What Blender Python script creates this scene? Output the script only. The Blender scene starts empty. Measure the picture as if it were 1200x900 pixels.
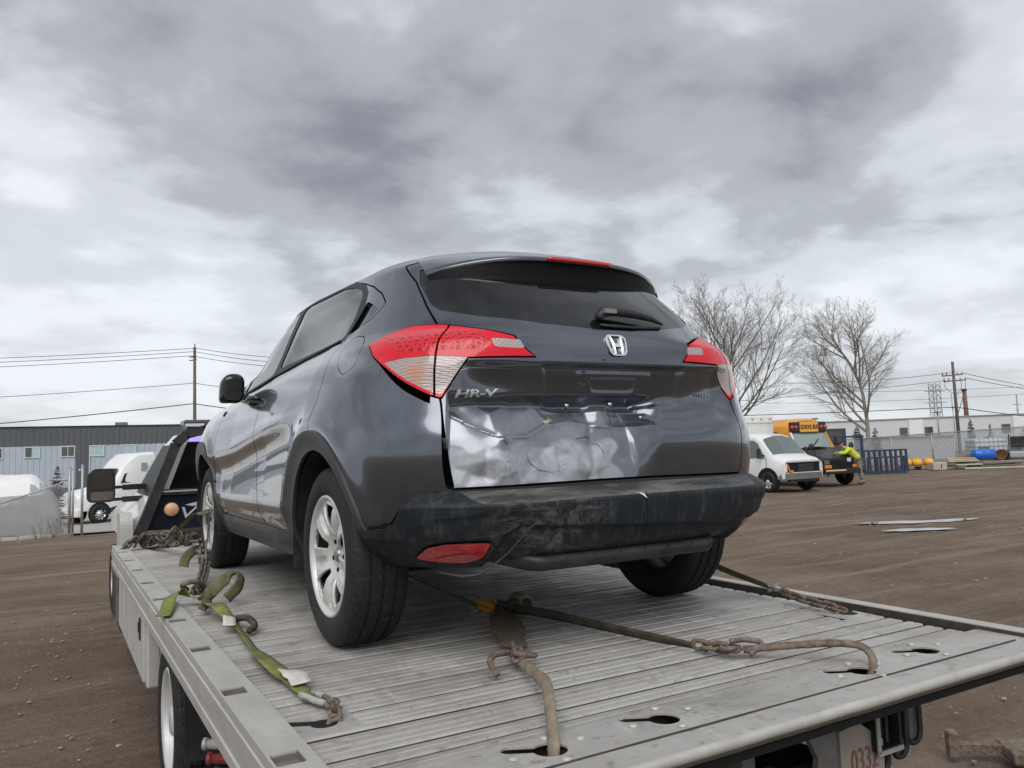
import bpy, bmesh, math, random
import numpy as np
from mathutils import Vector, Matrix, noise
random.seed(7); np.random.seed(7)
S = bpy.context.scene
COL = S.collection
R = math.radians
PI = math.pi
DH = 1.06                                  # height of the truck's deck above the yard

# ------------------------------------------------------------------ camera, sky, sun, exposure
cam_d = bpy.data.cameras.new('camera'); cam = bpy.data.objects.new('camera', cam_d); COL.objects.link(cam)
cam_d.sensor_width = 36.0; cam_d.lens = 27.76; cam_d.clip_start = 0.05; cam_d.clip_end = 4000
CR = Vector((0.86515, -0.5004, -0.03329)); CU = Vector((-0.013, -0.08874, 0.99597)); CD = Vector((0.50134, 0.86124, 0.08327))
CP = Vector((-1.7568, -2.9536, 0.7042 + DH))
cam.matrix_world = Matrix(((CR.x, CU.x, -CD.x, CP.x), (CR.y, CU.y, -CD.y, CP.y), (CR.z, CU.z, -CD.z, CP.z), (0, 0, 0, 1)))
S.camera = cam
S.view_settings.view_transform = 'Standard'; S.view_settings.look = 'None'
S.view_settings.exposure = 0.5; S.view_settings.gamma = 1.0
S.cycles.max_bounces = 8; S.cycles.transparent_max_bounces = 16
SUN_EL, SUN_AZ = R(48), R(215)             # azimuth measured clockwise from +Y
W = bpy.data.worlds.new('World'); S.world = W; W.use_nodes = True

def build_world():
    nt = W.node_tree; nt.nodes.clear(); N = nt.nodes.new; L = nt.links.new
    out = N('ShaderNodeOutputWorld'); bg = N('ShaderNodeBackground'); L(bg.outputs[0], out.inputs[0])
    sky = N('ShaderNodeTexSky'); sky.sky_type = 'NISHITA'; sky.sun_disc = False
    sky.sun_elevation = SUN_EL; sky.sun_rotation = SUN_AZ
    tc = N('ShaderNodeTexCoord'); sep = N('ShaderNodeSeparateXYZ'); L(tc.outputs['Generated'], sep.inputs[0])
    def m(op, a, b=None, c=None):
        n = N('ShaderNodeMath'); n.operation = op
        for i, v in enumerate((a, b, c)):
            if v is None: continue
            if isinstance(v, (int, float)): n.inputs[i].default_value = v
            else: L(v, n.inputs[i])
        return n.outputs[0]
    # cloud deck: direction projected on a flat layer overhead
    dz = m('ADD', m('MAXIMUM', sep.outputs[2], 0.0), 0.22)
    cx = m('DIVIDE', sep.outputs[0], dz); cy = m('DIVIDE', sep.outputs[1], dz)
    com = N('ShaderNodeCombineXYZ'); L(cx, com.inputs[0]); L(cy, com.inputs[1])
    def nz(scale, detail, rough, off, dist=0.0, sx=1.0, sy=1.0, rot=0.0):
        mp = N('ShaderNodeMapping'); mp.inputs['Location'].default_value = off
        mp.inputs['Scale'].default_value = (sx, sy, 1); mp.inputs['Rotation'].default_value = (0, 0, rot); L(com.outputs[0], mp.inputs[0])
        n = N('ShaderNodeTexNoise'); n.inputs['Scale'].default_value = scale; n.inputs['Detail'].default_value = detail
        n.inputs['Roughness'].default_value = rough; n.inputs['Distortion'].default_value = dist; L(mp.outputs[0], n.inputs[0]); return n.outputs[0]
    def ramp(x, pts):
        r = N('ShaderNodeValToRGB'); r.color_ramp.interpolation = 'EASE'
        e = r.color_ramp.elements
        while len(e) < len(pts): e.new(0.5)
        for k, (p, c) in zip(e, pts): k.position = p; k.color = (c, c, c, 1)
        L(x, r.inputs[0]); return r.outputs[0]
    big = nz(0.75, 4, 0.5, SKY_OFF[0], 0.2)
    mid = nz(2.3, 6, 0.52, SKY_OFF[1], 0.25)
    fine = nz(7.0, 6, 0.55, (1.0, 7.0, 0), 0.3)
    d = m('ADD', m('MULTIPLY', big, 0.52), m('ADD', m('MULTIPLY', mid, 0.38), m('MULTIPLY', fine, 0.10)))
    # a few large cloud masses: soft lobes round given sky directions
    tot = d
    for (bx, by, bz, sc, amt) in SKY_BLOBS:
        dt = N('ShaderNodeVectorMath'); dt.operation = 'DOT_PRODUCT'; L(tc.outputs['Generated'], dt.inputs[0]); dt.inputs[1].default_value = (bx, by, bz)
        e = m('POWER', 2.718, m('DIVIDE', m('SUBTRACT', dt.outputs['Value'], 1.0), sc))
        tot = m('ADD', tot, m('MULTIPLY', e, amt))
    dens = ramp(tot, SKY_RAMP)
    col = N('ShaderNodeMixRGB'); col.inputs[1].default_value = SKY_BRIGHT; col.inputs[2].default_value = SKY_DARK; L(dens, col.inputs[0])
    # towards the horizon the deck thins into an even pale grey
    hz = m('POWER', m('SUBTRACT', 1.0, m('MINIMUM', m('MAXIMUM', sep.outputs[2], 0.0), 1.0)), 9.0)
    hm = N('ShaderNodeMixRGB'); L(m('MULTIPLY', hz, 0.75), hm.inputs[0]); L(col.outputs[0], hm.inputs[1]); hm.inputs[2].default_value = SKY_HORIZON
    mx = N('ShaderNodeMixRGB'); mx.inputs[0].default_value = 0.94
    L(sky.outputs[0], mx.inputs[1]); L(hm.outputs[0], mx.inputs[2])
    L(mx.outputs[0], bg.inputs[0]); bg.inputs[1].default_value = 0.1
SKY_OFF = [(3.1, 1.7, 0), (0.4, 2.2, 0)]
SKY_BLOBS = [(.199, .914, .353, .014, .055), (.065, .919, .389, .008, .04), (.360, .850, .380, .008, .05), (.257, .832, .491, .016, .06), (.480, .770, .415, .007, .035), (.745, .520, .418, .008, .10), (.58, .677, .454, .008, .035),
             (.027, .966, .256, .009, -.05), (.801, .517, .302, .012, -.045), (.673, .642, .366, .004, -.06), (.33, .83, .45, .002, -.05), (.505, .812, .270, .014, -.05), (.20, .94, .22, .02, -.05), (.88, .40, .28, .010, -.03)]
SKY_RAMP = [(0.375, 0.0), (0.46, .30), (0.53, .66), (0.65, 1.0)]
SKY_BRIGHT = (6.3, 6.6, 6.9, 1); SKY_DARK = (1.75, 1.82, 2.08, 1); SKY_HORIZON = (6.1, 6.4, 6.7, 1)
build_world()
sun_d = bpy.data.lights.new('sun', 'SUN'); sun_d.energy = 1.5; sun_d.angle = R(50); sun_d.color = (1, 0.97, 0.93)
sun = bpy.data.objects.new('sun', sun_d); COL.objects.link(sun)
sd = Vector((math.sin(SUN_AZ) * math.cos(SUN_EL), math.cos(SUN_AZ) * math.cos(SUN_EL), math.sin(SUN_EL)))
sun.rotation_euler = sd.to_track_quat('Z', 'Y').to_euler()

# ------------------------------------------------------------------ materials
MATS = {}
def mat(name, base, rough=0.6, metal=0.0, coat=0.0, var=0.0, vscale=8.0, bump=0.0, bscale=60.0, dirt=None, dscale=3.0, damt=0.5, spec=0.5, aniso=(1, 1, 1), alpha=None, trans=0.0, ior=1.45, emit=None, coord='Object', dlo=0.45, dhi=0.7, rvar=0.0):
    """Principled material: base colour broken up by noise, optional dirt colour in patches, optional fine relief."""
    if name in MATS: return MATS[name]
    M_ = bpy.data.materials.new(name); M_.use_nodes = True; nt = M_.node_tree; N = nt.nodes.new; L = nt.links.new
    b = nt.nodes['Principled BSDF']
    b.inputs['Base Color'].default_value = (*base, 1); b.inputs['Roughness'].default_value = rough; b.inputs['Metallic'].default_value = metal
    b.inputs['Coat Weight'].default_value = coat; b.inputs['Coat Roughness'].default_value = 0.03
    b.inputs['Specular IOR Level'].default_value = spec; b.inputs['IOR'].default_value = ior; b.inputs['Transmission Weight'].default_value = trans
    if emit: b.inputs['Emission Color'].default_value = (*emit[0], 1); b.inputs['Emission Strength'].default_value = emit[1]
    if alpha is not None: b.inputs['Alpha'].default_value = alpha
    tc = N('ShaderNodeTexCoord'); mp = N('ShaderNodeMapping'); mp.inputs['Scale'].default_value = aniso; L((N('ShaderNodeNewGeometry').outputs['Position'] if coord == 'World' else tc.outputs[coord]), mp.inputs[0])
    def nz(s, det=6, r=0.6):
        n = N('ShaderNodeTexNoise'); n.inputs['Scale'].default_value = s; n.inputs['Detail'].default_value = det; n.inputs['Roughness'].default_value = r
        L(mp.outputs[0], n.inputs[0]); return n.outputs[0]
    cur = None
    if var > 0:
        mr = N('ShaderNodeMapRange'); L(nz(vscale), mr.inputs[0]); mr.inputs[1].default_value = .3; mr.inputs[2].default_value = .7
        mr.inputs[3].default_value = 1 - var; mr.inputs[4].default_value = 1 + var
        mx = N('ShaderNodeVectorMath'); mx.operation = 'SCALE'; mx.inputs[0].default_value = base; L(mr.outputs[0], mx.inputs['Scale']); cur = mx.outputs[0]
    if dirt:
        mr = N('ShaderNodeMapRange'); L(nz(dscale, 9, .68), mr.inputs[0]); mr.inputs[1].default_value = dlo; mr.inputs[2].default_value = dhi
        mr.inputs[3].default_value = 0; mr.inputs[4].default_value = damt
        mx = N('ShaderNodeMixRGB'); L(mr.outputs[0], mx.inputs[0]); mx.inputs[2].default_value = (*dirt, 1)
        if cur is None: mx.inputs[1].default_value = (*base, 1)
        else: L(cur, mx.inputs[1])
        cur = mx.outputs[0]
        rm = N('ShaderNodeMix'); L(mr.outputs[0], rm.inputs[0]); rm.inputs[2].default_value = rough; rm.inputs[3].default_value = 0.85; L(rm.outputs[0], b.inputs['Roughness'])
        if coat > 0:
            cm = N('ShaderNodeMath'); cm.operation = 'MULTIPLY_ADD'; L(mr.outputs[0], cm.inputs[0]); cm.inputs[1].default_value = -coat; cm.inputs[2].default_value = coat; L(cm.outputs[0], b.inputs['Coat Weight'])
        if metal > 0:
            cm = N('ShaderNodeMath'); cm.operation = 'MULTIPLY_ADD'; L(mr.outputs[0], cm.inputs[0]); cm.inputs[1].default_value = -metal; cm.inputs[2].default_value = metal; L(cm.outputs[0], b.inputs['Metallic'])
    if cur is not None: L(cur, b.inputs['Base Color'])
    if rvar and not dirt:
        mr = N('ShaderNodeMapRange'); L(nz(vscale * 2.3), mr.inputs[0]); mr.inputs[1].default_value = .3; mr.inputs[2].default_value = .7
        mr.inputs[3].default_value = max(0, rough - rvar); mr.inputs[4].default_value = rough + rvar; L(mr.outputs[0], b.inputs['Roughness'])
    if bump > 0:
        bp = N('ShaderNodeBump'); bp.inputs['Strength'].default_value = 1.0; bp.inputs['Distance'].default_value = bump
        L(nz(bscale, 8, .65), bp.inputs['Height']); L(bp.outputs[0], b.inputs['Normal'])
    MATS[name] = M_; return M_

PAINT = mat('car_paint', (0.118, 0.130, 0.155), 0.20, 0.85, 1.0, var=.04, vscale=3)
PAINT_DIRTY = mat('car_paint_dusty', (0.105, 0.112, 0.125), 0.34, 0.7, 1.0, dirt=(.16, .15, .14), dscale=2.2, damt=.35, aniso=(2, 2, .5))
BLACKPL = mat('black_plastic', (0.020, 0.022, 0.025), 0.42, var=.2, vscale=20, bump=.0006, bscale=300, dirt=(.10, .095, .085), dscale=5, damt=.30)
GLOSSBLK = mat('gloss_black', (0.008, 0.008, 0.010), 0.08, coat=.5)
DGLASS = mat('tinted_glass', (0.008, 0.009, 0.010), 0.04, coat=.25, spec=.5)
RUBBER = mat('tyre_rubber', (0.014, 0.014, 0.015), 0.70, var=.25, vscale=14, dirt=(.13, .12, .11), dscale=80, damt=.6, dlo=.56, dhi=.72)
ALLOY = mat('alloy', (0.66, 0.66, 0.65), 0.36, .35, var=.06, vscale=9, dirt=(.34, .32, .29), dscale=9, damt=.4)
CHROME = mat('chrome', (0.82, 0.83, 0.84), 0.08, 1.0)
DARK = mat('dark_void', (0.006, 0.006, 0.007), 0.9)
STEEL = mat('bare_steel', (0.30, 0.29, 0.28), 0.5, .6, var=.2, vscale=14)
RUST = mat('rusty_steel', (0.155, 0.115, 0.085), 0.72, .3, var=.5, vscale=40, bump=.003, bscale=110, dirt=(.27, .235, .20), dscale=22, damt=.8)

# ------------------------------------------------------------------ mesh helpers
def obj(name, verts, faces, m, parent=None, smooth=False, mats=None, fm=None):
    me = bpy.data.meshes.new(name); me.from_pydata([tuple(v) for v in verts], [], [tuple(f) for f in faces])
    for q in (mats or [m]): me.materials.append(q)
    if fm is not None: me.polygons.foreach_set('material_index', fm)
    if smooth: me.polygons.foreach_set('use_smooth', [True] * len(me.polygons))
    me.update()
    o = bpy.data.objects.new(name, me); COL.objects.link(o)
    if parent: o.parent = parent
    return o
def thing(name, label, cat, loc=(0, 0, 0), rotz=0.0, group=None):
    o = bpy.data.objects.new(name, None); COL.objects.link(o); o.location = loc; o.rotation_euler = (0, 0, rotz); o.empty_display_size = .2
    o['label'] = label; o['category'] = cat
    if group: o['group'] = group
    return o
def tag(o, label, cat, group=None):
    o['label'] = label; o['category'] = cat
    if group: o['group'] = group
    return o
def dup(root, loc, rotz=None, label=None, group=None):
    r = root.copy(); COL.objects.link(r); r.location = loc
    if rotz is not None: r.rotation_euler = (0, 0, rotz)
    if label: r['label'] = label
    if group: r['group'] = group
    for ch in list(root.children):
        c = ch.copy(); COL.objects.link(c); c.parent = r
        for g in list(ch.children):
            d = g.copy(); COL.objects.link(d); d.parent = c
    return r
class MB:
    """collects boxes, tubes, lathes and plates into one mesh"""
    def __init__(s): s.v = []; s.f = []; s.sm = []
    def add(s, vs, fs, smooth=False):
        o = len(s.v); s.v += [tuple(q) for q in vs]; s.f += [tuple(i + o for i in f) for f in fs]; s.sm += [smooth] * len(fs); return s
    def box(s, c, d, rot=None, bev=0.0):
        x, y, z = d[0] / 2, d[1] / 2, d[2] / 2
        if bev <= 0:
            vs = [Vector((a, b, e)) for a in (-x, x) for b in (-y, y) for e in (-z, z)]
            fs = [(0, 1, 3, 2), (4, 6, 7, 5), (0, 4, 5, 1), (2, 3, 7, 6), (0, 2, 6, 4), (1, 5, 7, 3)]
        else:
            bm = bmesh.new(); bmesh.ops.create_cube(bm, size=1)
            for q in bm.verts: q.co = Vector((q.co.x * 2 * x, q.co.y * 2 * y, q.co.z * 2 * z))
            bmesh.ops.bevel(bm, geom=bm.edges[:], offset=min(bev, .49 * min(d)), segments=2, affect='EDGES', profile=.5)
            bm.verts.index_update(); vs = [q.co.copy() for q in bm.verts]; fs = [[q.index for q in f.verts] for f in bm.faces]; bm.free()
        if rot is not None: vs = [rot @ q for q in vs]
        return s.add([q + Vector(c) for q in vs], fs)
    def bar(s, a, b, w, h=None, up=(0, 0, 1)):
        a, b = Vector(a), Vector(b); d = (b - a); L_ = d.length; d.normalize(); h = h or w
        side = d.cross(Vector(up))
        if side.length < 1e-4: side = d.cross(Vector((1, 0, 0)))
        side.normalize(); u2 = side.cross(d)
        rot = Matrix((side, d, u2)).transposed()
        return s.box((a + b) / 2, (w, L_, h), rot)
    def tube(s, pts, r, n=8, cap=True, sq=1.0):
        pts = [Vector(p) for p in pts]; rs = r if isinstance(r, (list, tuple)) else [r] * len(pts); rs = list(rs) + [rs[-1]] * max(0, len(pts) - len(rs))
        vs = []; fs = []; nrm = None
        for i, p in enumerate(pts):
            t = (pts[min(i + 1, len(pts) - 1)] - pts[max(i - 1, 0)]).normalized()
            if nrm is None:
                nrm = t.orthogonal().normalized()
            else:
                nrm = (nrm - t * nrm.dot(t)); nrm = nrm.normalized() if nrm.length > 1e-6 else t.orthogonal().normalized()
            bn = t.cross(nrm)
            for k in range(n):
                a = 2 * PI * k / n; vs.append(p + (nrm * math.cos(a) + bn * math.sin(a) * sq) * rs[i])
        for i in range(len(pts) - 1):
            for k in range(n): fs.append((i * n + k, i * n + (k + 1) % n, (i + 1) * n + (k + 1) % n, (i + 1) * n + k))
        if cap: fs.append(tuple(range(n - 1, -1, -1))); fs.append(tuple((len(pts) - 1) * n + k for k in range(n)))
        return s.add(vs, fs, True)
    def lathe(s, prof, n=24, c=(0, 0, 0), axis='z', close=False):
        vs = []; fs = []; m_ = len(prof)
        for k in range(n):
            a = 2 * PI * k / n; ca, sa = math.cos(a), math.sin(a)
            for (r, h) in prof:
                p = {'z': (r * ca, r * sa, h), 'x': (h, r * ca, r * sa), 'y': (r * ca, h, r * sa)}[axis]
                vs.append((p[0] + c[0], p[1] + c[1], p[2] + c[2]))
        for k in range(n):
            for j in range(m_ - (0 if close else 1)):
                a, b = k * m_ + j, ((k + 1) % n) * m_ + j; j2 = (j + 1) % m_
                fs.append((a, b, ((k + 1) % n) * m_ + j2, k * m_ + j2))
        return s.add(vs, fs, True)
    def prism(s, poly, d, o=(0, 0, 0), ax=((1, 0, 0), (0, 0, 1)), smooth=False):
        """poly in the plane of ax, extruded by vector d"""
        A, B, D, O = Vector(ax[0]), Vector(ax[1]), Vector(d), Vector(o); n = len(poly)
        vs = [O + A * p[0] + B * p[1] for p in poly]; vs += [q + D for q in vs]
        fs = [tuple(range(n)), tuple(range(2 * n - 1, n - 1, -1))] + [(i, i + n, (i + 1) % n + n, (i + 1) % n) for i in range(n)]
        return s.add(vs, fs)
    def torus(s, c, R0, r, ax=(0, 0, 1), n=20, k=8, stretch=(0, 0, 0)):
        ax = Vector(ax).normalized(); a = ax.orthogonal().normalized(); b = ax.cross(a); st = Vector(stretch)
        pts = []
        for i in range(n + 1):
            t = 2 * PI * i / n; p = Vector(c) + (a * math.cos(t) + b * math.sin(t)) * R0
            d = (p - Vector(c)).dot(st.normalized()) if st.length > 0 else 0
            pts.append(p + (st * (1 if d > 0 else -1) if st.length > 0 else Vector()))
        return s.tube(pts, r, k, cap=False)
    def build(s, name, m, parent=None, recalc=True):
        o = obj(name, s.v, s.f, m, parent); o.data.polygons.foreach_set('use_smooth', s.sm)
        if recalc:
            bm = bmesh.new(); bm.from_mesh(o.data); bmesh.ops.recalc_face_normals(bm, faces=bm.faces); bm.to_mesh(o.data); bm.free()
        return o
def sharp(o, ang=35):
    """smooth shading that keeps edges sharper than ang"""
    me = o.data; bm = bmesh.new(); bm.from_mesh(me)
    for e in bm.edges:
        if len(e.link_faces) == 2 and e.calc_face_angle(0) > R(ang): e.smooth = False
    for f in bm.faces: f.smooth = True
    bm.to_mesh(me); bm.free()
def solid(o, t, off=-1.0):
    m = o.modifiers.new('thickness', 'SOLIDIFY'); m.thickness = t; m.offset = off; m.use_quality_normals = True
    return o
def rimmed(o, t):
    """gives an open panel a turned-in edge of depth t, with its own crisp normals"""
    me = o.data; n = len(me.vertices); nf = len(me.polygons)
    co = np.empty(n * 3, np.float32); me.vertices.foreach_get('co', co); co = co.reshape(-1, 3); nn = np.array([q.normal[:] for q in me.vertices])
    cnt = {}
    for p in me.polygons:
        v = list(p.vertices)
        for a, b in zip(v, v[1:] + v[:1]):
            k = (a, b) if a < b else (b, a); cnt[k] = None if k in cnt else (a, b)
    E = [e for e in cnt.values() if e]
    ix = {}; vs = [tuple(q) for q in co]
    for e in E:
        for v in e:
            if v not in ix:
                ix[v] = len(vs); vs.append(tuple(co[v])); vs.append(tuple(co[v] - nn[v] * t))
    fs = [tuple(p.vertices) for p in me.polygons] + [(ix[b], ix[a], ix[a] + 1, ix[b] + 1) for a, b in E]
    m2 = bpy.data.meshes.new(me.name); m2.from_pydata(vs, [], fs); m2.materials.append(me.materials[0]); m2.polygons.foreach_set('use_smooth', [True] * len(fs)); m2.update()
    for at in me.attributes:
        if at.name == 'scuff_skylit':
            a2 = m2.attributes.new('scuff_skylit', 'FLOAT', 'POINT'); d = np.zeros(len(vs), np.float32); d0 = np.zeros(n, np.float32); at.data.foreach_get('value', d0); d[:n] = d0; a2.data.foreach_set('value', d)
    o.data = m2; bpy.data.meshes.remove(me); return o
def spline(pts, n=8):
    P = [Vector(p) for p in pts]; out = []
    for i in range(len(P) - 1):
        a = P[i - 1] if i else 2 * P[0] - P[1]; b, c = P[i], P[i + 1]; d = P[i + 2] if i + 2 < len(P) else 2 * P[-1] - P[-2]
        for k in range(n):
            t = k / n; out.append(.5 * ((2 * b) + (c - a) * t + (2 * a - 5 * b + 4 * c - d) * t * t + (3 * b - a - 3 * c + d) * t ** 3))
    out.append(P[-1]); return out
def text_mesh(body, size, ext=0.0, bevel=0.0):
    c = bpy.data.curves.new('lettering', 'FONT'); c.body = body; c.size = size; c.align_x = 'CENTER'; c.align_y = 'CENTER'; c.extrude = ext; c.bevel_depth = bevel; c.resolution_u = 4
    o = bpy.data.objects.new('lettering', c); COL.objects.link(o)
    dg = bpy.context.evaluated_depsgraph_get(); dg.update(); me = bpy.data.meshes.new_from_object(o.evaluated_get(dg))
    bpy.data.objects.remove(o); bpy.data.curves.remove(c); return me

# ------------------------------------------------------------------ the crossover car: one body surface, cut into its panels
ROWS=np.array([
 [ .22, .26, .25, .25, .22,  .80,  .800, .800, .80,  -.60, 3.30, 2.4, 3.6],
 [ .40, .40, .40, .40, .40,  .868, .855, .856, .86,  -.675,3.40, 2.4, 3.8],
 [ .55, .55, .55, .55, .55,  .884, .866, .868, .882, -.725,3.42, 2.4, 4.0],
 [ .66, .66, .66, .66, .66,  .890, .868, .872, .890, -.740,3.42, 2.4, 4.1],
 [ .75, .75, .745,.745,.75,  .892, .868, .872, .892, -.742,3.40, 2.4, 4.0],
 [ .83, .835,.825,.82, .83,  .889, .868, .868, .888, -.728,3.37, 2.4, 3.8],
 [ .92, .925,.905,.90, .91,  .876, .863, .858, .874, -.714,3.32, 2.4, 3.7],
 [1.00,1.01, .975,.975,.965, .853, .849, .840, .842, -.708,3.25, 2.4, 3.8],
 [1.075,1.09,1.045,1.05,1.00,.815, .826, .815, .79,  -.692,3.12, 2.4, 3.8],
 [1.135,1.165,1.105,1.10,1.03,.760,.792, .785, .72,  -.660,2.95, 2.4, 3.2],
 [1.24,1.28, 1.235,1.20,1.12,.693, .735, .735, .735, -.578,2.42, 1.5, 3.1],
 [1.35,1.395,1.39, 1.37,1.34,.635, .665, .67,  .67,  -.475,2.02, 1.3, 2.9],
 [1.43,1.475,1.497,1.50,1.50,.580, .598, .60,  .60,  -.395,1.66, 1.1, 2.9],
 [1.49,1.53, 1.562,1.57,1.57,.42,  .43,  .43,  .43,  -.22, 1.35, 1.0, 2.9],
 [1.535,1.555,1.592,1.605,1.605,.0,.0,   .0,   .0,   .05, 1.1, .95, 2.6],
])
def crom(P,t):
    n=len(P);i=np.clip(np.floor(t).astype(int),0,n-2);f=(t-i)[:,None]
    a=P[np.maximum(i-1,0)];b=P[i];c=P[i+1];d=P[np.minimum(i+2,n-1)]
    a=np.where((i==0)[:,None],2*b-c,a); d=np.where((i==n-2)[:,None],2*c-b,d)
    return .5*((2*b)+(-a+c)*f+(2*a-5*b+4*c-d)*f**2+(-a+3*b-3*c+d)*f**3)
YC=.2
def body(u,v,ROWS=ROWS):
    """body surface, right half: u in [0,3] from the rear centre round the corner to the nose, v = row"""
    Rw=crom(ROWS,v); out=np.zeros((len(v),len(u),3))
    z5,a4=Rw[:,0:5],Rw[:,5:9]; yr,yf,ycf,p=Rw[:,9],Rw[:,10],Rw[:,11],Rw[:,12]
    ys=[.2,1.,1.8,2.4]
    zq=[[q[1],q[2],q[3],q[3]+(q[4]-q[3])*.25] for q in z5]
    for k,uu in enumerate(u):
        if uu<=1:
            s,c=np.sin(uu*PI/2),np.cos(uu*PI/2)
            x=a4[:,0]*np.abs(s)**(2/p); y=YC-(YC-yr)*np.abs(c)**(2/p)
            t=np.clip((y-yr)/(YC-yr+1e-9),0,1); z=z5[:,0]+(z5[:,1]-z5[:,0])*t
        elif uu<=2:
            y=YC+(ycf-YC)*(uu-1)
            z=np.array([np.interp(yy,ys,q) for yy,q in zip(y,zq)]); x=np.array([np.interp(yy,ys,q) for yy,q in zip(y,a4)])
        else:
            s,c=np.sin((uu-2)*PI/2),np.cos((uu-2)*PI/2)
            y=ycf+(yf-ycf)*np.abs(s)**(2/p)
            x0=np.array([np.interp(yy,ys,q) for yy,q in zip(ycf,a4)]); z0=np.array([np.interp(yy,ys,q) for yy,q in zip(ycf,zq)])
            x=x0*np.abs(c)**(2/p); t=np.clip((y-ycf)/(yf-ycf),0,1); z=z0+(z5[:,4]-z0)*t
        out[:,k,0]=x;out[:,k,1]=y;out[:,k,2]=z
    return out
UREF=np.linspace(0,3,3001); REF=body(UREF,np.array([6.]))[0]
HREF=np.concatenate([[0],np.cumsum(np.hypot(np.diff(REF[:,0]),np.diff(REF[:,1])))])
def u_of_h(h): return np.interp(h,HREF,UREF)

def sdf(poly,X,Y):
    """signed distance to a closed polygon, positive inside"""
    P=np.asarray(poly,float); d=np.full(X.shape,1e9); ins=np.zeros(X.shape,bool)
    for i in range(len(P)):
        ax,ay=P[i]; bx,by=P[(i+1)%len(P)]; ex,ey=bx-ax,by-ay; L2=ex*ex+ey*ey+1e-12
        t=np.clip(((X-ax)*ex+(Y-ay)*ey)/L2,0,1); d=np.minimum(d,np.hypot(X-ax-ex*t,Y-ay-ey*t))
        c=(ay>Y)!=(by>Y); ins^=c&(X<(bx-ax)*(Y-ay)/(by-ay+1e-12)+ax)
    return np.where(ins,d,-d)
def rounded(poly,n=6,k=.3):
    """polygon with its corners rounded"""
    P=[np.array(p,float) for p in poly]; out=[]
    for i in range(len(P)):
        a,b,c=P[i-1],P[i],P[(i+1)%len(P)]; p=b+(a-b)*k; q=b+(c-b)*k
        for j in range(n+1):
            t=j/n; out.append((1-t)**2*p+2*t*(1-t)*b+t*t*q)
    return np.array(out)
def polyline_d(pts,X,Y):
    P=np.asarray(pts,float); d=np.full(X.shape,1e9)
    for i in range(len(P)-1):
        ax,ay=P[i]; ex,ey=P[i+1][0]-ax,P[i+1][1]-ay; L2=ex*ex+ey*ey+1e-12
        t=np.clip(((X-ax)*ex+(Y-ay)*ey)/L2,0,1); d=np.minimum(d,np.hypot(X-ax-ex*t,Y-ay-ey*t))
    return d
def sstep(a,b,x):
    t=np.clip((x-a)/(b-a),0,1); return t*t*(3-2*t)

class Sheet:
    """polygon sheet whose vertices carry attributes (x,y,z,h,v,..); cut() splits faces along the zero line of a function"""
    def __init__(s,V,F): s.V=V; s.F=F; s.L=np.zeros(len(F),int)
    def cut(s,g,mask=None):
        val=g(s.V); val=np.where(np.abs(val)<1e-7,1e-7,val); pos=val>0
        F=s.F; newF=[];newL=[];keep=[];cache={};newV=[];n0=len(s.V)
        P=pos.tolist(); lab=s.L
        ok=None if mask is None else mask
        for fi,f in enumerate(F):
            p0=P[f[0]]; mixed=False
            for q in f:
                if P[q]!=p0: mixed=True;break
            if not mixed or (ok is not None and not ok[lab[fi]]): newF.append(f);newL.append(lab[fi]);continue
            A=[];B=[]
            for a,b in zip(f,f[1:]+f[:1]):
                (A if P[a] else B).append(a)
                if P[a]!=P[b]:
                    k=(a,b) if a<b else (b,a)
                    if k not in cache:
                        t=val[k[0]]/(val[k[0]]-val[k[1]]); newV.append(s.V[k[0]]*(1-t)+s.V[k[1]]*t); cache[k]=n0+len(newV)-1
                    A.append(cache[k]);B.append(cache[k])
            for q in (A,B):
                if len(q)>2: newF.append(tuple(q));newL.append(lab[fi])
        s.F=newF;s.L=np.array(newL)
        if newV: s.V=np.vstack([s.V,np.array(newV)])
    def cents(s):
        n=np.array([len(f) for f in s.F]); idx=np.concatenate([np.array(f) for f in s.F]); st=np.concatenate([[0],np.cumsum(n)[:-1]])
        return np.add.reduceat(s.V[idx],st,axis=0)/n[:,None]
    def part(s,l):
        used={};vs=[];fs=[]
        for f,q in zip(s.F,s.L):
            if q!=l: continue
            g=[]
            for i in f:
                if i not in used: used[i]=len(vs);vs.append(s.V[i])
                g.append(used[i])
            fs.append(tuple(g))
        return np.array(vs),fs

# outlines taken on the surface: (h,z) round the rear, (y,z) along the sides
TAIL_ALL=[(1.063,1.092),(1.0,1.118),(.93,1.14),(.856,1.150),(.775,1.146),(.72,1.139),(.651,1.126),(.556,1.110),(.446,1.089),(.351,1.016),(.597,1.012),(.636,.95),(.676,.878),(.724,.893),(.806,.935),(.899,.990),(.991,1.040)]
GATE=[(0,1.50),(1.012,1.437),(.908,1.35),(.834,1.231),(.762,1.137),(.722,1.04),(.676,.860),(.661,.747),(.645,.644),(.634,.586),(.422,.588),(.1,.592),(0,.592)]
RW_GLASS=[(0,1.128),(.094,1.129),(.357,1.141),(.628,1.171),(.775,1.205),(.815,1.235),(.885,1.335),(.90,1.40),(.70,1.42),(0,1.425)]
RDOOR=[(.45,1.487),(.20,1.425),(.068,1.386),(-.06,1.333),(-.137,1.283),(-.125,1.25),(-.094,1.224),(.024,1.187),(.070,1.149),(.084,1.10),(.045,.992),(.068,.91),(.092,.855),(.091,.80),(.42,.70),(.56,.385),(1.0,.385),(1.10,.439),(1.177,.607),(1.211,.715),(1.194,.862),(1.153,1.008),(1.132,1.124),(1.135,1.491)]
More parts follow.
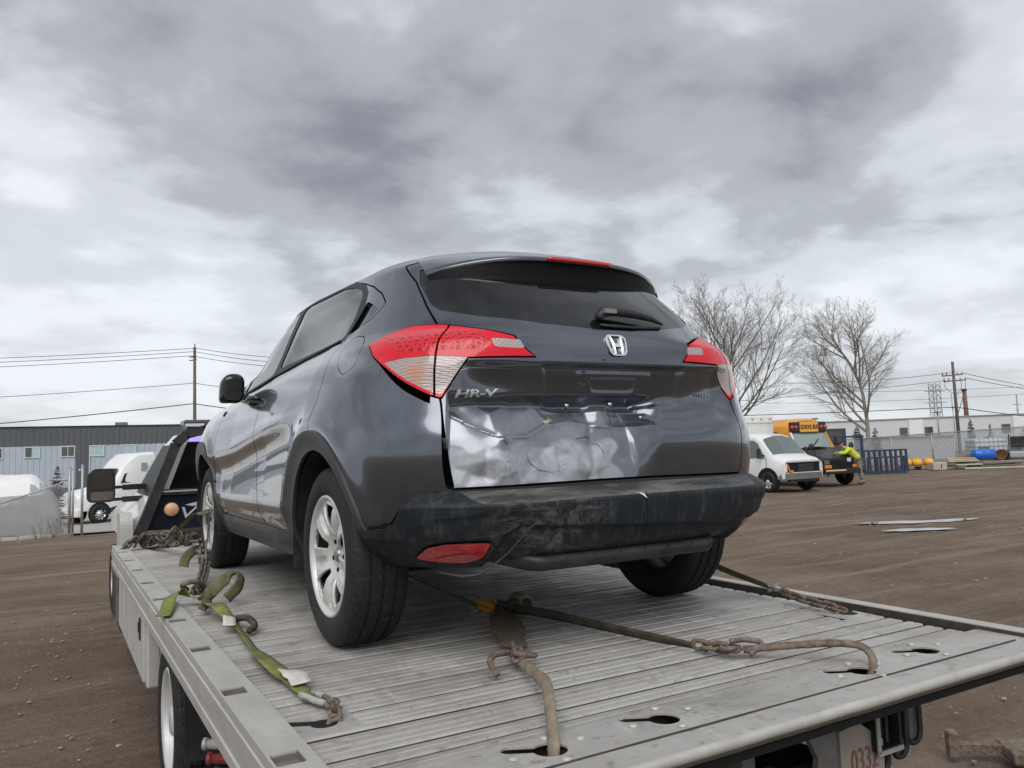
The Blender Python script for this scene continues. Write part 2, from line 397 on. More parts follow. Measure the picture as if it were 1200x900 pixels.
FDOOR=[(1.139,1.491),(1.136,1.124),(1.157,1.008),(1.198,.862),(1.215,.715),(1.181,.607),(1.104,.439),(1.004,.385),(2.18,.385),(2.24,.6),(2.25,.8),(2.20,.96),(2.10,1.07),(1.95,1.12),(1.88,1.2),(1.62,1.44),(1.45,1.49)]
RWIN=[(1.085,1.150),(1.10,1.479),(.55,1.470),(.339,1.437),(.215,1.40),(.155,1.36),(.116,1.258),(.107,1.191),(.12,1.172),(.584,1.163)]
FWIN=[(1.165,1.130),(1.18,1.481),(1.40,1.474),(1.56,1.405),(1.72,1.285),(1.80,1.19),(1.80,1.085)]
POCKET=[(.056,1.322),(-.045,1.288),(-.102,1.262),(-.085,1.236),(-.004,1.193),(.075,1.178),(.07,1.23)]
BUMP_LINE=[(-9,.583),(.0,.583),(.651,.579),(.697,.586),(.751,.574),(.80,.55),(.844,.515),(.878,.472),(.929,.451),(1.05,.440),(9,.44)]

def gate_disp(h,z):
    """inward displacement of the tailgate: lip, undercut, licence recess, stampings"""
    ah=np.abs(h); w=1-sstep(.50,.64,ah)
    zz=z-.055*sstep(.25,.6,ah)
    lf=sstep(.10,-.08,h); d=.046*(sstep(1.000,.985,z)*.25+sstep(.99,.86,zz)*.75)*(sstep(.715,.845,zz)*(1-lf)+np.clip((zz-.64)/(.862-.64),0,1)*lf)
    d=d*w*np.where(z<1.003,1,0)
    rec=sdf(rounded([(-.33,1.03),(.345,1.03),(.305,.842),(-.29,.842)],k=.16),h,z)
    ramp=np.where(h>.1,.05,.018)
    d=d+.020*sstep(0,ramp,rec)*sstep(1.0,.985,z)
    ledge=np.exp(-((z-.838)/.010)**2)*np.exp(-(np.maximum(ah-.27,0)/.03)**2)
    d=d+.003*ledge*np.where(h<.15,1,0)
    e1=sdf(rounded([(-.125,.955),(.115,.955),(.085,.905),(-.095,.905)],k=.2),h,z); d=d+.005*sstep(0,.006,e1)
    e2=sdf(rounded([(-.17,.975),(.165,.975),(.165,.935),(.11,.925),(.095,.893),(-.10,.893),(-.115,.925),(-.17,.935)],k=.2),h,z); d=d-.004*sstep(0,.006,e2)
    return d
rs=np.random.RandomState(5)
def facet_field(n,amp,x0,x1,y0,y1,gx=1.0):
    """crumpled sheet: random depths joined by flat triangles, zero along the border"""
    from mathutils.geometry import delaunay_2d_cdt
    pts=[(x0,y0),(x1,y0),(x1,y1),(x0,y1)]; d=[0]*4
    for k in range(7):
        t=(k+.5)/7; pts+=[(x0+(x1-x0)*t,y0),(x0+(x1-x0)*t,y1)]; d+=[0,0]
    for k in range(n): pts.append((rs.uniform(x0+.01,x1-.01),rs.uniform(y0+.008,y1-.008))); d.append(amp*rs.uniform(-1,1))
    out=delaunay_2d_cdt([Vector(q) for q in pts],[],[],0,1e-6); P=np.array([v[:] for v in out[0]]); T=[f for f in out[2]]; src=[o[0] if o else 0 for o in out[3]]; D=np.array([d[i] for i in src])
    def f(x,y):
        r=np.zeros(x.shape)
        for t in T:
            a,b,c=P[list(t)]; det=(b[1]-c[1])*(a[0]-c[0])+(c[0]-b[0])*(a[1]-c[1])
            if abs(det)<1e-12: continue
            u=((b[1]-c[1])*(x-c[0])+(c[0]-b[0])*(y-c[1]))/det; v=((c[1]-a[1])*(x-c[0])+(a[0]-c[0])*(y-c[1]))/det; w=1-u-v
            m=(u>=-1e-6)&(v>=-1e-6)&(w>=-1e-6); r=np.where(m,u*D[t[0]]+v*D[t[1]]+w*D[t[2]],r)
        return r
    return f
FA=facet_field(17,.023,-.66,.03,.588,.885); FC=facet_field(34,.0052,-.645,-.02,.590,.72); FE=facet_field(9,.006,-.40,.03,.60,.86)
def dent_disp(h,z):
    """crash damage of the lower left tailgate: pushed in below the lamp, creased and crumpled"""
    m=sstep(-.70,-.64,h)*sstep(.16,-.02,h)
    hb=.13-(.83-z)*.55
    H_=sstep(-.70,-.645,h)*sstep(hb+.06,hb-.05,h)
    d=.044*H_*np.clip((z-.595)/(.868-.595),0,1)*sstep(.905,.866,z)
    cr=polyline_d([(-.66,.838),(-.56,.79),(-.455,.747)],h,z); side=((z-.838)-(h+.66)*(-.444))
    d=d+.026*np.exp(-cr/.026)*np.where(side>0,1,.08)*sstep(-.70,-.64,h)
    cr2=polyline_d([(-.455,.747),(-.36,.752),(-.29,.797)],h,z); d=d-.010*np.exp(-cr2/.018)*m
    cr3=polyline_d([(-.29,.797),(-.20,.805),(.0,.78),(.12,.785)],h,z); d=d-.010*np.exp(-cr3/.014)*sstep(.20,.1,h)
    d=d-.014*np.exp(-np.hypot(h+.455,z-.747)/.014)+.012*np.exp(-np.hypot(h+.29,z-.797)/.016)
    d=d+FA(h,z)+FC(h,z)+FE(h,z)*.8
    return d

def build_car():
    car=thing('crossover_car','dark grey crossover car with a crumpled tailgate, strapped on the flatbed','car',(0,0,DH))
    # ---- sheet
    hl=np.concatenate([np.arange(0,.72,.0062),np.arange(.72,1.56,.010),np.arange(1.56,4.05,.022),np.linspace(4.05,HREF[-1],26)])
    hr=np.concatenate([np.arange(0,.72,.0075),np.arange(.72,1.56,.014),np.arange(1.56,4.05,.06),np.linspace(4.05,HREF[-1],16)])
    H=np.concatenate([-hl[::-1],hr[1:]])
    v=np.concatenate([np.arange(.12,.9,.13),np.arange(.9,9.2,.062),np.arange(9.2,12.4,.085),np.linspace(12.4,14,18)])
    G=body(u_of_h(np.abs(H)),v); G[:,:,0]*=np.where(H<0,-1,1)[None]
    # sculpting along the sides
    X,Y,Z=G[:,:,0].copy(),G[:,:,1].copy(),G[:,:,2].copy()
    du=np.gradient(G,axis=1); dv=np.gradient(G,axis=0); nr=np.cross(du,dv); nr/=np.linalg.norm(nr,axis=2,keepdims=True)+1e-12
    # row direction rises, columns run left to right (seen from behind): normal points backward/outward
    if nr[60,len(hl)-1,1]>0: nr=-nr
    HH=np.broadcast_to(H[None],X.shape)
    side=sstep(.9,1.3,np.abs(HH))*sstep(2.9,2.4,Y)
    out=np.zeros_like(X)
    zc=.735+.145*sstep(2.3,.3,Y)               # rising character line: proud above, hollow below
    out+=side*sstep(.25,.6,Y)*(.010*np.exp(-((Z-zc)/.05)**2)-.014*np.exp(-((Z-zc+.12)/.075)**2))
    out+=side*sstep(.35,.7,Y)*sstep(2.3,2.0,Y)*.011*np.exp(-((Z-.48)/.07)**2)
    out+=side*.024*np.exp(-((Z-.335)/.045)**2)*sstep(.5,.8,Y)*sstep(2.2,2.0,Y)
    for yc,rr in ((.08,.49),(2.66,.50)):        # arch flares
        q=np.hypot(Y-yc,Z-.33); out+=np.where(np.abs(HH)>.9,1,0)*.016*np.exp(-((q-rr)/.06)**2)*sstep(.40,.5,Z)
    rear=np.where(Y<.1,1,0)
    out-=np.where(np.abs(HH)<.70,1,0)*rear*np.where(Z<1.02,1,0)*gate_disp(HH,Z)
    out-=rear*np.where((HH>-.655)&(HH<.3)&(Z<.92),1,0)*dent_disp(HH,Z)
    # a ding in the left quarter behind the light
    out-=np.where(HH<0,1,0)*.006*np.exp(-((HH+.86)/.06)**2-((Z-.86)/.05)**2)
    G=G+nr*out[:,:,None]
    nv,nu=X.shape
    vv=np.broadcast_to(v[:,None],X.shape)
    V=np.dstack([G,HH,vv,Y,Z]).reshape(-1,7)       # x y z h v, undeformed y z
    idx=np.arange(nv*nu).reshape(nv,nu)
    Fq=np.dstack([idx[:-1,:-1],idx[:-1,1:],idx[1:,1:],idx[1:,:-1]]).reshape(-1,4)
    sh=Sheet(V,[tuple(q) for q in Fq.tolist()])
    ah=lambda V: np.where(V[:,3]>0,V[:,3]*1.0,-V[:,3])
    hg=lambda V: np.where(V[:,3]>0,V[:,3]*(1+.13*sstep(0,.3,V[:,3])*sstep(1.25,.75,V[:,3])),-V[:,3])   # the right corner was shoved round a little
    far=lambda V,c: np.where(c,V,-9)
    def rearpoly(p): return lambda V: np.where(V[:,5]<.35,sdf(p,hg(V),V[:,6]),-1)
    full=lambda half: half+[(-x,z) for x,z in half[::-1]]
    TAIL=np.array(TAIL_ALL)
    g_tail=lambda V: np.where(V[:,5]<.35,sdf(TAIL,hg(V),V[:,6]),-1)
    g_gate=lambda V: np.where(V[:,5]<.35,sdf(full(GATE),np.where(V[:,3]<0,-1,1)*hg(V),V[:,6]),-1)
    g_rw=lambda V: np.where(V[:,5]<.35,sdf(full(RW_GLASS),np.where(V[:,3]<0,-1,1)*hg(V),V[:,6]),-1)
    sidep=lambda p: (lambda V: np.where(np.abs(V[:,3])>.9,sdf(p,V[:,5],V[:,6]),-1))
    RWr,FWr=rounded(RWIN,4,.12),rounded(FWIN,4,.10)
    g_rwin,g_fwin=sidep(RWr),sidep(FWr)
    TRIM=[(1.83,1.07),(1.84,1.20),(1.74,1.31),(1.58,1.43),(1.41,1.496),(1.10,1.503),(.54,1.494),(.33,1.461),(.19,1.42),(.10,1.37),(.055,1.30),(.05,1.19),(.07,1.158),(.584,1.143),(1.13,1.108),(1.6,1.075)]
    g_trim=sidep(TRIM); g_pocket=sidep(rounded(POCKET,4,.2))
    g_rd,g_fd=sidep(RDOOR),sidep(FDOOR)
    arch=lambda yc,zc,r: (lambda V: np.where(np.abs(V[:,3])>.7,r-np.hypot(V[:,5]-yc,V[:,6]-zc),-1))
    g_ai,g_ao=arch(.04,.33,.40),arch(.08,.33,.475)
    g_fi,g_fo=arch(2.64,.34,.405),arch(2.66,.34,.485)
    bl=np.array(BUMP_LINE)
    g_bump=lambda V: np.where((V[:,5]<-.1),np.interp(hg(V),bl[:,0],bl[:,1])-V[:,6]-.006,-1)
    g_sill=lambda V: np.where((np.abs(V[:,3])>1.2),.385-V[:,6],-1)
    fuel=rounded([(.005,1.128),(-.055,1.16),(-.14,1.148),(-.235,1.092),(-.25,1.022),(-.17,.993),(-.065,1.045)],5,.35)
    g_fuel=lambda V: np.where((V[:,3]<-.9),sdf(fuel,V[:,5],V[:,6]),-1)
    def band(g,w,o=0.0): sh.cut(lambda V: g(V)-o-w/2); sh.cut(lambda V: g(V)-o+w/2)
    cuts=[(g_tail,.006),(g_gate,.008),(g_rd,.0055),(g_fd,.0055),(g_fuel,.003)]
    for g,w in cuts: band(g,w)
    wid=lambda V: .003+.021*sstep(.86,.60,V[:,6])
    g_gate2=lambda V: np.where((V[:,5]<.35)&(V[:,3]<0),sdf(full(GATE),-np.maximum(hg(V)-wid(V),0),V[:,6]),-1)
    g_tail2=lambda V: np.where((V[:,5]<.35)&(V[:,3]<0)&(hg(V)>.66),sdf(TAIL,hg(V)+.008*sstep(.75,.95,hg(V)),V[:,6]+.026*sstep(1.03,.80,hg(V))),-1)
    for g in (g_gate2,g_tail2,g_rw,g_rwin,g_fwin,g_trim,g_pocket,g_ai,g_ao,g_fi,g_fo,g_bump,g_sill): sh.cut(g)
    split=lambda V: hg(V)-.711-.09*(V[:,6]-1.02)
    sh.cut(lambda V: np.where(g_tail(V)>0,split(V)-.004,1)); sh.cut(lambda V: np.where(g_tail(V)>0,split(V)+.004,1))
    white=[(.918,1.013),(.826,1.022),(.70,1.023),(.585,1.012),(.64,.945),(.676,.893),(.72,.905),(.80,.945),(.87,.985)]
    g_white=lambda V: np.where(V[:,5]<.35,sdf(white,hg(V),V[:,6]),-1)
    revp=rounded([(.531,1.081),(.416,1.076),(.390,1.045),(.505,1.049)],3,.15)
    g_rev=lambda V: np.where(V[:,5]<.35,sdf(revp,hg(V),V[:,6]),-1)
    sh.cut(lambda V: np.where(g_tail(V)>0,g_white(V),-1)); sh.cut(g_rev)
    # ---- labels
    C_=sh.cents(); side_l=C_[:,3]<0; n=len(C_); lab=np.array(['quarter_panel']*n,dtype=object)
    y,z,vr=C_[:,5],C_[:,6],C_[:,4]
    lab[(vr>12.15)]='roof'
    lab[(y>2.2)]='front_fender'
    hood=(y>1.6)&(vr>8.6)&(vr<10.25); lab[hood]='hood'
    ws=(y>.9)&(vr>=10.25)&(vr<=12.15)&(u_of_h(np.abs(C_[:,3]))>2.35); lab[ws]='windshield'
    lab[g_gate(C_)>0]='tailgate'; lab[np.abs(g_gate(C_))<.004]='gap'; lab[(g_gate2(C_)>0)&(g_gate(C_)<0)&(z<.875)]='gap'
    lab[g_rw(C_)>0]='rear_window'
    rd,fd=g_rd(C_),g_fd(C_)
    lab[rd>0]='rear_door'; lab[fd>0]='front_door'
    lab[((np.abs(rd)<.00275)&(fd<.0028))|((np.abs(fd)<.00275)&(rd<.0028))]='gap'
    tr=g_trim(C_); lab[(tr>0)]='window_trim'
    lab[g_rwin(C_)>0]='rear_door_window'; lab[g_fwin(C_)>0]='front_door_window'
    lab[g_pocket(C_)>0]='rear_door_handle'
    fu=g_fuel(C_); lab[fu>0]='fuel_door'; lab[np.abs(fu)<.0015]='gap'
    lab[(g_sill(C_)>0)&(y>.2)&(y<2.6)]='sill_cladding'
    for a,b,nm in ((g_ai,g_ao,'rear_arch_cladding'),(g_fi,g_fo,'front_arch_cladding')):
        q=(b(C_)>0)&(z<(1.2)); lab[q]=nm; lab[a(C_)>0]='none'
        lab[q&(z<.335)&(y<-.1)]='none'
    lab[(g_bump(C_)>0)]='none'
    ta=g_tail(C_); lab[ta>0]='tail_light'
    lab[np.abs(ta)<.003]='gap'; lab[(ta<=0)&(g_tail2(C_)>0)&(hg(C_)>.715)]='gap'
    inn=split(C_)<0
    lab[(ta>.003)&inn]='gate_light'
    lab[(ta>0)&(np.abs(split(C_))<.004)]='gap'
    lab[(ta>.003)&(np.abs(split(C_))>=.004)&(g_white(C_)>0)&inn]='gate_lens'
    lab[(ta>.003)&(np.abs(split(C_))>=.004)&(g_white(C_)>0)&~inn]='signal_lens'
    lab[(g_rev(C_)>0)]='reversing_lens'
    lab[(z<.41)&(y>2.9)]='front_bumper'
    left_over=(lab=='quarter_panel')&(y>.30); lab[left_over&(z>1.0)]='roof_pillar'; lab[left_over&(z<=1.0)]='sill_cladding'; names=sorted(set(lab)); 
    ids={}; 
    two=('quarter_panel','roof_pillar','front_fender','rear_door','front_door','window_trim','rear_door_window','front_door_window','rear_door_handle','sill_cladding','rear_arch_cladding','front_arch_cladding','tail_light','gate_light','gate_lens','signal_lens','reversing_lens')
    for nm in names:
        for sd_ in ((0,1) if nm in two else (0,)):
            ids[(nm,sd_)]=len(ids)
    sh.L=np.array([ids[(l,(0 if s_ else 1) if l in two else 0)] for l,s_ in zip(lab,side_l)])
    M_={'quarter_panel':PAINT,'roof_pillar':PAINT,'roof':PAINT,'front_fender':PAINT,'hood':PAINT,'tailgate':GATEPAINT,'rear_door':PAINT,'front_door':PAINT,'fuel_door':PAINT,
        'window_trim':TRIMBLK,'rear_door_window':DGLASS,'front_door_window':DGLASS,'rear_window':DGLASS,'windshield':DGLASS,'rear_door_handle':GLOSSBLK,
        'sill_cladding':CLAD,'rear_arch_cladding':CLAD,'front_arch_cladding':CLAD,'front_bumper':BLACKPL,'tail_light':TAILRED,'gate_light':TAILRED,'gate_lens':LENS,'signal_lens':LENSA,'reversing_lens':LENS}
    made={}
    for (nm,sd_),k in ids.items():
        if nm in ('gap','none'): continue
        vs,fs=sh.part(k)
        if len(fs)==0: continue
        push={'rear_arch_cladding':.010,'front_arch_cladding':.010,'sill_cladding':.006,'tail_light':.004,'gate_light':.003,'signal_lens':.003,'gate_lens':.002,'reversing_lens':.002,'rear_window':-.003,'rear_door_window':-.004,'front_door_window':-.004,'rear_door_handle':-.012}.get(nm,0)
        o=obj(nm,vs[:,:3],fs,M_[nm],car,True)
        me=o.data
        if push or nm:
            # outward = away from the car's inside
            ctr=np.array([0,.9,.75]); 
            nn=np.zeros((len(me.vertices),3)); me.vertices.foreach_get('normal',nn.ravel()) if False else None
            nn=np.array([q.normal[:] for q in me.vertices]); dirn=vs[:,:3]-ctr
            if (nn*dirn).sum()<0: me.flip_normals(); nn=-nn
            if push:
                co=vs[:,:3]+nn*push; me.vertices.foreach_set('co',co.astype(np.float32).ravel())
        if nm=='tailgate':
            a=me.attributes.new('scuff_skylit','FLOAT','POINT'); hh,zz=vs[:,3],vs[:,6]
            w=sstep(-.70,-.655,hh)*np.maximum(sstep(-.02,-.035,hh+.02*np.sin(zz*60))*sstep(.735+.02,.70,zz+.012*np.sin(hh*37)),.42*sstep(.14,-.10,hh)*sstep(.885,.80,zz+.02*np.sin(hh*23))); a.data.foreach_set('value',w.astype(np.float32))  # scraped zone below; weaker weight above paints sky brightness on the upturned part
        rimmed(o,.014 if 'window' not in nm else .006)
        made[(nm,sd_)]=o
    for sd_ in (0,1):
        for ch,pa in (('gate_lens','gate_light'),('reversing_lens','gate_light'),('signal_lens','tail_light'),('rear_door_window','rear_door'),('rear_door_handle','rear_door'),('front_door_window','front_door')):
            if (ch,sd_) in made and (pa,sd_) in made: made[(ch,sd_)].parent=made[(pa,sd_)]
    made[('rear_window',0)].parent=made[('tailgate',0)]
    if ('fuel_door',0) in made: made[('fuel_door',0)].parent=made[('quarter_panel',0)]
    # dark inner skin seen through the gaps
    hi=np.arange(0,HREF[-1],.05); Hi=np.concatenate([-hi[::-1],hi[1:]]); vi=np.arange(1.2,14.01,.2)
    Gi=body(u_of_h(np.abs(Hi)),vi); Gi[:,:,0]*=np.where(Hi<0,-1,1)[None]
    du=np.gradient(Gi,axis=1); dv=np.gradient(Gi,axis=0); nr=np.cross(du,dv); nr/=np.linalg.norm(nr,axis=2,keepdims=True)+1e-12
    if nr[10,len(hi)-1,1]>0: nr=-nr
    off=np.where((Gi[:,:,1]<.1)&(Gi[:,:,2]<1.1),.115,.03); nr=np.nan_to_num(nr)
    Gi2=Gi-nr*off[:,:,None]; a,b=Gi2.shape[:2]; ii=np.arange(a*b).reshape(a,b)
    cen=(Gi2[:-1,:-1]+Gi2[1:,1:])/2; keep=~((np.abs(cen[:,:,0])>.5)&((np.hypot(cen[:,:,1]-.04,cen[:,:,2]-.33)<.43)|(np.hypot(cen[:,:,1]-2.64,cen[:,:,2]-.34)<.43)))
    Fi=np.dstack([ii[:-1,:-1],ii[:-1,1:],ii[1:,1:],ii[1:,:-1]])[keep]
    obj('inner_body',Gi2.reshape(-1,3),Fi.tolist(),DARK,car,True)
    return car,made
def lens_mat(name,base,kind):
    M_=bpy.data.materials.new(name); M_.use_nodes=True; nt=M_.node_tree; N=nt.nodes.new; L=nt.links.new; b=nt.nodes['Principled BSDF']
    tc=N('ShaderNodeTexCoord'); mp=N('ShaderNodeMapping'); L(tc.outputs['Object'],mp.inputs[0])
    b.inputs['Roughness'].default_value=.14; b.inputs['Coat Weight'].default_value=.45 if kind=='red' else 1; b.inputs['Specular IOR Level'].default_value=.3; b.inputs['Coat Roughness'].default_value=.02
    if kind=='red':
        mp.inputs['Scale'].default_value=(48,40,62); mp.inputs['Rotation'].default_value=(0,0,0)
        vo=N('ShaderNodeTexVoronoi'); vo.feature='DISTANCE_TO_EDGE'; vo.inputs['Scale'].default_value=1.0; vo.inputs['Randomness'].default_value=.25; L(mp.outputs[0],vo.inputs[0])
        sp=N('ShaderNodeSeparateXYZ'); L(tc.outputs['Object'],sp.inputs[0])
        r=N('ShaderNodeValToRGB'); e=r.color_ramp.elements; e[0].position=.03; e[0].color=(.70,.012,.026,1); e[1].position=.30; e[1].color=(.26,.001,.008,1); L(vo.outputs['Distance'],r.inputs[0])
        # the cellular reflector only fills the middle of the lamp
        z=N('ShaderNodeMapRange'); z.interpolation_type='SMOOTHSTEP'; L(sp.outputs[2],z.inputs[0]); z.inputs[1].default_value=1.036; z.inputs[2].default_value=1.046
        z2=N('ShaderNodeMapRange'); z2.interpolation_type='SMOOTHSTEP'; L(sp.outputs[2],z2.inputs[0]); z2.inputs[1].default_value=1.118; z2.inputs[2].default_value=1.108
        mm=N('ShaderNodeMath'); mm.operation='MULTIPLY'; L(z.outputs[0],mm.inputs[0]); L(z2.outputs[0],mm.inputs[1])
        ab=N('ShaderNodeMath'); ab.operation='ABSOLUTE'; L(sp.outputs[0],ab.inputs[0])
        z3=N('ShaderNodeMapRange'); z3.interpolation_type='SMOOTHSTEP'; L(ab.outputs[0],z3.inputs[0]); z3.inputs[1].default_value=.50; z3.inputs[2].default_value=.52
        z4=N('ShaderNodeMapRange'); z4.interpolation_type='SMOOTHSTEP'; L(ab.outputs[0],z4.inputs[0]); z4.inputs[1].default_value=.765; z4.inputs[2].default_value=.755
        m2=N('ShaderNodeMath'); m2.operation='MULTIPLY'; L(z3.outputs[0],m2.inputs[0]); L(z4.outputs[0],m2.inputs[1])
        m3=N('ShaderNodeMath'); m3.operation='MULTIPLY'; L(mm.outputs[0],m3.inputs[0]); L(m2.outputs[0],m3.inputs[1])
        mx=N('ShaderNodeMixRGB'); L(m3.outputs[0],mx.inputs[0]); mx.inputs[1].default_value=(*base,1); L(r.outputs[0],mx.inputs[2]); L(mx.outputs[0],b.inputs['Base Color'])
        bp=N('ShaderNodeBump'); bp.inputs['Distance'].default_value=.004; m4=N('ShaderNodeMath'); m4.operation='MULTIPLY'; L(vo.outputs['Distance'],m4.inputs[0]); L(m3.outputs[0],m4.inputs[1]); L(m4.outputs[0],bp.inputs['Height']); L(bp.outputs[0],b.inputs['Normal'])
    else:
        wv=N('ShaderNodeTexWave'); wv.wave_type='BANDS'; wv.bands_direction='Z'; wv.inputs['Scale'].default_value=52; wv.inputs['Distortion'].default_value=.3; L(tc.outputs['Object'],wv.inputs[0])
        w2=N('ShaderNodeTexWave'); w2.wave_type='BANDS'; w2.bands_direction='DIAGONAL'; w2.inputs['Scale'].default_value=44; L(tc.outputs['Object'],w2.inputs[0])
        mu=N('ShaderNodeMath'); mu.operation='MULTIPLY'; L(wv.outputs['Fac'],mu.inputs[0]); L(w2.outputs['Fac'],mu.inputs[1])
        r=N('ShaderNodeValToRGB'); e=r.color_ramp.elements; e[0].color=(base[0]*.62,base[1]*.57,base[2]*.56,1); e[1].color=(*base,1); e[1].position=.6; L(mu.outputs[0],r.inputs[0])
        col=r.outputs[0]
        if kind=='amber':
            d=N('ShaderNodeVectorMath'); d.operation='DISTANCE'; L(tc.outputs['Object'],d.inputs[0]); d.inputs[1].default_value=(-.715,-.54,.965)
            mr=N('ShaderNodeMapRange'); mr.interpolation_type='SMOOTHSTEP'; L(d.outputs['Value'],mr.inputs[0]); mr.inputs[1].default_value=.055; mr.inputs[2].default_value=.005; mr.inputs[4].default_value=.75
            mx=N('ShaderNodeMixRGB'); L(mr.outputs[0],mx.inputs[0]); L(col,mx.inputs[1]); mx.inputs[2].default_value=(.75,.30,.10,1); col=mx.outputs[0]
        L(col,b.inputs['Base Color']); b.inputs['Metallic'].default_value=.25
        bp=N('ShaderNodeBump'); bp.inputs['Distance'].default_value=.002; L(mu.outputs[0],bp.inputs['Height']); L(bp.outputs[0],b.inputs['Normal'])
    return M_
TAILRED=lens_mat('red_lens',(.66,.004,.018),'red'); LENS=lens_mat('clear_lens',(.62,.56,.55),'clear'); LENSA=lens_mat('signal_lens',(.66,.56,.53),'amber')
TRIMBLK=mat('satin_black_trim',(.010,.010,.011),.45,spec=.3)
CLAD=mat('arch_plastic',(.040,.044,.050),.36,var=.15,vscale=12,bump=.0004,bscale=260,dirt=(.11,.105,.10),dscale=4,damt=.3)
def gate_paint():
    M_=PAINT.copy(); M_.name='scraped_skylit_paint'; nt=M_.node_tree; N=nt.nodes.new; L=nt.links.new; b=nt.nodes['Principled BSDF']
    at=N('ShaderNodeAttribute'); at.attribute_name='scuff_skylit'; tc=N('ShaderNodeTexCoord')
    mp=N('ShaderNodeMapping'); mp.inputs['Scale'].default_value=(1,1,.8); mp.inputs['Rotation'].default_value=(0,.5,0); L(tc.outputs['Object'],mp.inputs[0])
    def nz(sc,det,r,dist):
        n=N('ShaderNodeTexNoise'); n.inputs['Scale'].default_value=sc; n.inputs['Detail'].default_value=det; n.inputs['Roughness'].default_value=r; n.inputs['Distortion'].default_value=dist; L(mp.outputs[0],n.inputs[0]); return n
    def math_(op,a_,b_):
        q=N('ShaderNodeMath'); q.operation=op
        for i,v in enumerate((a_,b_)):
            if isinstance(v,(int,float)): q.inputs[i].default_value=v
            else: L(v,q.inputs[i])
        return q.outputs[0]
    n=nz(11,10,.70,.8); sc=at.outputs['Fac']
    mr=N('ShaderNodeMapRange'); L(n.outputs[0],mr.inputs[0]); mr.inputs[1].default_value=.34; mr.inputs[2].default_value=.60; mr.inputs[3].default_value=.55; mr.inputs[4].default_value=1.0
    mu=math_('MULTIPLY',mr.outputs[0],sc)
    # thin dark lines over the creased area
    wob=nz(6,4,.6,0); vm=N('ShaderNodeMixRGB'); vm.inputs[0].default_value=.16; L(mp.outputs[0],vm.inputs[1]); L(wob.outputs['Color'],vm.inputs[2])
    vo=N('ShaderNodeTexVoronoi'); vo.feature='DISTANCE_TO_EDGE'; vo.inputs['Scale'].default_value=15; L(vm.outputs[0],vo.inputs[0])
    cr=N('ShaderNodeMapRange'); cr.interpolation_type='SMOOTHSTEP'; L(vo.outputs['Distance'],cr.inputs[0]); cr.inputs[1].default_value=.022; cr.inputs[2].default_value=.0
    gate_n=nz(5,3,.5,0); gm=N('ShaderNodeMapRange'); L(gate_n.outputs[0],gm.inputs[0]); gm.inputs[1].default_value=.48; gm.inputs[2].default_value=.58
    s2=N('ShaderNodeMapRange'); L(sc,s2.inputs[0]); s2.inputs[1].default_value=.5; s2.inputs[2].default_value=.9
    crk=math_('MULTIPLY',math_('MULTIPLY',cr.outputs[0],gm.outputs[0]),s2.outputs[0])
    old=b.inputs['Base Color'].links[0].from_socket
    mx=N('ShaderNodeMixRGB'); L(mu,mx.inputs[0]); L(old,mx.inputs[1]); mx.inputs[2].default_value=(.40,.418,.45,1)  # pale tone of scraped paint, and of the painted sky brightness above it
    m3=N('ShaderNodeMixRGB'); L(math_('MULTIPLY',crk,.42),m3.inputs[0]); L(mx.outputs[0],m3.inputs[1]); m3.inputs[2].default_value=(.05,.05,.055,1); L(m3.outputs[0],b.inputs['Base Color'])
    for nm,lo,hi in (('Roughness',.20,.45),('Coat Weight',1,.3),('Metallic',.85,.20)):
        ro=N('ShaderNodeMapRange'); L(mu,ro.inputs[0]); ro.inputs[3].default_value=lo; ro.inputs[4].default_value=hi; L(ro.outputs[0],b.inputs[nm])
    bp=N('ShaderNodeBump'); bp.inputs['Distance'].default_value=.0009; hgt=math_('SUBTRACT',math_('MULTIPLY',nz(26,9,.65,.6).outputs[0],math_('MULTIPLY',sc,.6)),math_('MULTIPLY',crk,.35)); L(hgt,bp.inputs['Height'])
    L(bp.outputs[0],b.inputs['Normal']); L(bp.outputs[0],b.inputs['Coat Normal'])
    return M_
GATEPAINT=gate_paint()
CAR,CARP=build_car()

# ------------------------------------------------------------------ the car's bumper, spoiler, badges, mirror, wheels
from mathutils.bvhtree import BVHTree
BR=np.array([
 [.600,.600,.6,.6,.6, .800,.80,.80,.80, -.655,3.4,2.4,3.6],
 [.590,.590,.6,.6,.6, .835,.80,.80,.80, -.690,3.4,2.4,3.7],
 [.578,.583,.6,.6,.6, .872,.85,.85,.85, -.730,3.4,2.4,4.1],
 [.558,.568,.6,.6,.6, .890,.85,.85,.85, -.768,3.4,2.4,4.2],
 [.542,.550,.6,.6,.6, .899,.85,.85,.85, -.798,3.4,2.4,4.2],
 [.520,.525,.5,.5,.5, .900,.85,.85,.85, -.807,3.4,2.4,4.2],
 [.450,.450,.5,.5,.5, .888,.85,.85,.85, -.798,3.4,2.4,4.1],
 [.400,.400,.4,.4,.4, .868,.85,.85,.85, -.782,3.4,2.4,3.9],
 [.360,.362,.4,.4,.4, .842,.85,.85,.85, -.760,3.4,2.4,3.7],
 [.332,.332,.3,.3,.3, .818,.85,.85,.85, -.728,3.4,2.4,3.5],
 [.316,.318,.3,.3,.3, .795,.82,.82,.82, -.685,3.4,2.4,3.4],
 [.318,.318,.3,.3,.3, .765,.80,.80,.80, -.560,3.4,2.4,3.3]])
def grid_normals(G):
    du=np.gradient(G,axis=1); dv=np.gradient(G,axis=0); n=np.cross(du,dv); n/=np.linalg.norm(n,axis=2,keepdims=True)+1e-12
    return np.nan_to_num(n)
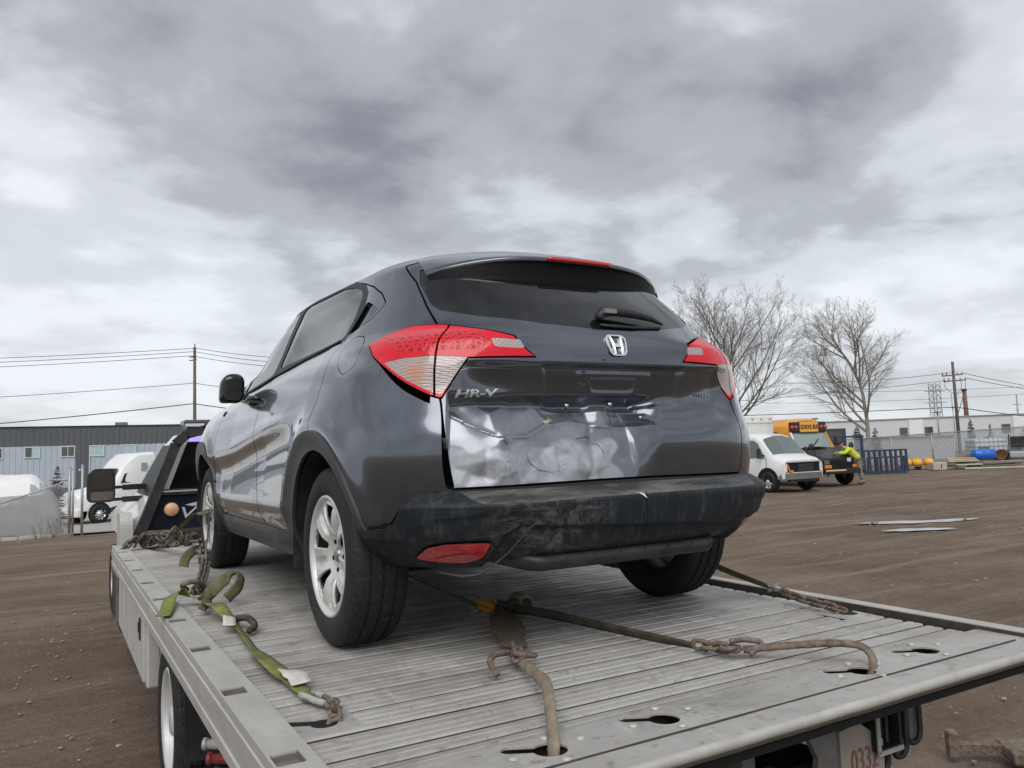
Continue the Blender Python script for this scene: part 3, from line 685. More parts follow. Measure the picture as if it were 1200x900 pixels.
def grid_obj(name,G,m,parent,flip=False,smooth=True):
    a,b=G.shape[:2]; ii=np.arange(a*b).reshape(a,b); F=np.dstack([ii[:-1,:-1],ii[:-1,1:],ii[1:,1:],ii[1:,:-1]]).reshape(-1,4)
    if flip: F=F[:,::-1]
    return obj(name,G.reshape(-1,3),F.tolist(),m,parent,smooth)
REFL=rounded([(.845,.350),(.775,.396),(.712,.407),(.545,.408),(.600,.352),(.66,.332),(.75,.334)],4,.22)
def bumper_grid():
    h=np.concatenate([np.arange(0,.95,.0075),np.arange(.95,1.30,.012)]); H=np.concatenate([-h[::-1],h[1:]])
    v=np.linspace(0,11,150); G=body(u_of_h(np.abs(H)),v,BR); G[:,:,0]*=np.where(H<0,-1,1)[None]
    n=grid_normals(G)
    if n[75,len(h)-1,1]>0: n=-n
    HH=np.broadcast_to(H[None],G.shape[:2]); Z=G[:,:,2].copy(); ah=np.abs(HH)
    out=np.zeros_like(Z)
    # recessed middle below the curved seam, and the hollow round the reflector
    seam=np.interp(HH,[-.64,-.56,-.50,-.42,.45,.53,.60,.66],[.30,.375,.43,.462,.415,.38,.34,.30]); inside=sstep(0,.018,seam-Z)*sstep(.66,.62,ah)
    out-=.022*inside
    s=sdf(REFL,ah,Z); out-=.014*sstep(-.018,.006,s)
    line=np.interp(ah,[.50,.62,.72,.80,.86],[.500,.497,.488,.462,.42]); out-=.007*sstep(.010,-.010,Z-line)*sstep(.40,.55,ah)
    # the knock: left half of the bumper is pushed in, waved and gouged
    out-=.020*np.exp(-((HH+.40)/.18)**2-((Z-.46)/.07)**2)
    out-=.020*np.exp(-((HH+.42)/.05)**2-((Z-.47)/.03)**2)*.6
    wv=np.array([[noise.noise(Vector((a*9,b*14,3.3))) for a in H[::2]] for b in v[::3]/11])
    wv=np.repeat(np.repeat(wv,3,axis=0),2,axis=1)[:G.shape[0],:G.shape[1]]
    if wv.shape[1]<G.shape[1]: wv=np.pad(wv,((0,0),(0,G.shape[1]-wv.shape[1])),mode='edge')
    out+=.004*wv*sstep(.1,-.3,HH)*sstep(.33,.4,Z)*sstep(.56,.50,Z)
    G=G+n*out[:,:,None]
    return G,HH,Z,n
def build_bumper(car):
    G,HH,Z,n=bumper_grid(); V=np.dstack([G,HH,np.zeros_like(HH),G[:,:,1],Z]).reshape(-1,7)
    a,b=G.shape[:2]; ii=np.arange(a*b).reshape(a,b); F=np.dstack([ii[:-1,:-1],ii[:-1,1:],ii[1:,1:],ii[1:,:-1]]).reshape(-1,4)
    sh=Sheet(V,[tuple(q) for q in F.tolist()]); bl=np.array(BUMP_LINE)
    top=lambda V: np.where(np.abs(V[:,3])<.62,1,np.interp(np.abs(V[:,3]),bl[:,0],bl[:,1])+.010-V[:,6])
    ar=lambda V: np.hypot(V[:,5]-.04,V[:,6]-.33)-.405
    g_r=lambda V: sdf(REFL,np.abs(V[:,3]),V[:,6])
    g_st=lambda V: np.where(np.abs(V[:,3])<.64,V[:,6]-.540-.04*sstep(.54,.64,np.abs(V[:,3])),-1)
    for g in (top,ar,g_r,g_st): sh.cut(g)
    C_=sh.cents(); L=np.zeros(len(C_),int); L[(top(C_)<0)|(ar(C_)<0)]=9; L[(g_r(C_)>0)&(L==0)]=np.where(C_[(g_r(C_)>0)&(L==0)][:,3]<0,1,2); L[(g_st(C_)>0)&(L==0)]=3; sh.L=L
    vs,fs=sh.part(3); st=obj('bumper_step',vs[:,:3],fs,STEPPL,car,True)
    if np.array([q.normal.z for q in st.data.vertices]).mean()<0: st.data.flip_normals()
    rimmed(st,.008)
    vs,fs=sh.part(0); o=obj('rear_bumper',vs[:,:3],fs,BUMPER,car,True)
    if np.array([q.normal.y for q in o.data.vertices]).mean()>0: o.data.flip_normals()
    rimmed(o,.010)
    for k in (1,2):
        vs,fs=sh.part(k); r=obj('reflector',vs[:,:3],fs,REFRED,o,True)
        if np.array([q.normal.y for q in r.data.vertices]).mean()>0: r.data.flip_normals()
        co=np.array([list(q.co) for q in r.data.vertices])+np.array([list(q.normal) for q in r.data.vertices])*.006; r.data.vertices.foreach_set('co',co.astype(np.float32).ravel())
    # lower valance with its cross ribs
    xs=np.linspace(-.54,.54,60); prof=[(-.58,.300),(-.68,.300),(-.722,.304),(-.734,.312),(-.740,.332),(-.736,.350),(-.69,.358)]
    P=np.zeros((len(prof),len(xs),3))
    for j,x in enumerate(xs):
        k=sstep(.54,.36,abs(x)); 
        for i,(y,z) in enumerate(prof): P[i,j]=(x,y*(.86+.14*k)+.05*(1-k)+.05*x*x,z+.045*(1-k)+(.03*x+.004)*0)
    g=grid_obj('rear_valance',P,BLACKPL,car)
    if np.array([q.normal.y for q in g.data.vertices]).mean()>0: g.data.flip_normals()
    solid(g,.005)
    mb=MB()
    for x in np.arange(-.30,.40,.11): mb.bar((x,-.738+.05*x*x,.314),(x+.03,-.739+.05*x*x,.348),.004,.003)
    mb.build('valance_rib',BLACKPL,g).__setitem__('kind','stuff')
    # crack with the white flake of paint above it
    m=MB(); m.tube([(.012,-.806,.548),(.016,-.812,.53),(.013,-.812,.51),(.017,-.810,.488),(.012,-.806,.455),(.015,-.803,.42)],[.0015,.003,.002,.0025,.0015,.0008],5); m.build('crack',DARK,o)
    m=MB(); m.add([(-.035,-.792,.5512),(-.02,-.806,.5475),(.004,-.810,.540),(.016,-.8125,.522),(.008,-.8135,.527),(-.01,-.808,.540)],[(0,1,2,3,4,5)]); m.build('paint_flake',WHITEP,o)
    # torn edge of the lower left panel
    m=MB(); m.tube([(-.685,-.55,.322),(-.66,-.60,.316),(-.62,-.645,.308),(-.585,-.675,.312),(-.545,-.70,.335),(-.50,-.728,.375),(-.46,-.748,.42),(-.43,-.758,.455),(-.41,-.765,.466),(-.385,-.77,.462)],[.004,.006,.008,.007,.005,.004,.003,.003,.003,.002],6,sq=.5); m.build('torn_trim',BLACKPL,o)
    # bits behind: silencer, beam, fuel tank, underbody
    m=MB(); m.box((0,.78,.34),(1.20,1.8,.16)); m.box((0,-.34,.41),(.9,.36,.10)); m.box((0,2.55,.36),(1.1,.9,.2)); m.box((0,1.3,.42),(1.55,1.9,.2)); m.build('underbody',DARK,car)
    m=MB(); m.tube([(.10,-.42,.33),(.40,-.42,.33)],.070,14); m.build('exhaust_silencer',STEEL,car)
    m=MB(); m.tube([(-.74,0,.30),(.74,0,.30)],.035,10); m.bar((-.55,0,.30),(-.50,.5,.33),.06); m.bar((.55,0,.30),(.50,.5,.33),.06); m.build('rear_axle_beam',DARK,car)
    m=MB(); m.box((-.80,-.36,.485),(.02,.02,.05)); m.build('bumper_bracket',STEEL,o)
    return o
BUMPER=mat('scuffed_bumper',(.011,.015,.020),.52,var=.15,vscale=16,bump=.0005,bscale=240,spec=.35,dirt=(.15,.145,.13),dscale=10,damt=.38,aniso=(3.2,3.2,.55),dlo=.50,dhi=.78)
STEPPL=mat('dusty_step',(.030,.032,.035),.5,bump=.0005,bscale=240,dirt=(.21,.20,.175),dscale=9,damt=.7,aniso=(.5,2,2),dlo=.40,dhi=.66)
def scuff_bumper():
    nt=BUMPER.node_tree; N=nt.nodes.new; L=nt.links.new; b=nt.nodes['Principled BSDF']; tc=N('ShaderNodeTexCoord')
    d=N('ShaderNodeVectorMath'); d.operation='DISTANCE'; L(tc.outputs['Object'],d.inputs[0]); d.inputs[1].default_value=(-.36,-.78,.465)
    f=N('ShaderNodeMapRange'); f.interpolation_type='SMOOTHSTEP'; L(d.outputs['Value'],f.inputs[0]); f.inputs[1].default_value=.33; f.inputs[2].default_value=.06
    def nz(sc,aniso,rot,lo,hi):
        mp=N('ShaderNodeMapping'); mp.inputs['Scale'].default_value=aniso; mp.inputs['Rotation'].default_value=rot; L(tc.outputs['Object'],mp.inputs[0]); n=N('ShaderNodeTexNoise'); n.inputs['Scale'].default_value=sc; n.inputs['Detail'].default_value=10; n.inputs['Roughness'].default_value=.75; n.inputs['Distortion'].default_value=.5; L(mp.outputs[0],n.inputs[0])
        m=N('ShaderNodeMapRange'); L(n.outputs[0],m.inputs[0]); m.inputs[1].default_value=lo; m.inputs[2].default_value=hi; return m.outputs[0]
    mx=N('ShaderNodeMath'); mx.operation='MAXIMUM'; L(nz(20,(1,1,1),(0,0,0),.50,.66),mx.inputs[0]); L(nz(26,(.35,1,2.2),(0,.5,0),.52,.64),mx.inputs[1])
    mu=N('ShaderNodeMath'); mu.operation='MULTIPLY'; L(mx.outputs[0],mu.inputs[0]); L(f.outputs[0],mu.inputs[1])
    m8=N('ShaderNodeMath'); m8.operation='MULTIPLY'; L(mu.outputs[0],m8.inputs[0]); m8.inputs[1].default_value=.60
    old=b.inputs['Base Color'].links[0].from_socket; c=N('ShaderNodeMixRGB'); L(m8.outputs[0],c.inputs[0]); L(old,c.inputs[1]); c.inputs[2].default_value=(.17,.168,.155,1); L(c.outputs[0],b.inputs['Base Color'])
scuff_bumper()
REFRED=mat('reflector_red',(.45,.008,.012),.15,coat=1.0); WHITEP=mat('white_flake',(.75,.75,.74),.5)

# body lookup for badges and trim: rays onto the finished panels
def panel_bvh(keys):
    vs=[];fs=[]
    for k in keys:
        me=CARP[k].data; o=len(vs); vs+=[q.co.copy() for q in me.vertices]; fs+=[[i+o for i in p.vertices] for p in me.polygons]
    return BVHTree.FromPolygons(vs,fs)
REAR_T=panel_bvh([k for k in CARP if k[0] in('tailgate','rear_window','gate_light')])
TOP_T=panel_bvh([k for k in CARP if k[0] in('tailgate','rear_window','roof','quarter_panel')])
SIDE_T=panel_bvh([k for k in CARP if k[0] in('front_door','rear_door','quarter_panel','front_door_window','window_trim','front_fender')])
def on_rear(x,z):
    hit,n,_,_=REAR_T.ray_cast(Vector((x,-3,z)),Vector((0,1,0)))
    if hit is None: hit,n=Vector((x,-.7,z)),Vector((0,-1,0))
    return hit,(n if n.y<0 else -n)
def on_side(y,z,s=-1):
    hit,n,_,_=SIDE_T.ray_cast(Vector((s*3,y,z)),Vector((-s,0,0)))
    if hit is None: return Vector((s*.84,y,z)),Vector((s,0,0))
    return hit,(n if n.x*s>0 else -n)
def rear_decal(name,me,x0,z0,sx,sz,shear,depth,m,parent,rot=0.0):
    """lay flat lettering on the tailgate, following its surface"""
    for q in me.vertices:
        a,b=q.co.x*sx+q.co.y*shear*sz,q.co.y*sz
        a,b=a*math.cos(rot)-b*math.sin(rot),a*math.sin(rot)+b*math.cos(rot)
        p,n=on_rear(x0+a,z0+b); q.co=p+Vector((0,-1,0))*(q.co.z*1.0+depth)
    me.materials.clear(); me.materials.append(m); me.name=name
    o=bpy.data.objects.new(name,me); COL.objects.link(o); o.parent=parent; return o
def build_details(car):
    gate=CARP[('tailgate',0)]
    # maker's emblem: rounded frame with an H inside
    def ring(w0,w1,hh,k): return rounded([(-w0,hh),(w0,hh),(w1,-hh),(-w1,-hh)],6,k)
    m=MB(); oz=1.069; o1=ring(.047,.037,.040,.30); i1=ring(.0395,.0305,.0345,.28)
    def P3(a,z,d): p,n=on_rear(a,z); return p+Vector((0,-1,0))*d
    n=len(o1); vs=[P3(a,oz+b,.002) for a,b in o1]+[P3(a,oz+b,.008) for a,b in o1]+[P3(a,oz+b,.008) for a,b in i1]+[P3(a,oz+b,.002) for a,b in i1]
    fs=[(r*n+i,r*n+(i+1)%n,(r+1)*n+(i+1)%n,(r+1)*n+i) for r in range(3) for i in range(n)]; m.add(vs,fs)
    for s in (-1,1):
        q=[(s*.034,.036),(s*.0225,.036),(s*.0125,.004),(s*.0135,-.036),(s*.0235,-.036),(s*.022,-.010)]
        m.add([P3(a,oz+b,.001) for a,b in q]+[P3(a,oz+b,.0085) for a,b in q],[tuple(range(6)),tuple(range(11,5,-1))]+[(i,(i+1)%6,(i+1)%6+6,i+6) for i in range(6)])
    q=[(-.0155,.006),(.0155,.006),(.0145,-.007),(-.0145,-.007)]; m.add([P3(a,oz+b,.001) for a,b in q]+[P3(a,oz+b,.0083) for a,b in q],[(0,1,2,3),(7,6,5,4)]+[(i,(i+1)%4,(i+1)%4+4,i+4) for i in range(4)])
    m.build('emblem',CHROME,gate)
    rear_decal('model_lettering',text_mesh('HR-V',.034,.0025,.0008),-.548,.894,1.93,1.02,.28,.004,mat('bright_lettering',(.62,.63,.65),.35,.5),gate,.035)
    rear_decal('dealer_lettering',text_mesh('ITH-Jfa',.018,.001),.442,.893,2.0,1.15,0,.003,mat('dull_silver',(.35,.36,.38),.35,.8),gate,-.02)
    for x,z,b in ((-.175,.856,1),(.011,.859,1),(-.139,.967,0),(.041,.974,0),(-.068,1.008,0)):
        p,nn=on_rear(x,z); mb=MB(); r=.0085 if b else .008
        mb.lathe([(0,-.004 if b else .001),(r*.8,-.004 if b else -.0),(r,-.001),(r,.004)],14,tuple(p),'y'); mb.build('plate_screw' if b else 'plate_hole',CHROME if b else BLACKPL,gate)
    # broken yellowish plastic at the end of the ledge, nub holes
    rr=random.Random(3); mb=MB(); p,_=on_rear(-.292,.797)
    for k in range(11):
        a=rr.uniform(0,2*PI); l=rr.uniform(.010,.026); d=Vector((math.cos(a),-.35,math.sin(a)*.8)); q=d.cross(Vector((0,1,0))).normalized()*rr.uniform(.002,.005)
        mb.add([p+Vector((0,-.002,0))-q,p+Vector((0,-.004,0))+q,p+d*l],[(0,1,2)])
    mb.build('torn_paint',mat('torn_primer',(.55,.52,.42),.8),gate)
    for x,z in ((-.495,.739),(.122,.809)):
        p,_=on_rear(x,z); mb=MB(); mb.lathe([(0,-.004),(.004,-.003),(.005,.002)],8,tuple(p),'y'); mb.build('dent_tip',WHITEP,gate)
    # thin dark lines along the tailgate creases
    def crease_tube(pts,w):
        c=[on_rear(x,z)[0]+Vector((0,-.0016,0)) for x,z in pts]; mb=MB(); mb.tube(c,[w*(.4 if i in(0,len(c)-1) else 1) for i in range(len(c))],4); return mb
    for pts,w in (([(-.15,.722),(-.11,.715),(-.095,.69),(-.10,.665)],.0008),([(-.40,.69),(-.39,.66),(-.36,.635),(-.31,.625)],.0008),([(-.20,.735),(-.16,.742),(-.13,.735)],.0013)):
        crease_tube(pts,w).build('crease_line',DARK,gate)
    # moulding line above the model lettering
    for pts in ([(-.615,.95),(-.60,.972),(-.575,.979),(-.52,.979),(-.42,.977)],): crease_tube(pts,.0012).build('panel_crease',mat('dull_silver',(.35,.36,.38),.35,.8),gate)
    # rear wiper
    wm=MB(); 
    def W3(x,z,d): p,n=on_rear(x,z); return p+n*d
    wm.tube([W3(-.045,1.160,.02),W3(-.02,1.178,.03),W3(.03,1.183,.035),W3(.12,1.176,.035),W3(.20,1.166,.03),W3(.262,1.155,.018)],[.016,.020,.022,.019,.014,.006],8,sq=.8); w=wm.build('rear_wiper',BLACKPL,gate)
    wb=MB(); wb.tube([W3(-.04,1.142,.008),W3(.10,1.137,.010),W3(.25,1.146,.008)],.006,6); wb.build('wiper_blade',BLACKPL,w)
    wc=MB(); wc.box(tuple(W3(-.005,1.168,.05)),(.055,.012,.016)); wc.build('wiper_cap',STEEL,w)
    # spoiler over the rear window
    s=np.linspace(-1,1,61); A=np.abs(s)**3
    T=np.c_[.558*s,-.49+.215*A,1.428-.048*A]
    up=[];lo=[]
    for i,q in enumerate(s):
        x=.525*q; y=-.16+.05*abs(q)**3
        h,_,_,_=TOP_T.ray_cast(Vector((x,y,3)),Vector((0,0,-1))); up.append(h if h is not None else Vector((x,y,1.45)))
        h,_,_,_=REAR_T.ray_cast(Vector((.55*q,-3,1.352-.005*q*q)),Vector((0,1,0))); lo.append(h if h is not None else Vector((.55*q,-.3,1.35)))
    rows=[]
    for t in np.linspace(0,1,10):
        row=[]
        for i in range(61):
            a=Vector(up[i])+Vector((0,0,.004)); b=Vector(T[i]); p=a.lerp(b,t); p.z+=.020*math.sin(PI*t)*(1-.6*A[i]); row.append(p)
        rows.append(row)
    for dz,dy in ((-.006,-.004),(-.016,.0)): rows.append([Vector(T[i])+Vector((0,dy,dz)) for i in range(61)])
    g=grid_obj('spoiler',np.array([[list(p) for p in r] for r in rows]),PAINT,gate)
    if g.data.polygons[30*4].normal.z<0: g.data.flip_normals()
    under=[[Vector(T[i])+Vector((0,.0005,-.0162)) for i in range(61)]]+[[ (Vector(T[i])+Vector((0,0,-.017))).lerp(Vector(lo[i]),t)+Vector((0,0,.022*math.sin(PI*t))) for i in range(61)] for t in np.linspace(.08,1,8)]
    u=grid_obj('spoiler_underside',np.array([[list(p) for p in r] for r in under]),mat('spoiler_black',(.006,.006,.007),.55,spec=.25),g)
    b=[[Vector(T[i])+Vector((0,-.0075,dz)) for i in range(61) if -.30<=s[i]<=.30] for dz in (.001,-.015)]; bl_=grid_obj('brake_light',np.array([[list(p) for p in r] for r in b]),REFRED,g); solid(bl_,.006,0)
    # door mirror and handles, both sides
    for sx in (-1,1):
        fd=CARP[('front_door',0 if sx<0 else 1)]
        bm=bmesh.new(); bmesh.ops.create_icosphere(bm,subdivisions=4,radius=1)
        for q in bm.verts:
            p=q.co.copy(); f=lambda t,e: math.copysign(abs(t)**e,t)
            x,y,z=f(p.x,.62)*.066,f(p.y,.8)*(.085 if p.y>0 else .050),f(p.z,.60)*.083
            z+=.012*(1-abs(p.x)); x+=.012*p.z
            q.co=Vector((sx*(.898)+x*1.0,1.64+y,1.088+z))
        me=bpy.data.meshes.new('mirror'); bm.to_mesh(me); bm.free(); me.materials.append(GLOSSBLK); me.polygons.foreach_set('use_smooth',[True]*len(me.polygons))
        mi=bpy.data.objects.new('mirror',me); COL.objects.link(mi); mi.parent=fd
        mb=MB(); mb.add([(sx*(.898+a),1.5855+.004*abs(a)/.08,1.088+b) for a,b in rounded([(-.048,.064),(.050,.058),(.052,-.053),(-.042,-.060)],5,.3)],[tuple(range(24))]); mb.build('mirror_glass',mat('mirror_glass',(.02,.021,.023),.12,.0),mi)
        mb=MB(); mb.bar((sx*.79,1.70,1.045),(sx*.87,1.66,1.05),.10,.035); mb.build('mirror_arm',GLOSSBLK,mi)
        pts=[]
        for t in np.linspace(0,1,9):
            y=1.235+.215*t; p,n=on_side(y,1.012-.012*t,sx); pts.append(p+n*(.006+.030*math.sin(PI*t)**.6))
        mb=MB(); mb.tube(pts,[.010,.014,.016,.017,.017,.017,.016,.014,.010],8); mb.build('door_handle',GLOSSBLK,fd)
        # belt seal under the glass
        pts=[on_side(y,z,sx)[0]+Vector((sx*.004,0,0)) for y,z in ((1.78,1.074),(1.55,1.081),(1.30,1.098),(1.135,1.113),(.9,1.126),(.6,1.144),(.3,1.155),(.12,1.164))]
        mb=MB(); mb.tube(spline(pts,5),.005,6); mb.build('belt_seal',BLACKPL,fd)
        # wheel housings
        for yc,zc,r in ((.04,.33,.405),(2.64,.34,.41)):
            g=[[Vector((sx*xx,yc+math.cos(a)*r*k,zc+math.sin(a)*r*k)) for a in np.linspace(-.22,PI-.38,28)] for xx,k in ((.875,1.0),(.70,.99),(.55,.98),(.545,.05))]
            grid_obj('wheel_housing',np.array([[list(p) for p in rr_] for rr_ in g]),BLACKPL,car)
def build_wheel(car):
    # local: axle along x, outer face towards -x
    P=[];F=[]; rr_=np.concatenate([np.linspace(.028,.10,10),np.linspace(.105,.212,24)]); na=180
    th=np.arange(na)*2*PI/na
    Rg,Tg=np.meshgrid(rr_,th,indexing='ij')
    k5=np.cos(5*Tg)
    X=-.085+.030*sstep(.11,.05,Rg)-.010*sstep(.09,.15,Rg)*sstep(.22,.17,Rg)+.006*sstep(.06,.12,Rg)*(-k5)*sstep(.22,.19,Rg)
    # each spoke is creased down its middle and lifted on one side
    ph=((Tg*5/(2*PI))%1.0); X=X+.010*np.abs(ph-.5)*2*sstep(.06,.11,Rg)*sstep(.214,.19,Rg)*0
    X=X+.015*sstep(.115,.075,np.abs(ph-.5)*(Rg/.15)**.3)*sstep(.085,.115,Rg)*sstep(.200,.175,Rg)
    V=np.dstack([X,Rg*np.cos(Tg),Rg*np.sin(Tg),Rg,Tg]).reshape(-1,5); a,b=Rg.shape; ii=np.arange(a*b).reshape(a,b)
    i2=np.roll(ii,-1,axis=1); Fq=np.dstack([ii[:-1],i2[:-1],i2[1:],ii[1:]]).reshape(-1,4)
    sh=Sheet(V,[tuple(q) for q in Fq.tolist()])
    op=rounded([(-.013,.080),(.014,.078),(.040,.145),(.055,.186),(-.022,.196),(-.050,.184)],4,.18)
    def g(V):
        y,z=V[:,1],V[:,2]; t=np.arctan2(z,y); best=np.full(len(V),-9.)
        for k in range(5):
            c=2*PI*k/5; ca,sa=math.cos(c),math.sin(c); rad=y*ca+z*sa; tan=-y*sa+z*ca
            best=np.maximum(best,sdf(op,tan,rad))
        return best
    sh.cut(g); C_=sh.cents(); sh.L=np.where(g(C_)>0,1,0); vs,fs=sh.part(0)
    rim=obj('wheel',vs[:,:3],fs,ALLOY,car,True)
    if np.array([q.normal.x for q in rim.data.vertices]).mean()>0: rim.data.flip_normals()
    solid(rim,.013); 
    m=MB(); m.lathe([(.205,-.078),(.206,-.05),(.198,.0),(.205,.07),(.222,.09),(.228,.10)],72,axis='x'); m.build('rim_barrel',mat('barrel_grey',(.06,.06,.06),.6,.3),rim)
    m=MB(); m.lathe([(.200,-.074),(.207,-.086),(.212,-.098),(.219,-.104),(.226,-.100),(.228,-.09),(.222,-.075)],72,axis='x'); m.build('rim_lip',ALLOY,rim)
    m=MB(); m.lathe([(0,-.066),(.022,-.066),(.027,-.060),(.028,-.05)],24,axis='x'); m.build('hub_cap',mat('cap_grey',(.35,.35,.36),.3,.8),rim)
    m=MB()
    for k in range(5):
        c=2*PI*(k+.5)/5; m.lathe([(0,-.060),(.009,-.060),(.0115,-.045)],8,(0,.056*math.cos(c),.056*math.sin(c)),'x')
    m.build('lug_nut',DARK,rim).__setitem__('kind','stuff')
    m=MB(); m.lathe([(.03,-.02),(.135,-.02),(.135,-.004),(.03,-.004)],40,axis='x'); m.build('brake_disc',mat('worn_disc',(.035,.03,.028),.6,.3),rim)
    # tyre with cut tread
    prof=[(.226,-.098),(.236,-.106),(.255,-.1095),(.275,-.110),(.295,-.107),(.312,-.100),(.322,-.092),(.3275,-.084),(.331,-.070),(.3325,-.052),(.3255,-.050),(.3255,-.043),(.333,-.041),(.334,-.022),(.334,-.006),(.3265,-.004)]
    prof=prof+[(r,-x) for r,x in prof[::-1]]
    n=216; vs=[];fs=[]; mlen=len(prof)
    for k in range(n):
        a=2*PI*k/n
        for j,(r,x) in enumerate(prof):
            rr2=r
            if r>.3265:
                ph=(k+ (2 if abs(x)<.045 else 0) + int(abs(x)*40))%6
                if ph==0: rr2=r-.0045
                elif ph==3 and abs(x)>.04: rr2=r-.0018
            elif .3<r<=.3265 and abs(x)>.08 and k%6==0: rr2=r-.002
            vs.append((x,rr2*math.cos(a),rr2*math.sin(a)))
    for k in range(n):
        for j in range(mlen-1): fs.append((k*mlen+j,((k+1)%n)*mlen+j,((k+1)%n)*mlen+j+1,k*mlen+j+1))
    t=obj('tyre',vs,fs,RUBBER,rim,True); sharp(t,50)
    return rim
def place_wheels(car):
    w=build_wheel(car); TX=.765
    for i,(x,y,rz,spin) in enumerate(((-TX,0,0,.35),(-TX,2.61,.0,1.0),(TX,0,PI,.2),(TX,2.61,PI,.6))):
        o=w if i==0 else w.copy()
        if i: COL.objects.link(o)
        o.parent=car; o.rotation_mode='XYZ'
        o.matrix_local=Matrix.Translation((x,y,.332))@Matrix.Rotation(rz,4,'Z')@Matrix.Rotation(spin,4,'X')
        if i:
            for ch in w.children:
                c=ch.copy(); COL.objects.link(c); c.parent=o
build_bumper(CAR); build_details(CAR); place_wheels(CAR)

# ------------------------------------------------------------------ flatbed tow truck
def deck_mat():
    """worn extruded aluminium: rubbed bright along the load path, brown grime, oil and rust stains"""
    M_=bpy.data.materials.new('worn_aluminium'); M_.use_nodes=True; nt=M_.node_tree; N=nt.nodes.new; L=nt.links.new; b=nt.nodes['Principled BSDF']
    ge=N('ShaderNodeNewGeometry'); oi=N('ShaderNodeObjectInfo')
    def nz(s,det,r,sc,dist=0.0):
        mp=N('ShaderNodeMapping'); mp.inputs['Scale'].default_value=sc; L(ge.outputs['Position'],mp.inputs[0]); n=N('ShaderNodeTexNoise'); n.inputs['Scale'].default_value=s; n.inputs['Detail'].default_value=det; n.inputs['Roughness'].default_value=r; n.inputs['Distortion'].default_value=dist; L(mp.outputs[0],n.inputs[0]); return n.outputs[0]
    def mr(x,a_,b_,lo=0,hi=1):
        m=N('ShaderNodeMapRange'); L(x,m.inputs[0]); m.inputs[1].default_value=a_; m.inputs[2].default_value=b_; m.inputs[3].default_value=lo; m.inputs[4].default_value=hi; return m.outputs[0]
    def mix(f,a_,c):
        m=N('ShaderNodeMixRGB'); L(f,m.inputs[0])
        for i,q in ((1,a_),(2,c)):
            if isinstance(q,tuple): m.inputs[i].default_value=(*q,1)
            else: L(q,m.inputs[i])
        return m.outputs[0]
    c=mix(oi.outputs['Random'],(.36,.345,.325),(.46,.45,.43))
    c=mix(mr(nz(2.2,9,.7,(.8,1.2,1),.6),.45,.66,0,.70),c,(.225,.205,.178))
    c=mix(mr(nz(1.1,7,.65,(1,1,1),.6),.55,.70,0,.6),c,(.19,.15,.115))
    c=mix(mr(nz(5,9,.75,(2.2,.35,1),.3),.55,.68,0,.55),c,(.58,.575,.56))
    c=mix(mr(nz(16,8,.75,(.8,1.2,1)),.55,.68,0,.7),c,(.14,.115,.09))
    c=mix(mr(nz(42,5,.7,(1,1,1)),.62,.72,0,.6),c,(.12,.095,.075))
    L(c,b.inputs['Base Color']); b.inputs['Metallic'].default_value=.15; L(mr(nz(6,6,.65,(1,1,1)),.35,.65,.38,.72),b.inputs['Roughness'])
    bp=N('ShaderNodeBump'); bp.inputs['Distance'].default_value=.002; L(nz(55,9,.72,(.5,1.5,1)),bp.inputs['Height']); L(bp.outputs[0],b.inputs['Normal']); return M_
ALU=deck_mat()
ALUR=mat('rail_aluminium',(.47,.46,.43),.48,.2,var=.08,vscale=6,bump=.0004,bscale=180,dirt=(.27,.24,.20),dscale=4,damt=.5,aniso=(2,.7,2),coord='World')
GROOVE=mat('grime_shade_steel',(.062,.053,.042),.9,var=.3,vscale=20)  # plank-groove grime; also colours the painted shade strip on the right rail
BLKSTEEL=mat('black_steel',(.018,.019,.021),.45,var=.2,vscale=8,dirt=(.09,.08,.07),dscale=5,damt=.4)
BOXPAINT=mat('toolbox_paint',(.50,.49,.46),.45,var=.06,vscale=5,dirt=(.30,.27,.23),dscale=4,damt=.6,aniso=(1,1,.5))
WHITEPAINT=mat('white_truck_paint',(.72,.72,.70),.3,coat=.6,dirt=(.45,.42,.38),dscale=2.5,damt=.4)
FRAMEGREY=mat('frame_grey',(.20,.195,.185),.65,.2,var=.25,vscale=9,dirt=(.13,.105,.08),dscale=6,damt=.7,bump=.0006,bscale=90)
DX0,DX1,DY0,DY1=-1.222,1.10,-1.54,4.42
KEY=[(-.742,-1.331,1),(-.387,-1.320,1),(.372,-1.345,1),(.735,-1.318,1)]
def keyhole_sdf(X,Y,cx,cy,s=1,r=.042):
    d=r-np.hypot(X-cx,Y-cy)
    a=(cx-.01,cy+.01); b=(cx-.085*s,cy+.050); ex,ey=b[0]-a[0],b[1]-a[1]
    t=np.clip(((X-a[0])*ex+(Y-a[1])*ey)/(ex*ex+ey*ey),0,1); return np.maximum(d,.019-np.hypot(X-a[0]-ex*t,Y-a[1]-ey*t))
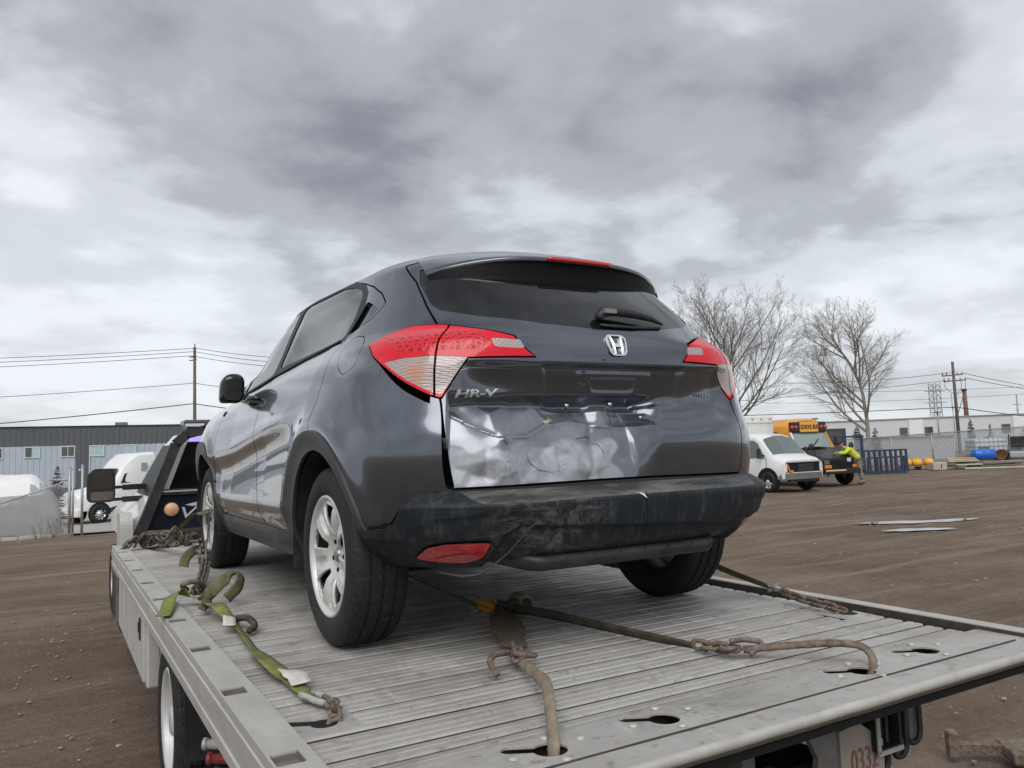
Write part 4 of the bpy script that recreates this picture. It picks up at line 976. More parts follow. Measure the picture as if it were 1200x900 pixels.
def cut_plate(name,x0,x1,y0,y1,nx,ny,z,holes,th,m,parent,wob=0.0):
    X,Y=np.meshgrid(np.linspace(x0,x1,nx),np.linspace(y0,y1,ny)); Z=np.full_like(X,z)
    if wob: Z=Z+np.array([[noise.noise(Vector((a*2.2,b*3,1)))*wob for a in X[0]] for b in Y[:,0]])
    V=np.dstack([X,Y,Z]).reshape(-1,3); ii=np.arange(nx*ny).reshape(ny,nx); F=np.dstack([ii[:-1,:-1],ii[:-1,1:],ii[1:,1:],ii[1:,:-1]]).reshape(-1,4)
    sh=Sheet(V,[tuple(q) for q in F.tolist()])
    for h in holes:
        sh.cut(lambda V: h(V[:,0],V[:,1])); C_=sh.cents(); k=h(C_[:,0],C_[:,1])<=0
        sh.F=[f for f,q in zip(sh.F,k) if q]; sh.L=sh.L[k]
    vs,fs=sh.part(0); o=obj(name,vs,fs,m,parent); solid(o,th); return o
def build_truck():
    tr=thing('flatbed_tow_truck','grey aluminium flatbed tow truck carrying the dark crossover','tow truck',(0,0,0))
    # everything in deck coordinates, lifted by DH through the parts' own origin
    def P(mb,name,m,parent=tr,z=DH):
        o=mb.build(name,m,parent); 
        if parent is tr: o.location.z=z
        return o
    base=MB(); base.box((-.06,(DY1-1.25)/2,-.030),(2.30,DY1+1.25-.01,.024)); deck=P(base,'deck',GROOVE)
    # cross planks, each with a rounded, ridged top
    pitch=.080; ys=np.arange(-1.245,DY1-.04,pitch); prof=[(0.000,-.018),(.000,-.006),(.004,-.0010),(.012,0),(.026,.0),(.0285,-.0018),(.0325,-.0018),(.035,0),(.054,.0),(.0620,-.0010),(.0660,-.006),(.0660,-.018)]
    me=None; rr=random.Random(4)
    for i,y in enumerate(ys):
        if me is None:
            mb=MB(); n=len(prof); xs=np.linspace(DX0+.006,DX1-.012,7)
            vs=[(x,a,b) for x in xs for a,b in prof]; fs=[(k*n+j,k*n+j+1,(k+1)*n+j+1,(k+1)*n+j) for k in range(6) for j in range(n-1)]; mb.add(vs,fs)
            o=mb.build('deck_plank',ALU,deck); me=o.data; me.materials.append(GROOVE); me.polygons.foreach_set('material_index',[1 if (q%(n-1)) in (0,n-2) else 0 for q in range(len(me.polygons))])
        else:
            o=bpy.data.objects.new('deck_plank',me); COL.objects.link(o); o.parent=deck
        o.location=(0,y,rr.uniform(-.0012,.0012)); o.rotation_euler=(rr.uniform(-.006,.006),rr.uniform(-.0006,.0006),rr.uniform(-.0008,.0008))
    # smooth tail plate with its key slots and rounded nose
    tp=cut_plate('tail_plate',DX0,DX1+.11,-1.515,-1.252,330,44,.002,[(lambda X,Y,k=k: keyhole_sdf(X,Y,k[0],k[1])) for k in KEY],.005,ALU,tr,.0025); tp.location.z=DH
    mb=MB(); n=9
    prof=[(-1.515,.0035)]+[(-1.520-.011*math.sin(a),-.0105+.0135*math.cos(a)) for a in np.linspace(.1,PI*.95,9)]+[(-1.515,-.026),(-1.49,-.050),(-1.30,-.060)]
    xs=np.linspace(DX0,DX1+.11,50); vs=[(x,a+.0015*noise.noise(Vector((x*9,0,0))),b+.0012*noise.noise(Vector((x*7,3,0)))) for x in xs for a,b in prof]; n=len(prof)
    mb.add(vs,[(k*n+j,k*n+j+1,(k+1)*n+j+1,(k+1)*n+j) for k in range(len(xs)-1) for j in range(n-1)],True); P(mb,'tail_nose',ALUR)
    mb=MB(); mb.box((-.05,-1.4205,.0045),(2.26,.005,.003)); P(mb,'weld_seam',GROOVE)
    for kx,ky,_ in KEY:
        for dx,dy in ((-.10,.0),(.10,.02),(.03,.07),(.0,-.07)):
            mb=MB(); mb.lathe([(0,.0065),(.008,.006),(.011,.0035),(.012,.001)],10,(kx+dx,ky+dy,.002),'z'); o=P(mb,'rivet',ALUR,tp); 
    for kx,ky,s in ((-1.13,-.833,1),(1.03,-.803,-1)):
        pl=cut_plate('slot_plate',kx-.10,kx+(.085 if kx<0 else .055),ky-.07,ky+.09,44,38,.0025,[lambda X,Y: keyhole_sdf(X,Y,kx,ky,s if kx<0 else -1,.036)],.002,ALU,tr); pl.location.z=DH
        mb=MB(); mb.box((kx-.02,ky+.01,.0007),(.16,.13,.001)); P(mb,'slot_void',DARK)
    mb=MB(); mb.box((-.06,-1.385,-.06),(2.2,.22,.02)); P(mb,'slot_tray',DARK)
    # side rails with stake pockets
    rl=cut_plate('left_rail_top',-1.325,-1.222,-1.535,4.47,16,520,.020,[(lambda X,Y,y=y: np.minimum(.034-np.abs(X+1.284),.040-np.abs(Y-y))) for y in (-1.069,-.444,.18,.80,1.43,2.06,2.69,3.30,3.915)],.006,ALUR,tr); rl.name='rail_top'; rl.location.z=DH
    mb=MB(); pr=[(-1.222,.0195),(-1.222,-.14),(-1.318,-.14),(-1.330,-.134),(-1.330,-.100),(-1.325,-.096),(-1.325,-.062),(-1.330,-.058),(-1.330,-.010),(-1.326,-.006),(-1.326,.012),(-1.3255,.0165)]
    mb.add([(a,y,b) for y in (-1.535,4.47) for a,b in pr],[(j,j+1,12+j+1,12+j) for j in range(11)]+[tuple(range(11,-1,-1)),tuple(range(12,24))]); P(mb,'side_rail',ALUR)
    for y in (-1.069,-.444,.18,.80,1.43,2.06,2.69,3.30,3.915):
        mb=MB(); mb.box((-1.284,y,-.013),(.070,.082,.054)); 
        mb2=MB(); a,b,c,d=-1.318,-1.250,y-.040,y+.040
        mb2.add([(a,c,.0145),(b,c,.0145),(b,d,.0145),(a,d,.0145),(a,c,-.0),(b,c,-.0),(b,d,-.0),(a,d,-.0)],[(0,4,5,1),(1,5,6,2),(2,6,7,3),(3,7,4,0),(4,7,6,5)]); P(mb2,'stake_pocket',FRAMEGREY)
    mb=MB(); mb.box((1.180,1.465,-.055),(.060,6.01,.15),bev=.004); P(mb,'side_rail',ALUR)
    mb=MB(); mb.box((1.128,1.6,-.020),(.050,5.7,.02)); P(mb,'rail_gutter',DARK); mb=MB(); mb.box((1.1475,1.465,-.008),(.005,5.98,.046)); P(mb,'rail_shade_strip',GROOVE)  # added dark strip on rail's inner face: gap shade put into colour
    mb=MB(); mb.box((-1.225,4.452,-.02),(.20,.05,.09)); P(mb,'front_corner_cap',ALUR)
    mb=MB()
    for x in (-.46,.40): mb.box((x,1.7,-.165),(.10,5.6,.22))
    for y in np.arange(-.9,4.2,.55): mb.box((-.05,y,-.092),(2.2,.07,.09))
    P(mb,'subframe',BLKSTEEL).__setitem__('kind','stuff')
    # tail end under the nose
    mb=MB(); mb.box((-.03,-.95,-.36),(1.1,.30,.02)); mb.box((-.03,-.80,-.25),(1.1,.02,.25)); P(mb,'winch_well',BLKSTEEL)
    mb=MB(); mb.prism([(.22,-.07),(.40,-.07),(.43,-.20),(.43,-.50),(.30,-.50),(.34,-.30)],(0,.02,0),(0,-1.19,0)); P(mb,'tail_bracket',FRAMEGREY)
    for x in (-.55,-.05): 
        mb=MB(); mb.box((x,-1.15,-.22),(.05,.25,.26)); mb.bar((x-.1,-1.15,-.32),(x+.3,-1.10,-.36),.05); P(mb,'tail_bracket',FRAMEGREY)
    mb=MB(); x0,x1,y0,y1,z0,z1=.60,.715,-1.22,-.70,-.325,-.075; t=.012
    for c,d in (((x0,(y0+y1)/2,(z0+z1)/2),(t,y1-y0,z1-z0)),((x1,(y0+y1)/2,(z0+z1)/2),(t,y1-y0,z1-z0)),(((x0+x1)/2,(y0+y1)/2,z0),(x1-x0-t,y1-y0,t)),(((x0+x1)/2,y1,(z0+z1)/2),(x1-x0-t,.01,z1-z0-t))): mb.box(c,d)
    P(mb,'box_channel',BLKSTEEL); 
    mb=MB(); mb.bar((x0-.004,y0-.003,z0),(x0-.004,y0-.003,z1),.014,.006,(0,1,0)); mb.bar((x0-.010,y0-.003,z0-.004),(x1+.006,y0-.003,z0-.004),.014,.006,(0,1,0)); P(mb,'channel_edge',ALUR)
    for x,zb in ((.655,-.375),(.76,-.345),(.84,-.315)):
        mb=MB(); w=.036
        poly=[(x-w,-.08),(x+w,-.08)]+[(x+w*math.cos(a),zb+w*math.sin(a)) for a in np.linspace(0,-PI,10)]
        mb.prism(poly,(0,.018,0),(0,-1.17,0)); o=P(mb,'tail_bumper_pad',FRAMEGREY)
        mb=MB(); pts=[(x-w,-1.182,-.10)]+[(x+w*1.05*math.cos(a),-1.182,zb+w*1.05*math.sin(a)) for a in np.linspace(-PI,0,10)]+[(x+w,-1.182,-.10)]; mb.tube(pts,.010,6); P(mb,'pad_rim',BLKSTEEL)
    mb=MB(); mb.prism([(.42,-.235),(.52,-.225),(.635,-.30),(.635,-.47),(.42,-.50)],(0,.012,0),(.02,-1.195,0)); o=P(mb,'number_plate',mat('tan_plate',(.36,.33,.28),.7,var=.15,vscale=14,dirt=(.20,.16,.12),dscale=7,damt=.6))
    tm=text_mesh('0332',.095,.001); t=bpy.data.objects.new('stencil_number',tm); COL.objects.link(t); tm.materials.append(mat('faded_red_paint',(.30,.12,.10),.8)); t.parent=tr; t.matrix_local=Matrix.Translation((.555,-1.1975,-.345+DH))@Matrix.Rotation(PI/2,4,'X')@Matrix.Diagonal((.72,1.15,1,1))
    # wheels on the back axle
    def dual(x,y,s):
        mb=MB(); R0=.42; prof=[(.265,-.105),(.30,-.118),(.36,-.122),(.395,-.112),(.41,-.10)]; tread=[(.42,-.095),(.42,-.055),(.408,-.053),(.408,-.044),(.42,-.042),(.42,-.004),(.408,-.002)]
        prof=prof+tread; prof=prof+[(r,-h) for r,h in prof[::-1]]; n=120; vs=[];fs=[];ml=len(prof)
        for k in range(n):
            a=2*PI*k/n
            for j,(r,h) in enumerate(prof):
                if r>.405 and ((k+(2 if abs(h)<.05 else 0))%4==0): r=r-.013
                vs.append((h*1.0,r*math.cos(a),r*math.sin(a)))
        for k in range(n):
            for j in range(ml-1): fs.append((k*ml+j,((k+1)%n)*ml+j,((k+1)%n)*ml+j+1,k*ml+j+1))
        mb.add(vs,fs); return mb
    for s in (-1,1):
        for k,x in enumerate((-.06+s*1.055,-.06+s*.755)):
            mb=dual(x,0,s); o=P(mb,'wheel',RUBBER); o.location=(x,1.62,DH-.64); sharp(o,45)
            if k==0:
                r=MB(); r.lathe([(.10,s*.02),(.14,s*.0),(.20,s*.015),(.235,s*.05),(.250,s*.10),(.262,s*.115),(.27,s*.108),(.268,s*.06)],56,axis='x'); r.build('rim',ALLOY,o)
                r=MB(); r.lathe([(0,s*.10),(.06,s*.10),(.085,s*.08),(.09,s*.0)],24,axis='x'); r.build('hub',ALLOY,o)
    mb=MB(); mb.tube([(-1.0,1.62,-.64),(.9,1.62,-.64)],.10,12); mb.box((-.06,1.62,-.62),(.4,.4,.36)); P(mb,'axle',BLKSTEEL)
    mb=MB(); mb.box((-.98,1.0,-.40),(.5,.02,.5)); P(mb,'mud_flap',BLKSTEEL)
    # tool box below the rail
    mb=MB(); mb.box((-1.03,3.12,-.325),(.50,2.02,.52),bev=.012); tb=P(mb,'tool_box',BOXPAINT)
    mb=MB(); mb.box((-1.287,3.12,-.325),(.018,1.93,.46),bev=.006); d=P(mb,'tool_box_door',BOXPAINT); d.parent=tb; d.location=(0,0,0)
    mb=MB(); mb.box((-1.299,2.32,-.28),(.012,.05,.13),bev=.005); mb.box((-1.306,2.32,-.27),(.01,.022,.06),bev=.003); o=mb.build('latch',BLKSTEEL,tb)
    mb=MB(); mb.tube([(-1.299,2.15,-.15),(-1.303,2.15,-.12)],.018,10); mb.box((-1.30,2.12,-.12),(.01,.025,.11)); mb.build('hinge',STEEL,tb)
    mb=MB(); mb.box((-1.06,5.0,-.45),(.40,1.0,.55),bev=.05); P(mb,'side_tank',BLKSTEEL)
    mb=MB(); mb.box((-1.26,4.75,-.2),(.05,.7,.10)); mb.box((-1.27,4.5,-.4),(.04,.05,.4)); P(mb,'cab_step',FRAMEGREY)
    # couplings seen inboard of the wheel
    for (x,y,z),c in (((-1.07,.66,-.50),(.55,.55,.53)),((-1.06,.62,-.55),(.30,.05,.05)),((-1.04,.58,-.60),(.03,.12,.30))):
        mb=MB(); mb.tube([(x-.10,y+.07,z),(x+.12,y-.10,z-.01)],.021,12); mb.tube([(x-.115,y+.08,z),(x-.10,y+.07,z)],.026,12); P(mb,'air_coupling',mat('coupling_%d'%int(c[0]*100),c,.4,.3,dirt=(.15,.13,.1),dscale=12,damt=.5))
    mb=MB(); mb.box((-.72,.75,-.36),(.25,.12,.30)); P(mb,'valve_box',FRAMEGREY)
    # headache rack
    yR=4.78; cx=-.06
    def both(pts): return [((cx*2-a) if s else a,b) for s in (0,1) for a,b in pts]
    rk=MB(); 
    outer=[(-1.12,.0),(-.80,.86),(-.71,.945),(-.55,.985)]; 
    for s in (0,1):
        q=[(2*cx-a,b) if s else (a,b) for a,b in outer]
        for a,b in zip(q,q[1:]): rk.bar((a[0],yR,a[1]),(b[0],yR,b[1]),.085,.10,(0,1,0))
    rk.bar((-.57,yR,.985),(2*cx+.57,yR,.985),.07,.10,(0,1,0)); rk.bar((-.97,yR,.432),(2*cx+.97,yR,.432),.05,.05,(0,1,0))
    rk.bar((-1.09,yR,.03),(2*cx+1.09,yR,.03),.07,.08,(0,1,0)); rack=P(rk,'headache_rack',BLKSTEEL)
    mb=MB(); mb.prism([(-.95,.415),(2*cx+.95,.415),(2*cx+1.06,.10),(-1.06,.10)],(0,.02,0),(0,yR+.0,0)); mb.build('rack_plate',GLOSSNAVY,rack)
    mb=MB(); mb.bar((-.96,yR-.03,.438),(2*cx+.96,yR-.03,.438),.012,.014,(0,1,0)); mb.build('rack_trim',ALUR,rack)
    for s in (0,1):
        x=-.835 if s==0 else 2*cx+.835
        mb=MB(); mb.lathe([(0,-.045),(.05,-.042),(.060,-.03),(.062,0)],26,(x,yR-.01,.275),'y'); mb.build('marker_light',mat('amber_lens',(.62,.36,.20),.35,coat=.3,var=.1,vscale=30),rack)
    tm=text_mesh('VULCAN',.16,.002); t=bpy.data.objects.new('rack_lettering',tm); COL.objects.link(t); tm.materials.append(mat('grey_decal',(.42,.45,.50),.5)); t.parent=rack
    sh_=Matrix.Identity(4); sh_[0][1]=.25
    t.matrix_local=Matrix.Translation((cx+.02-.27,yR-.006,.235))@Matrix.Rotation(PI/2,4,'X')@Matrix.Identity(4); tm.transform(Matrix.Diagonal((1.45,.9,1,1))@sh_)
    mb=MB(); mb.prism([(-.72,.31),(-.60,.335),(-.30,.345),(-.30,.305),(-.50,.300),(-.66,.295)],(0,-.003,0),(0,yR-.004,0)); mb.build('rack_emblem',MATS['grey_decal'],rack)
    # cab
    def trap(z): t=np.clip((z-.35)/.62,0,1); return .94-.20*t
    cabv=[];cabf=[]
    up=[(-.04,1.09),(.20,1.06),(.36,.90),(.60,.80),(.86,.69),(.97,.60),(1.0,.40)]
    secs=[(4.95,up),(5.3,up),(6.1,up),(6.75,[(-.04,1.10),(.20,1.06),(.36,.90),(.46,.86),(.66,.77),(.80,.68),(.84,.4)]),(7.1,[(-.04,1.10),(.20,1.06),(.30,.95),(.35,.9),(.40,.8),(.42,.65),(.43,.4)]),(8.3,[(-.04,1.06),(.10,1.04),(.22,.95),(.27,.9),(.29,.8),(.30,.6),(.31,.3)])]
    for y,row in secs:
        full=[(cx-w,z) for z,w in row]+[(cx+w,z) for z,w in row[::-1]]; cabv+=[(a,y,b) for a,b in full]
    n=14
    for k in range(len(secs)-1): cabf+=[(k*n+j,k*n+j+1,(k+1)*n+j+1,(k+1)*n+j) for j in range(n-1)]
    cabf+=[tuple(range(n)),tuple(range((len(secs))*n-1,(len(secs)-1)*n-1,-1))]
    mb=MB(); mb.add(cabv,cabf,True); cab=P(mb,'cab',WHITEPAINT); sharp(cab,25)
    mb=MB(); mb.prism([(cx-.78,.44),(cx+.78,.44),(cx+.62,.88),(cx-.62,.88)],(0,.012,0),(0,4.935,0)); mb.build('rear_window',DGLASS,cab)
    for s in (-1,1):
        mb=MB(); mb.add([(cx+s*.895,5.20,.38),(cx+s*.895,6.6,.38),(cx+s*.86,6.5,.47),(cx+s*.70,6.05,.86),(cx+s*.70,5.20,.86)],[(0,1,2,3,4)]); w=mb.build('side_window',TRIMBLK,cab); solid(w,.012,1)
        mb=MB(); mb.bar((cx+s*.83,4.90,.43),(cx+s*.67,4.90,.90),.045,.02,(0,1,0)); mb.build('window_post',WHITEPAINT,cab)
        mb=MB(); mb.box((cx+s*1.112,5.32,.16),(.03,.13,.035),bev=.01); mb.build('door_handle',BLKSTEEL,cab)
    mb=MB(); mb.prism(rounded([(4.72,-.06),(5.12,-.06),(5.12,.20),(5.05,.262),(4.80,.262),(4.72,.2)],3,.25),(.10,0,0),(-1.25,0,0),((0,1,0),(0,0,1))); mb.build('rear_fender',BOXPAINT,cab)
    mb=MB(); mb.prism(rounded([(4.72,-.06),(5.12,-.06),(5.12,.20),(5.05,.262),(4.80,.262),(4.72,.2)],3,.25),(.10,0,0),(1.03,0,0),((0,1,0),(0,0,1))); mb.build('rear_fender',BOXPAINT,cab)
    for s in (-1,1):
        mx=cx+s*1.285
        mb=MB(); mb.prism(rounded([(-.125,-.165),(.125,-.165),(.125,.165),(-.06,.165),(-.125,.10)],5,.22) if s<0 else rounded([(-.125,-.165),(.125,-.165),(.125,.10),(.06,.165),(-.125,.165)],5,.22),(0,.12,0),(mx,5.85,.49)); mi=P(mb,'tow_mirror',BLKSTEEL)
        mb=MB(); mb.prism(rounded([(-.092,-.04),(.105,-.04),(.105,.14),(-.04,.14),(-.092,.085)] if s<0 else [(-.105,-.04),(.092,-.04),(.092,.085),(.04,.14),(-.105,.14)],4,.2),(0,-.006,0),(mx,5.849,.49)); mb.build('mirror_glass',mat('truck_mirror_glass',(.16,.17,.18),.04,1.0),mi)
        mb=MB(); mb.prism(rounded([(-.092,-.145),(.105,-.145),(.105,-.06),(-.092,-.06)],4,.2),(0,-.006,0),(mx,5.849,.49)); mb.build('spot_glass',mat('spot_mirror_glass',(.45,.47,.49),.05,1.0),mi)
        for z in (.465,.345):
            mb=MB(); mb.bar((mx-s*.10,5.92,z),(cx+s*1.0,6.0,z),.035,.03); mb.bar((cx+s*1.08,5.98,z-.005),(cx+s*.84,6.05,z-.005),.06,.055); mb.build('mirror_arm',BLKSTEEL,mi)
    mb=MB(); mb.box((cx,5.30,1.075),(1.24,.28,.045),bev=.015); mb.box((cx,5.30,1.04),(1.20,.24,.03)); lb=P(mb,'light_bar',mat('lightbar_grey',(.07,.07,.075),.3,coat=.5))
    for k in range(6):
        mb=MB(); mb.box((cx-.52+.208*k,5.153,1.045),(.17,.02,.028),bev=.005); mb.build('light_module',mat('clear_dome',(.55,.56,.60),.15,coat=1.0),lb)
    mb=MB(); mb.box((cx-.52,5.3,1.01),(.10,.12,.05)); mb.box((cx+.52,5.3,1.01),(.10,.12,.05)); mb.build('bar_foot',BLKSTEEL,lb)
    mb=MB(); mb.box((cx-.50,4.92,.905),(.20,.03,.045),bev=.008); mb.build('warning_lamp',mat('violet_lamp',(.35,.30,.75),.2,emit=((.42,.34,1.0),.75)),rack)
    for s in (-1,1):
        mb=MB(); mb.lathe([(.20,-.12),(.30,-.13),(.40,-.11),(.405,0),(.40,.11),(.30,.13),(.20,.12)],40,axis='x'); o=P(mb,'wheel',RUBBER); o.location=(cx+s*.97,7.55,.42)
        mb=MB(); mb.lathe([(0,s*.06),(.10,s*.06),(.18,s*.05),(.21,s*.115)],28,axis='x'); mb.build('rim',ALLOY,o)
    return tr
GLOSSNAVY=mat('rack_gloss_black',(.010,.013,.022),.22,coat=.4)
TRUCK=build_truck()
# deck sits at DH: parts were built in deck coordinates

# ------------------------------------------------------------------ straps, chains and hooks on the deck
WEB=mat('green_webbing',(.20,.23,.055),.85,var=.25,vscale=30,bump=.0008,bscale=400,dirt=(.10,.085,.055),dscale=14,damt=.85,dlo=.42,dhi=.66)
WEBO=mat('olive_webbing',(.12,.12,.055),.88,var=.3,vscale=24,bump=.0008,bscale=400,dirt=(.07,.06,.045),dscale=16,damt=.8)
WEBD=mat('dirty_webbing',(.052,.042,.030),.9,var=.35,vscale=18,bump=.001,bscale=300,dirt=(.12,.10,.07),dscale=15,damt=.6)
TAGW=mat('strap_tag',(.58,.56,.52),.7,dirt=(.35,.31,.25),dscale=20,damt=.6)
CHAINM=mat('chain_steel',(.13,.115,.10),.6,.5,var=.3,vscale=60,dirt=(.20,.15,.10),dscale=40,damt=.6)
YELHOOK=mat('yellow_hook',(.60,.25,.012),.5,dirt=(.12,.08,.04),dscale=20,damt=.6)
def ribbon(mb,pts,w,up=(0,0,1),twist=None,t=.003,sub=6):
    P=spline(pts,sub); n=len(P); ups=[]
    tw=[0]*len(pts) if twist is None else twist
    vs=[]
    for i,p in enumerate(P):
        d=(P[min(i+1,n-1)]-P[max(i-1,0)]).normalized(); k=i/sub; j=min(int(k),len(tw)-2); a=tw[j]+(tw[j+1]-tw[j])*(k-j)
        s=d.cross(Vector(up)); s=s.normalized() if s.length>1e-4 else d.orthogonal().normalized(); u=s.cross(d)
        s2=s*math.cos(a)+u*math.sin(a); u2=u*math.cos(a)-s*math.sin(a)
        ww=w[min(int(k+.5),len(w)-1)] if isinstance(w,(list,tuple)) else w
        for q in (-.5,-.17,.17,.5):
            vs.append(p+s2*ww*q+u2*(.12*ww*(q*q-.1)))
        for q in (.5,.17,-.17,-.5):
            vs.append(p+s2*ww*q+u2*(.12*ww*(q*q-.1)-t))
    fs=[(i*8+j,i*8+(j+1)%8,(i+1)*8+(j+1)%8,(i+1)*8+j) for i in range(n-1) for j in range(8)]+[tuple(range(8)),tuple(range(n*8-1,n*8-9,-1))]
    return mb.add(vs,fs,True)
def chain(pts,L=.042,r=.0045,W=.014):
    """links along a path, alternately turned; returns list of MB"""
    P=spline(pts,12); out=[]; d=0; acc=[0]
    for a,b in zip(P,P[1:]): acc.append(acc[-1]+(b-a).length)
    tot=acc[-1]; k=0; s=L*.4
    while s<tot:
        i=max(j for j in range(len(acc)) if acc[j]<=s); i=min(i,len(P)-2); f=(s-acc[i])/(acc[i+1]-acc[i]+1e-9); p=P[i].lerp(P[i+1],f); t=(P[i+1]-P[i]).normalized()
        a=t.cross(Vector((.3,.2,1))).normalized(); b=t.cross(a); sd=a if k%2 else b; sd=(sd*.8+(b if k%2 else -a)*.6).normalized()
        pts2=[]
        for j in range(15):
            an=2*PI*j/14; ca,sa=math.cos(an),math.sin(an); pts2.append(p+t*(ca*W*.5+math.copysign(L*.5-W*.35,ca) if abs(ca)>1e-6 else 0)+sd*sa*W)
        mb=MB(); mb.tube(pts2,r,6,cap=False); out.append(mb); s+=L*.78; k+=1
    return out
def link_all(links,parent,m=CHAINM):
    for mb in links: mb.build('chain_link',m,parent)
Z=lambda pts: [Vector(p) for p in pts]
def build_straps():
    # 1: green strap lying along the left rail, hooked to the slot
    t=thing('tie_down_strap','frayed green tie-down strap with white tags lying beside the left rail','strap',(-1.13,-.833,DH))
    o_=Vector((-1.13,-.833,0))
    def B(mb,name,m,par=t,off=o_):
        mb.v=[tuple(Vector(v)-off) for v in mb.v] if par is t else mb.v
        return mb.build(name,m,par)
    def sh(mb,off): mb.v=[tuple(Vector(v)-off) for v in mb.v]; return mb
    m=MB(); ribbon(m,[(-1.14,.98,.050),(-1.115,.80,.060),(-1.10,.62,.030),(-1.10,.40,.022),(-1.115,.12,.020),(-1.125,-.10,.026),(-1.12,-.32,.024),(-1.11,-.50,.018),(-1.115,-.66,.018)],[.034,.055,.050,.036,.042,.060,.062,.048,.034],twist=[.2,-.2,.1,.5,.6,.2,.05,.0,.2]); B(m,'webbing',WEB)
    m=MB(); ribbon(m,[(-1.10,.62,.034),(-1.12,.52,.060),(-1.135,.44,.040)],.05,twist=[.1,.3,.1]); B(m,'strap_tag',TAGW)
    m=MB(); ribbon(m,[(-1.10,-.36,.034),(-1.10,-.42,.040),(-1.105,-.52,.030)],[.075,.08,.06],twist=[.2,.1,-.1]); B(m,'strap_tag',TAGW)
    m=MB(); m.tube(spline([(-1.09,.60,.03),(-1.05,.52,.045),(-1.04,.42,.03),(-1.075,.36,.022)],5),.014,8); B(m,'wrap_sleeve',WEBD)
    m=MB(); m.tube(spline([(-1.13,-.60,.020),(-1.10,-.70,.018),(-1.07,-.72,.020),(-1.09,-.62,.022)],5),.010,8); B(m,'thimble',mat('grey_thimble',(.38,.38,.36),.5,dirt=(.2,.17,.13),dscale=20,damt=.5))
    for mb in chain([(-1.085,-.70,.020),(-1.085,-.77,.026),(-1.10,-.83,.010),(-1.115,-.845,-.02)],.044,.0065,.014): B(mb,'chain_link',RUST)
    th=thing('hanging_strap','short green strap end dangling below the left rail over the truck wheel','strap',(-1.235,1.86,DH-.13)); m=MB(); ribbon(m,[(0,0,0),(-.012,.015,-.12),(.0,.03,-.22),(.006,.02,-.30)],.055,up=(1,0,0)); m.build('webbing',WEB,th)
    # 2: loops of slack strap over the rail
    c=Vector((-1.2,1.1,0)); t2=thing('slack_strap','bow of slack olive green strap draped over the left rail','strap',(c.x,c.y,DH))
    m=MB(); ribbon(m,[(-1.335,.86,.036),(-1.30,1.02,.034),(-1.27,1.16,.06),(-1.22,1.25,.075),(-1.16,1.26,.04),(-1.11,1.18,.035)],.062,twist=[.0,.1,.3,.5,.3,.2]); sh(m,c).build('webbing',WEB,t2)
    m=MB(); ribbon(m,[(-1.12,1.14,.035),(-1.06,1.17,.085),(-1.00,1.16,.135),(-.965,1.10,.145),(-.985,1.03,.10),(-1.04,1.02,.05)],[.05,.055,.06,.06,.055,.05],up=(.3,-.8,.5),twist=[.2,.3,.5,.4,.4,.3]); sh(m,c).build('strap_loop',WEBO,t2)
    m=MB(); ribbon(m,[(-1.11,1.16,.04),(-1.12,1.05,.05),(-1.165,.93,.03)],[.045,.045,.04],twist=[.5,.6,.5]); sh(m,c).build('strap_end',WEBO,t2)
    m=MB(); m.tube(spline([(-1.14,1.17,.04),(-1.10,1.20,.05),(-1.09,1.12,.05),(-1.13,1.10,.04),(-1.12,1.19,.055)],5),.010,7); sh(m,c).build('knot',WEBD,t2)
    # 3: wheel strap with ratchet and chain on the left front wheel
    c=Vector((-1.11,1.58,0)); t3=thing('wheel_strap','olive wheel strap with ratchet and chain over the left front wheel','strap',(c.x,c.y,DH))
    m=MB(); ribbon(m,[(-1.03,4.10,.020),(-1.00,3.75,.10),(-.955,3.30,.215),(-.915,2.98,.315),(-.895,2.75,.362),(-.890,2.45,.370)],[.05,.06,.065,.065,.09,.10],up=(-.5,0,1),twist=[0,.1,.1,.1,.2,.2]); sh(m,c).build('webbing',WEBO,t3)
    m=MB(); ribbon(m,[(-1.06,4.20,.014),(-1.045,4.0,.036),(-1.02,3.88,.06)],.06); sh(m,c).build('strap_tip',TAGW,t3)
    m=MB(); ribbon(m,[(-.892,2.48,.365),(-.905,2.36,.30),(-.935,2.22,.22),(-.97,2.10,.16)],.055,up=(-1,-.3,0)); sh(m,c).build('webbing',WEBD,t3)
    m=MB(); ribbon(m,[(-.97,2.12,.17),(-1.03,2.10,.175),(-1.08,2.05,.14),(-1.10,2.0,.10)],[.05,.055,.055,.055],up=(-.3,-1,.2),twist=[0,.2,.3,.3]); sh(m,c).build('strap_tail',WEBO,t3)
    m=MB(); m.bar((-.985,2.16,.22),(-1.01,2.02,.12),.012,.05); m.bar((-.955,2.14,.21),(-.98,2.00,.11),.012,.05); m.tube([(-1.02,2.09,.17),(-.945,2.07,.165)],.014,8); m.bar((-1.0,2.14,.22),(-1.035,2.06,.235),.05,.01); sh(m,c).build('ratchet',RUST,t3)
    for a in ((.0,.0),(.022,.012)):
        link_all([sh(q,c) for q in chain([(-.985+a[0],2.02+a[1],.12),(-1.03+a[0],1.85,.05),(-1.07+a[0],1.72,.022),(-1.11+a[0],1.56,.018)],.050,.007,.016)],t3)
    m=MB(); m.tube(spline([(-1.13,1.62,.02),(-1.16,1.60,.05),(-1.12,1.56,.07),(-1.07,1.58,.055),(-1.05,1.64,.02)],5),.013,8); sh(m,c).build('hook',RUST,t3)
    # 4: heap of chain in front of the wheel
    c=Vector((-.9,4.2,0)); t4=thing('chain_heap','heap of rusty chain and old strap against the headache rack','chain heap',(c.x,c.y,DH)); rr=random.Random(9)
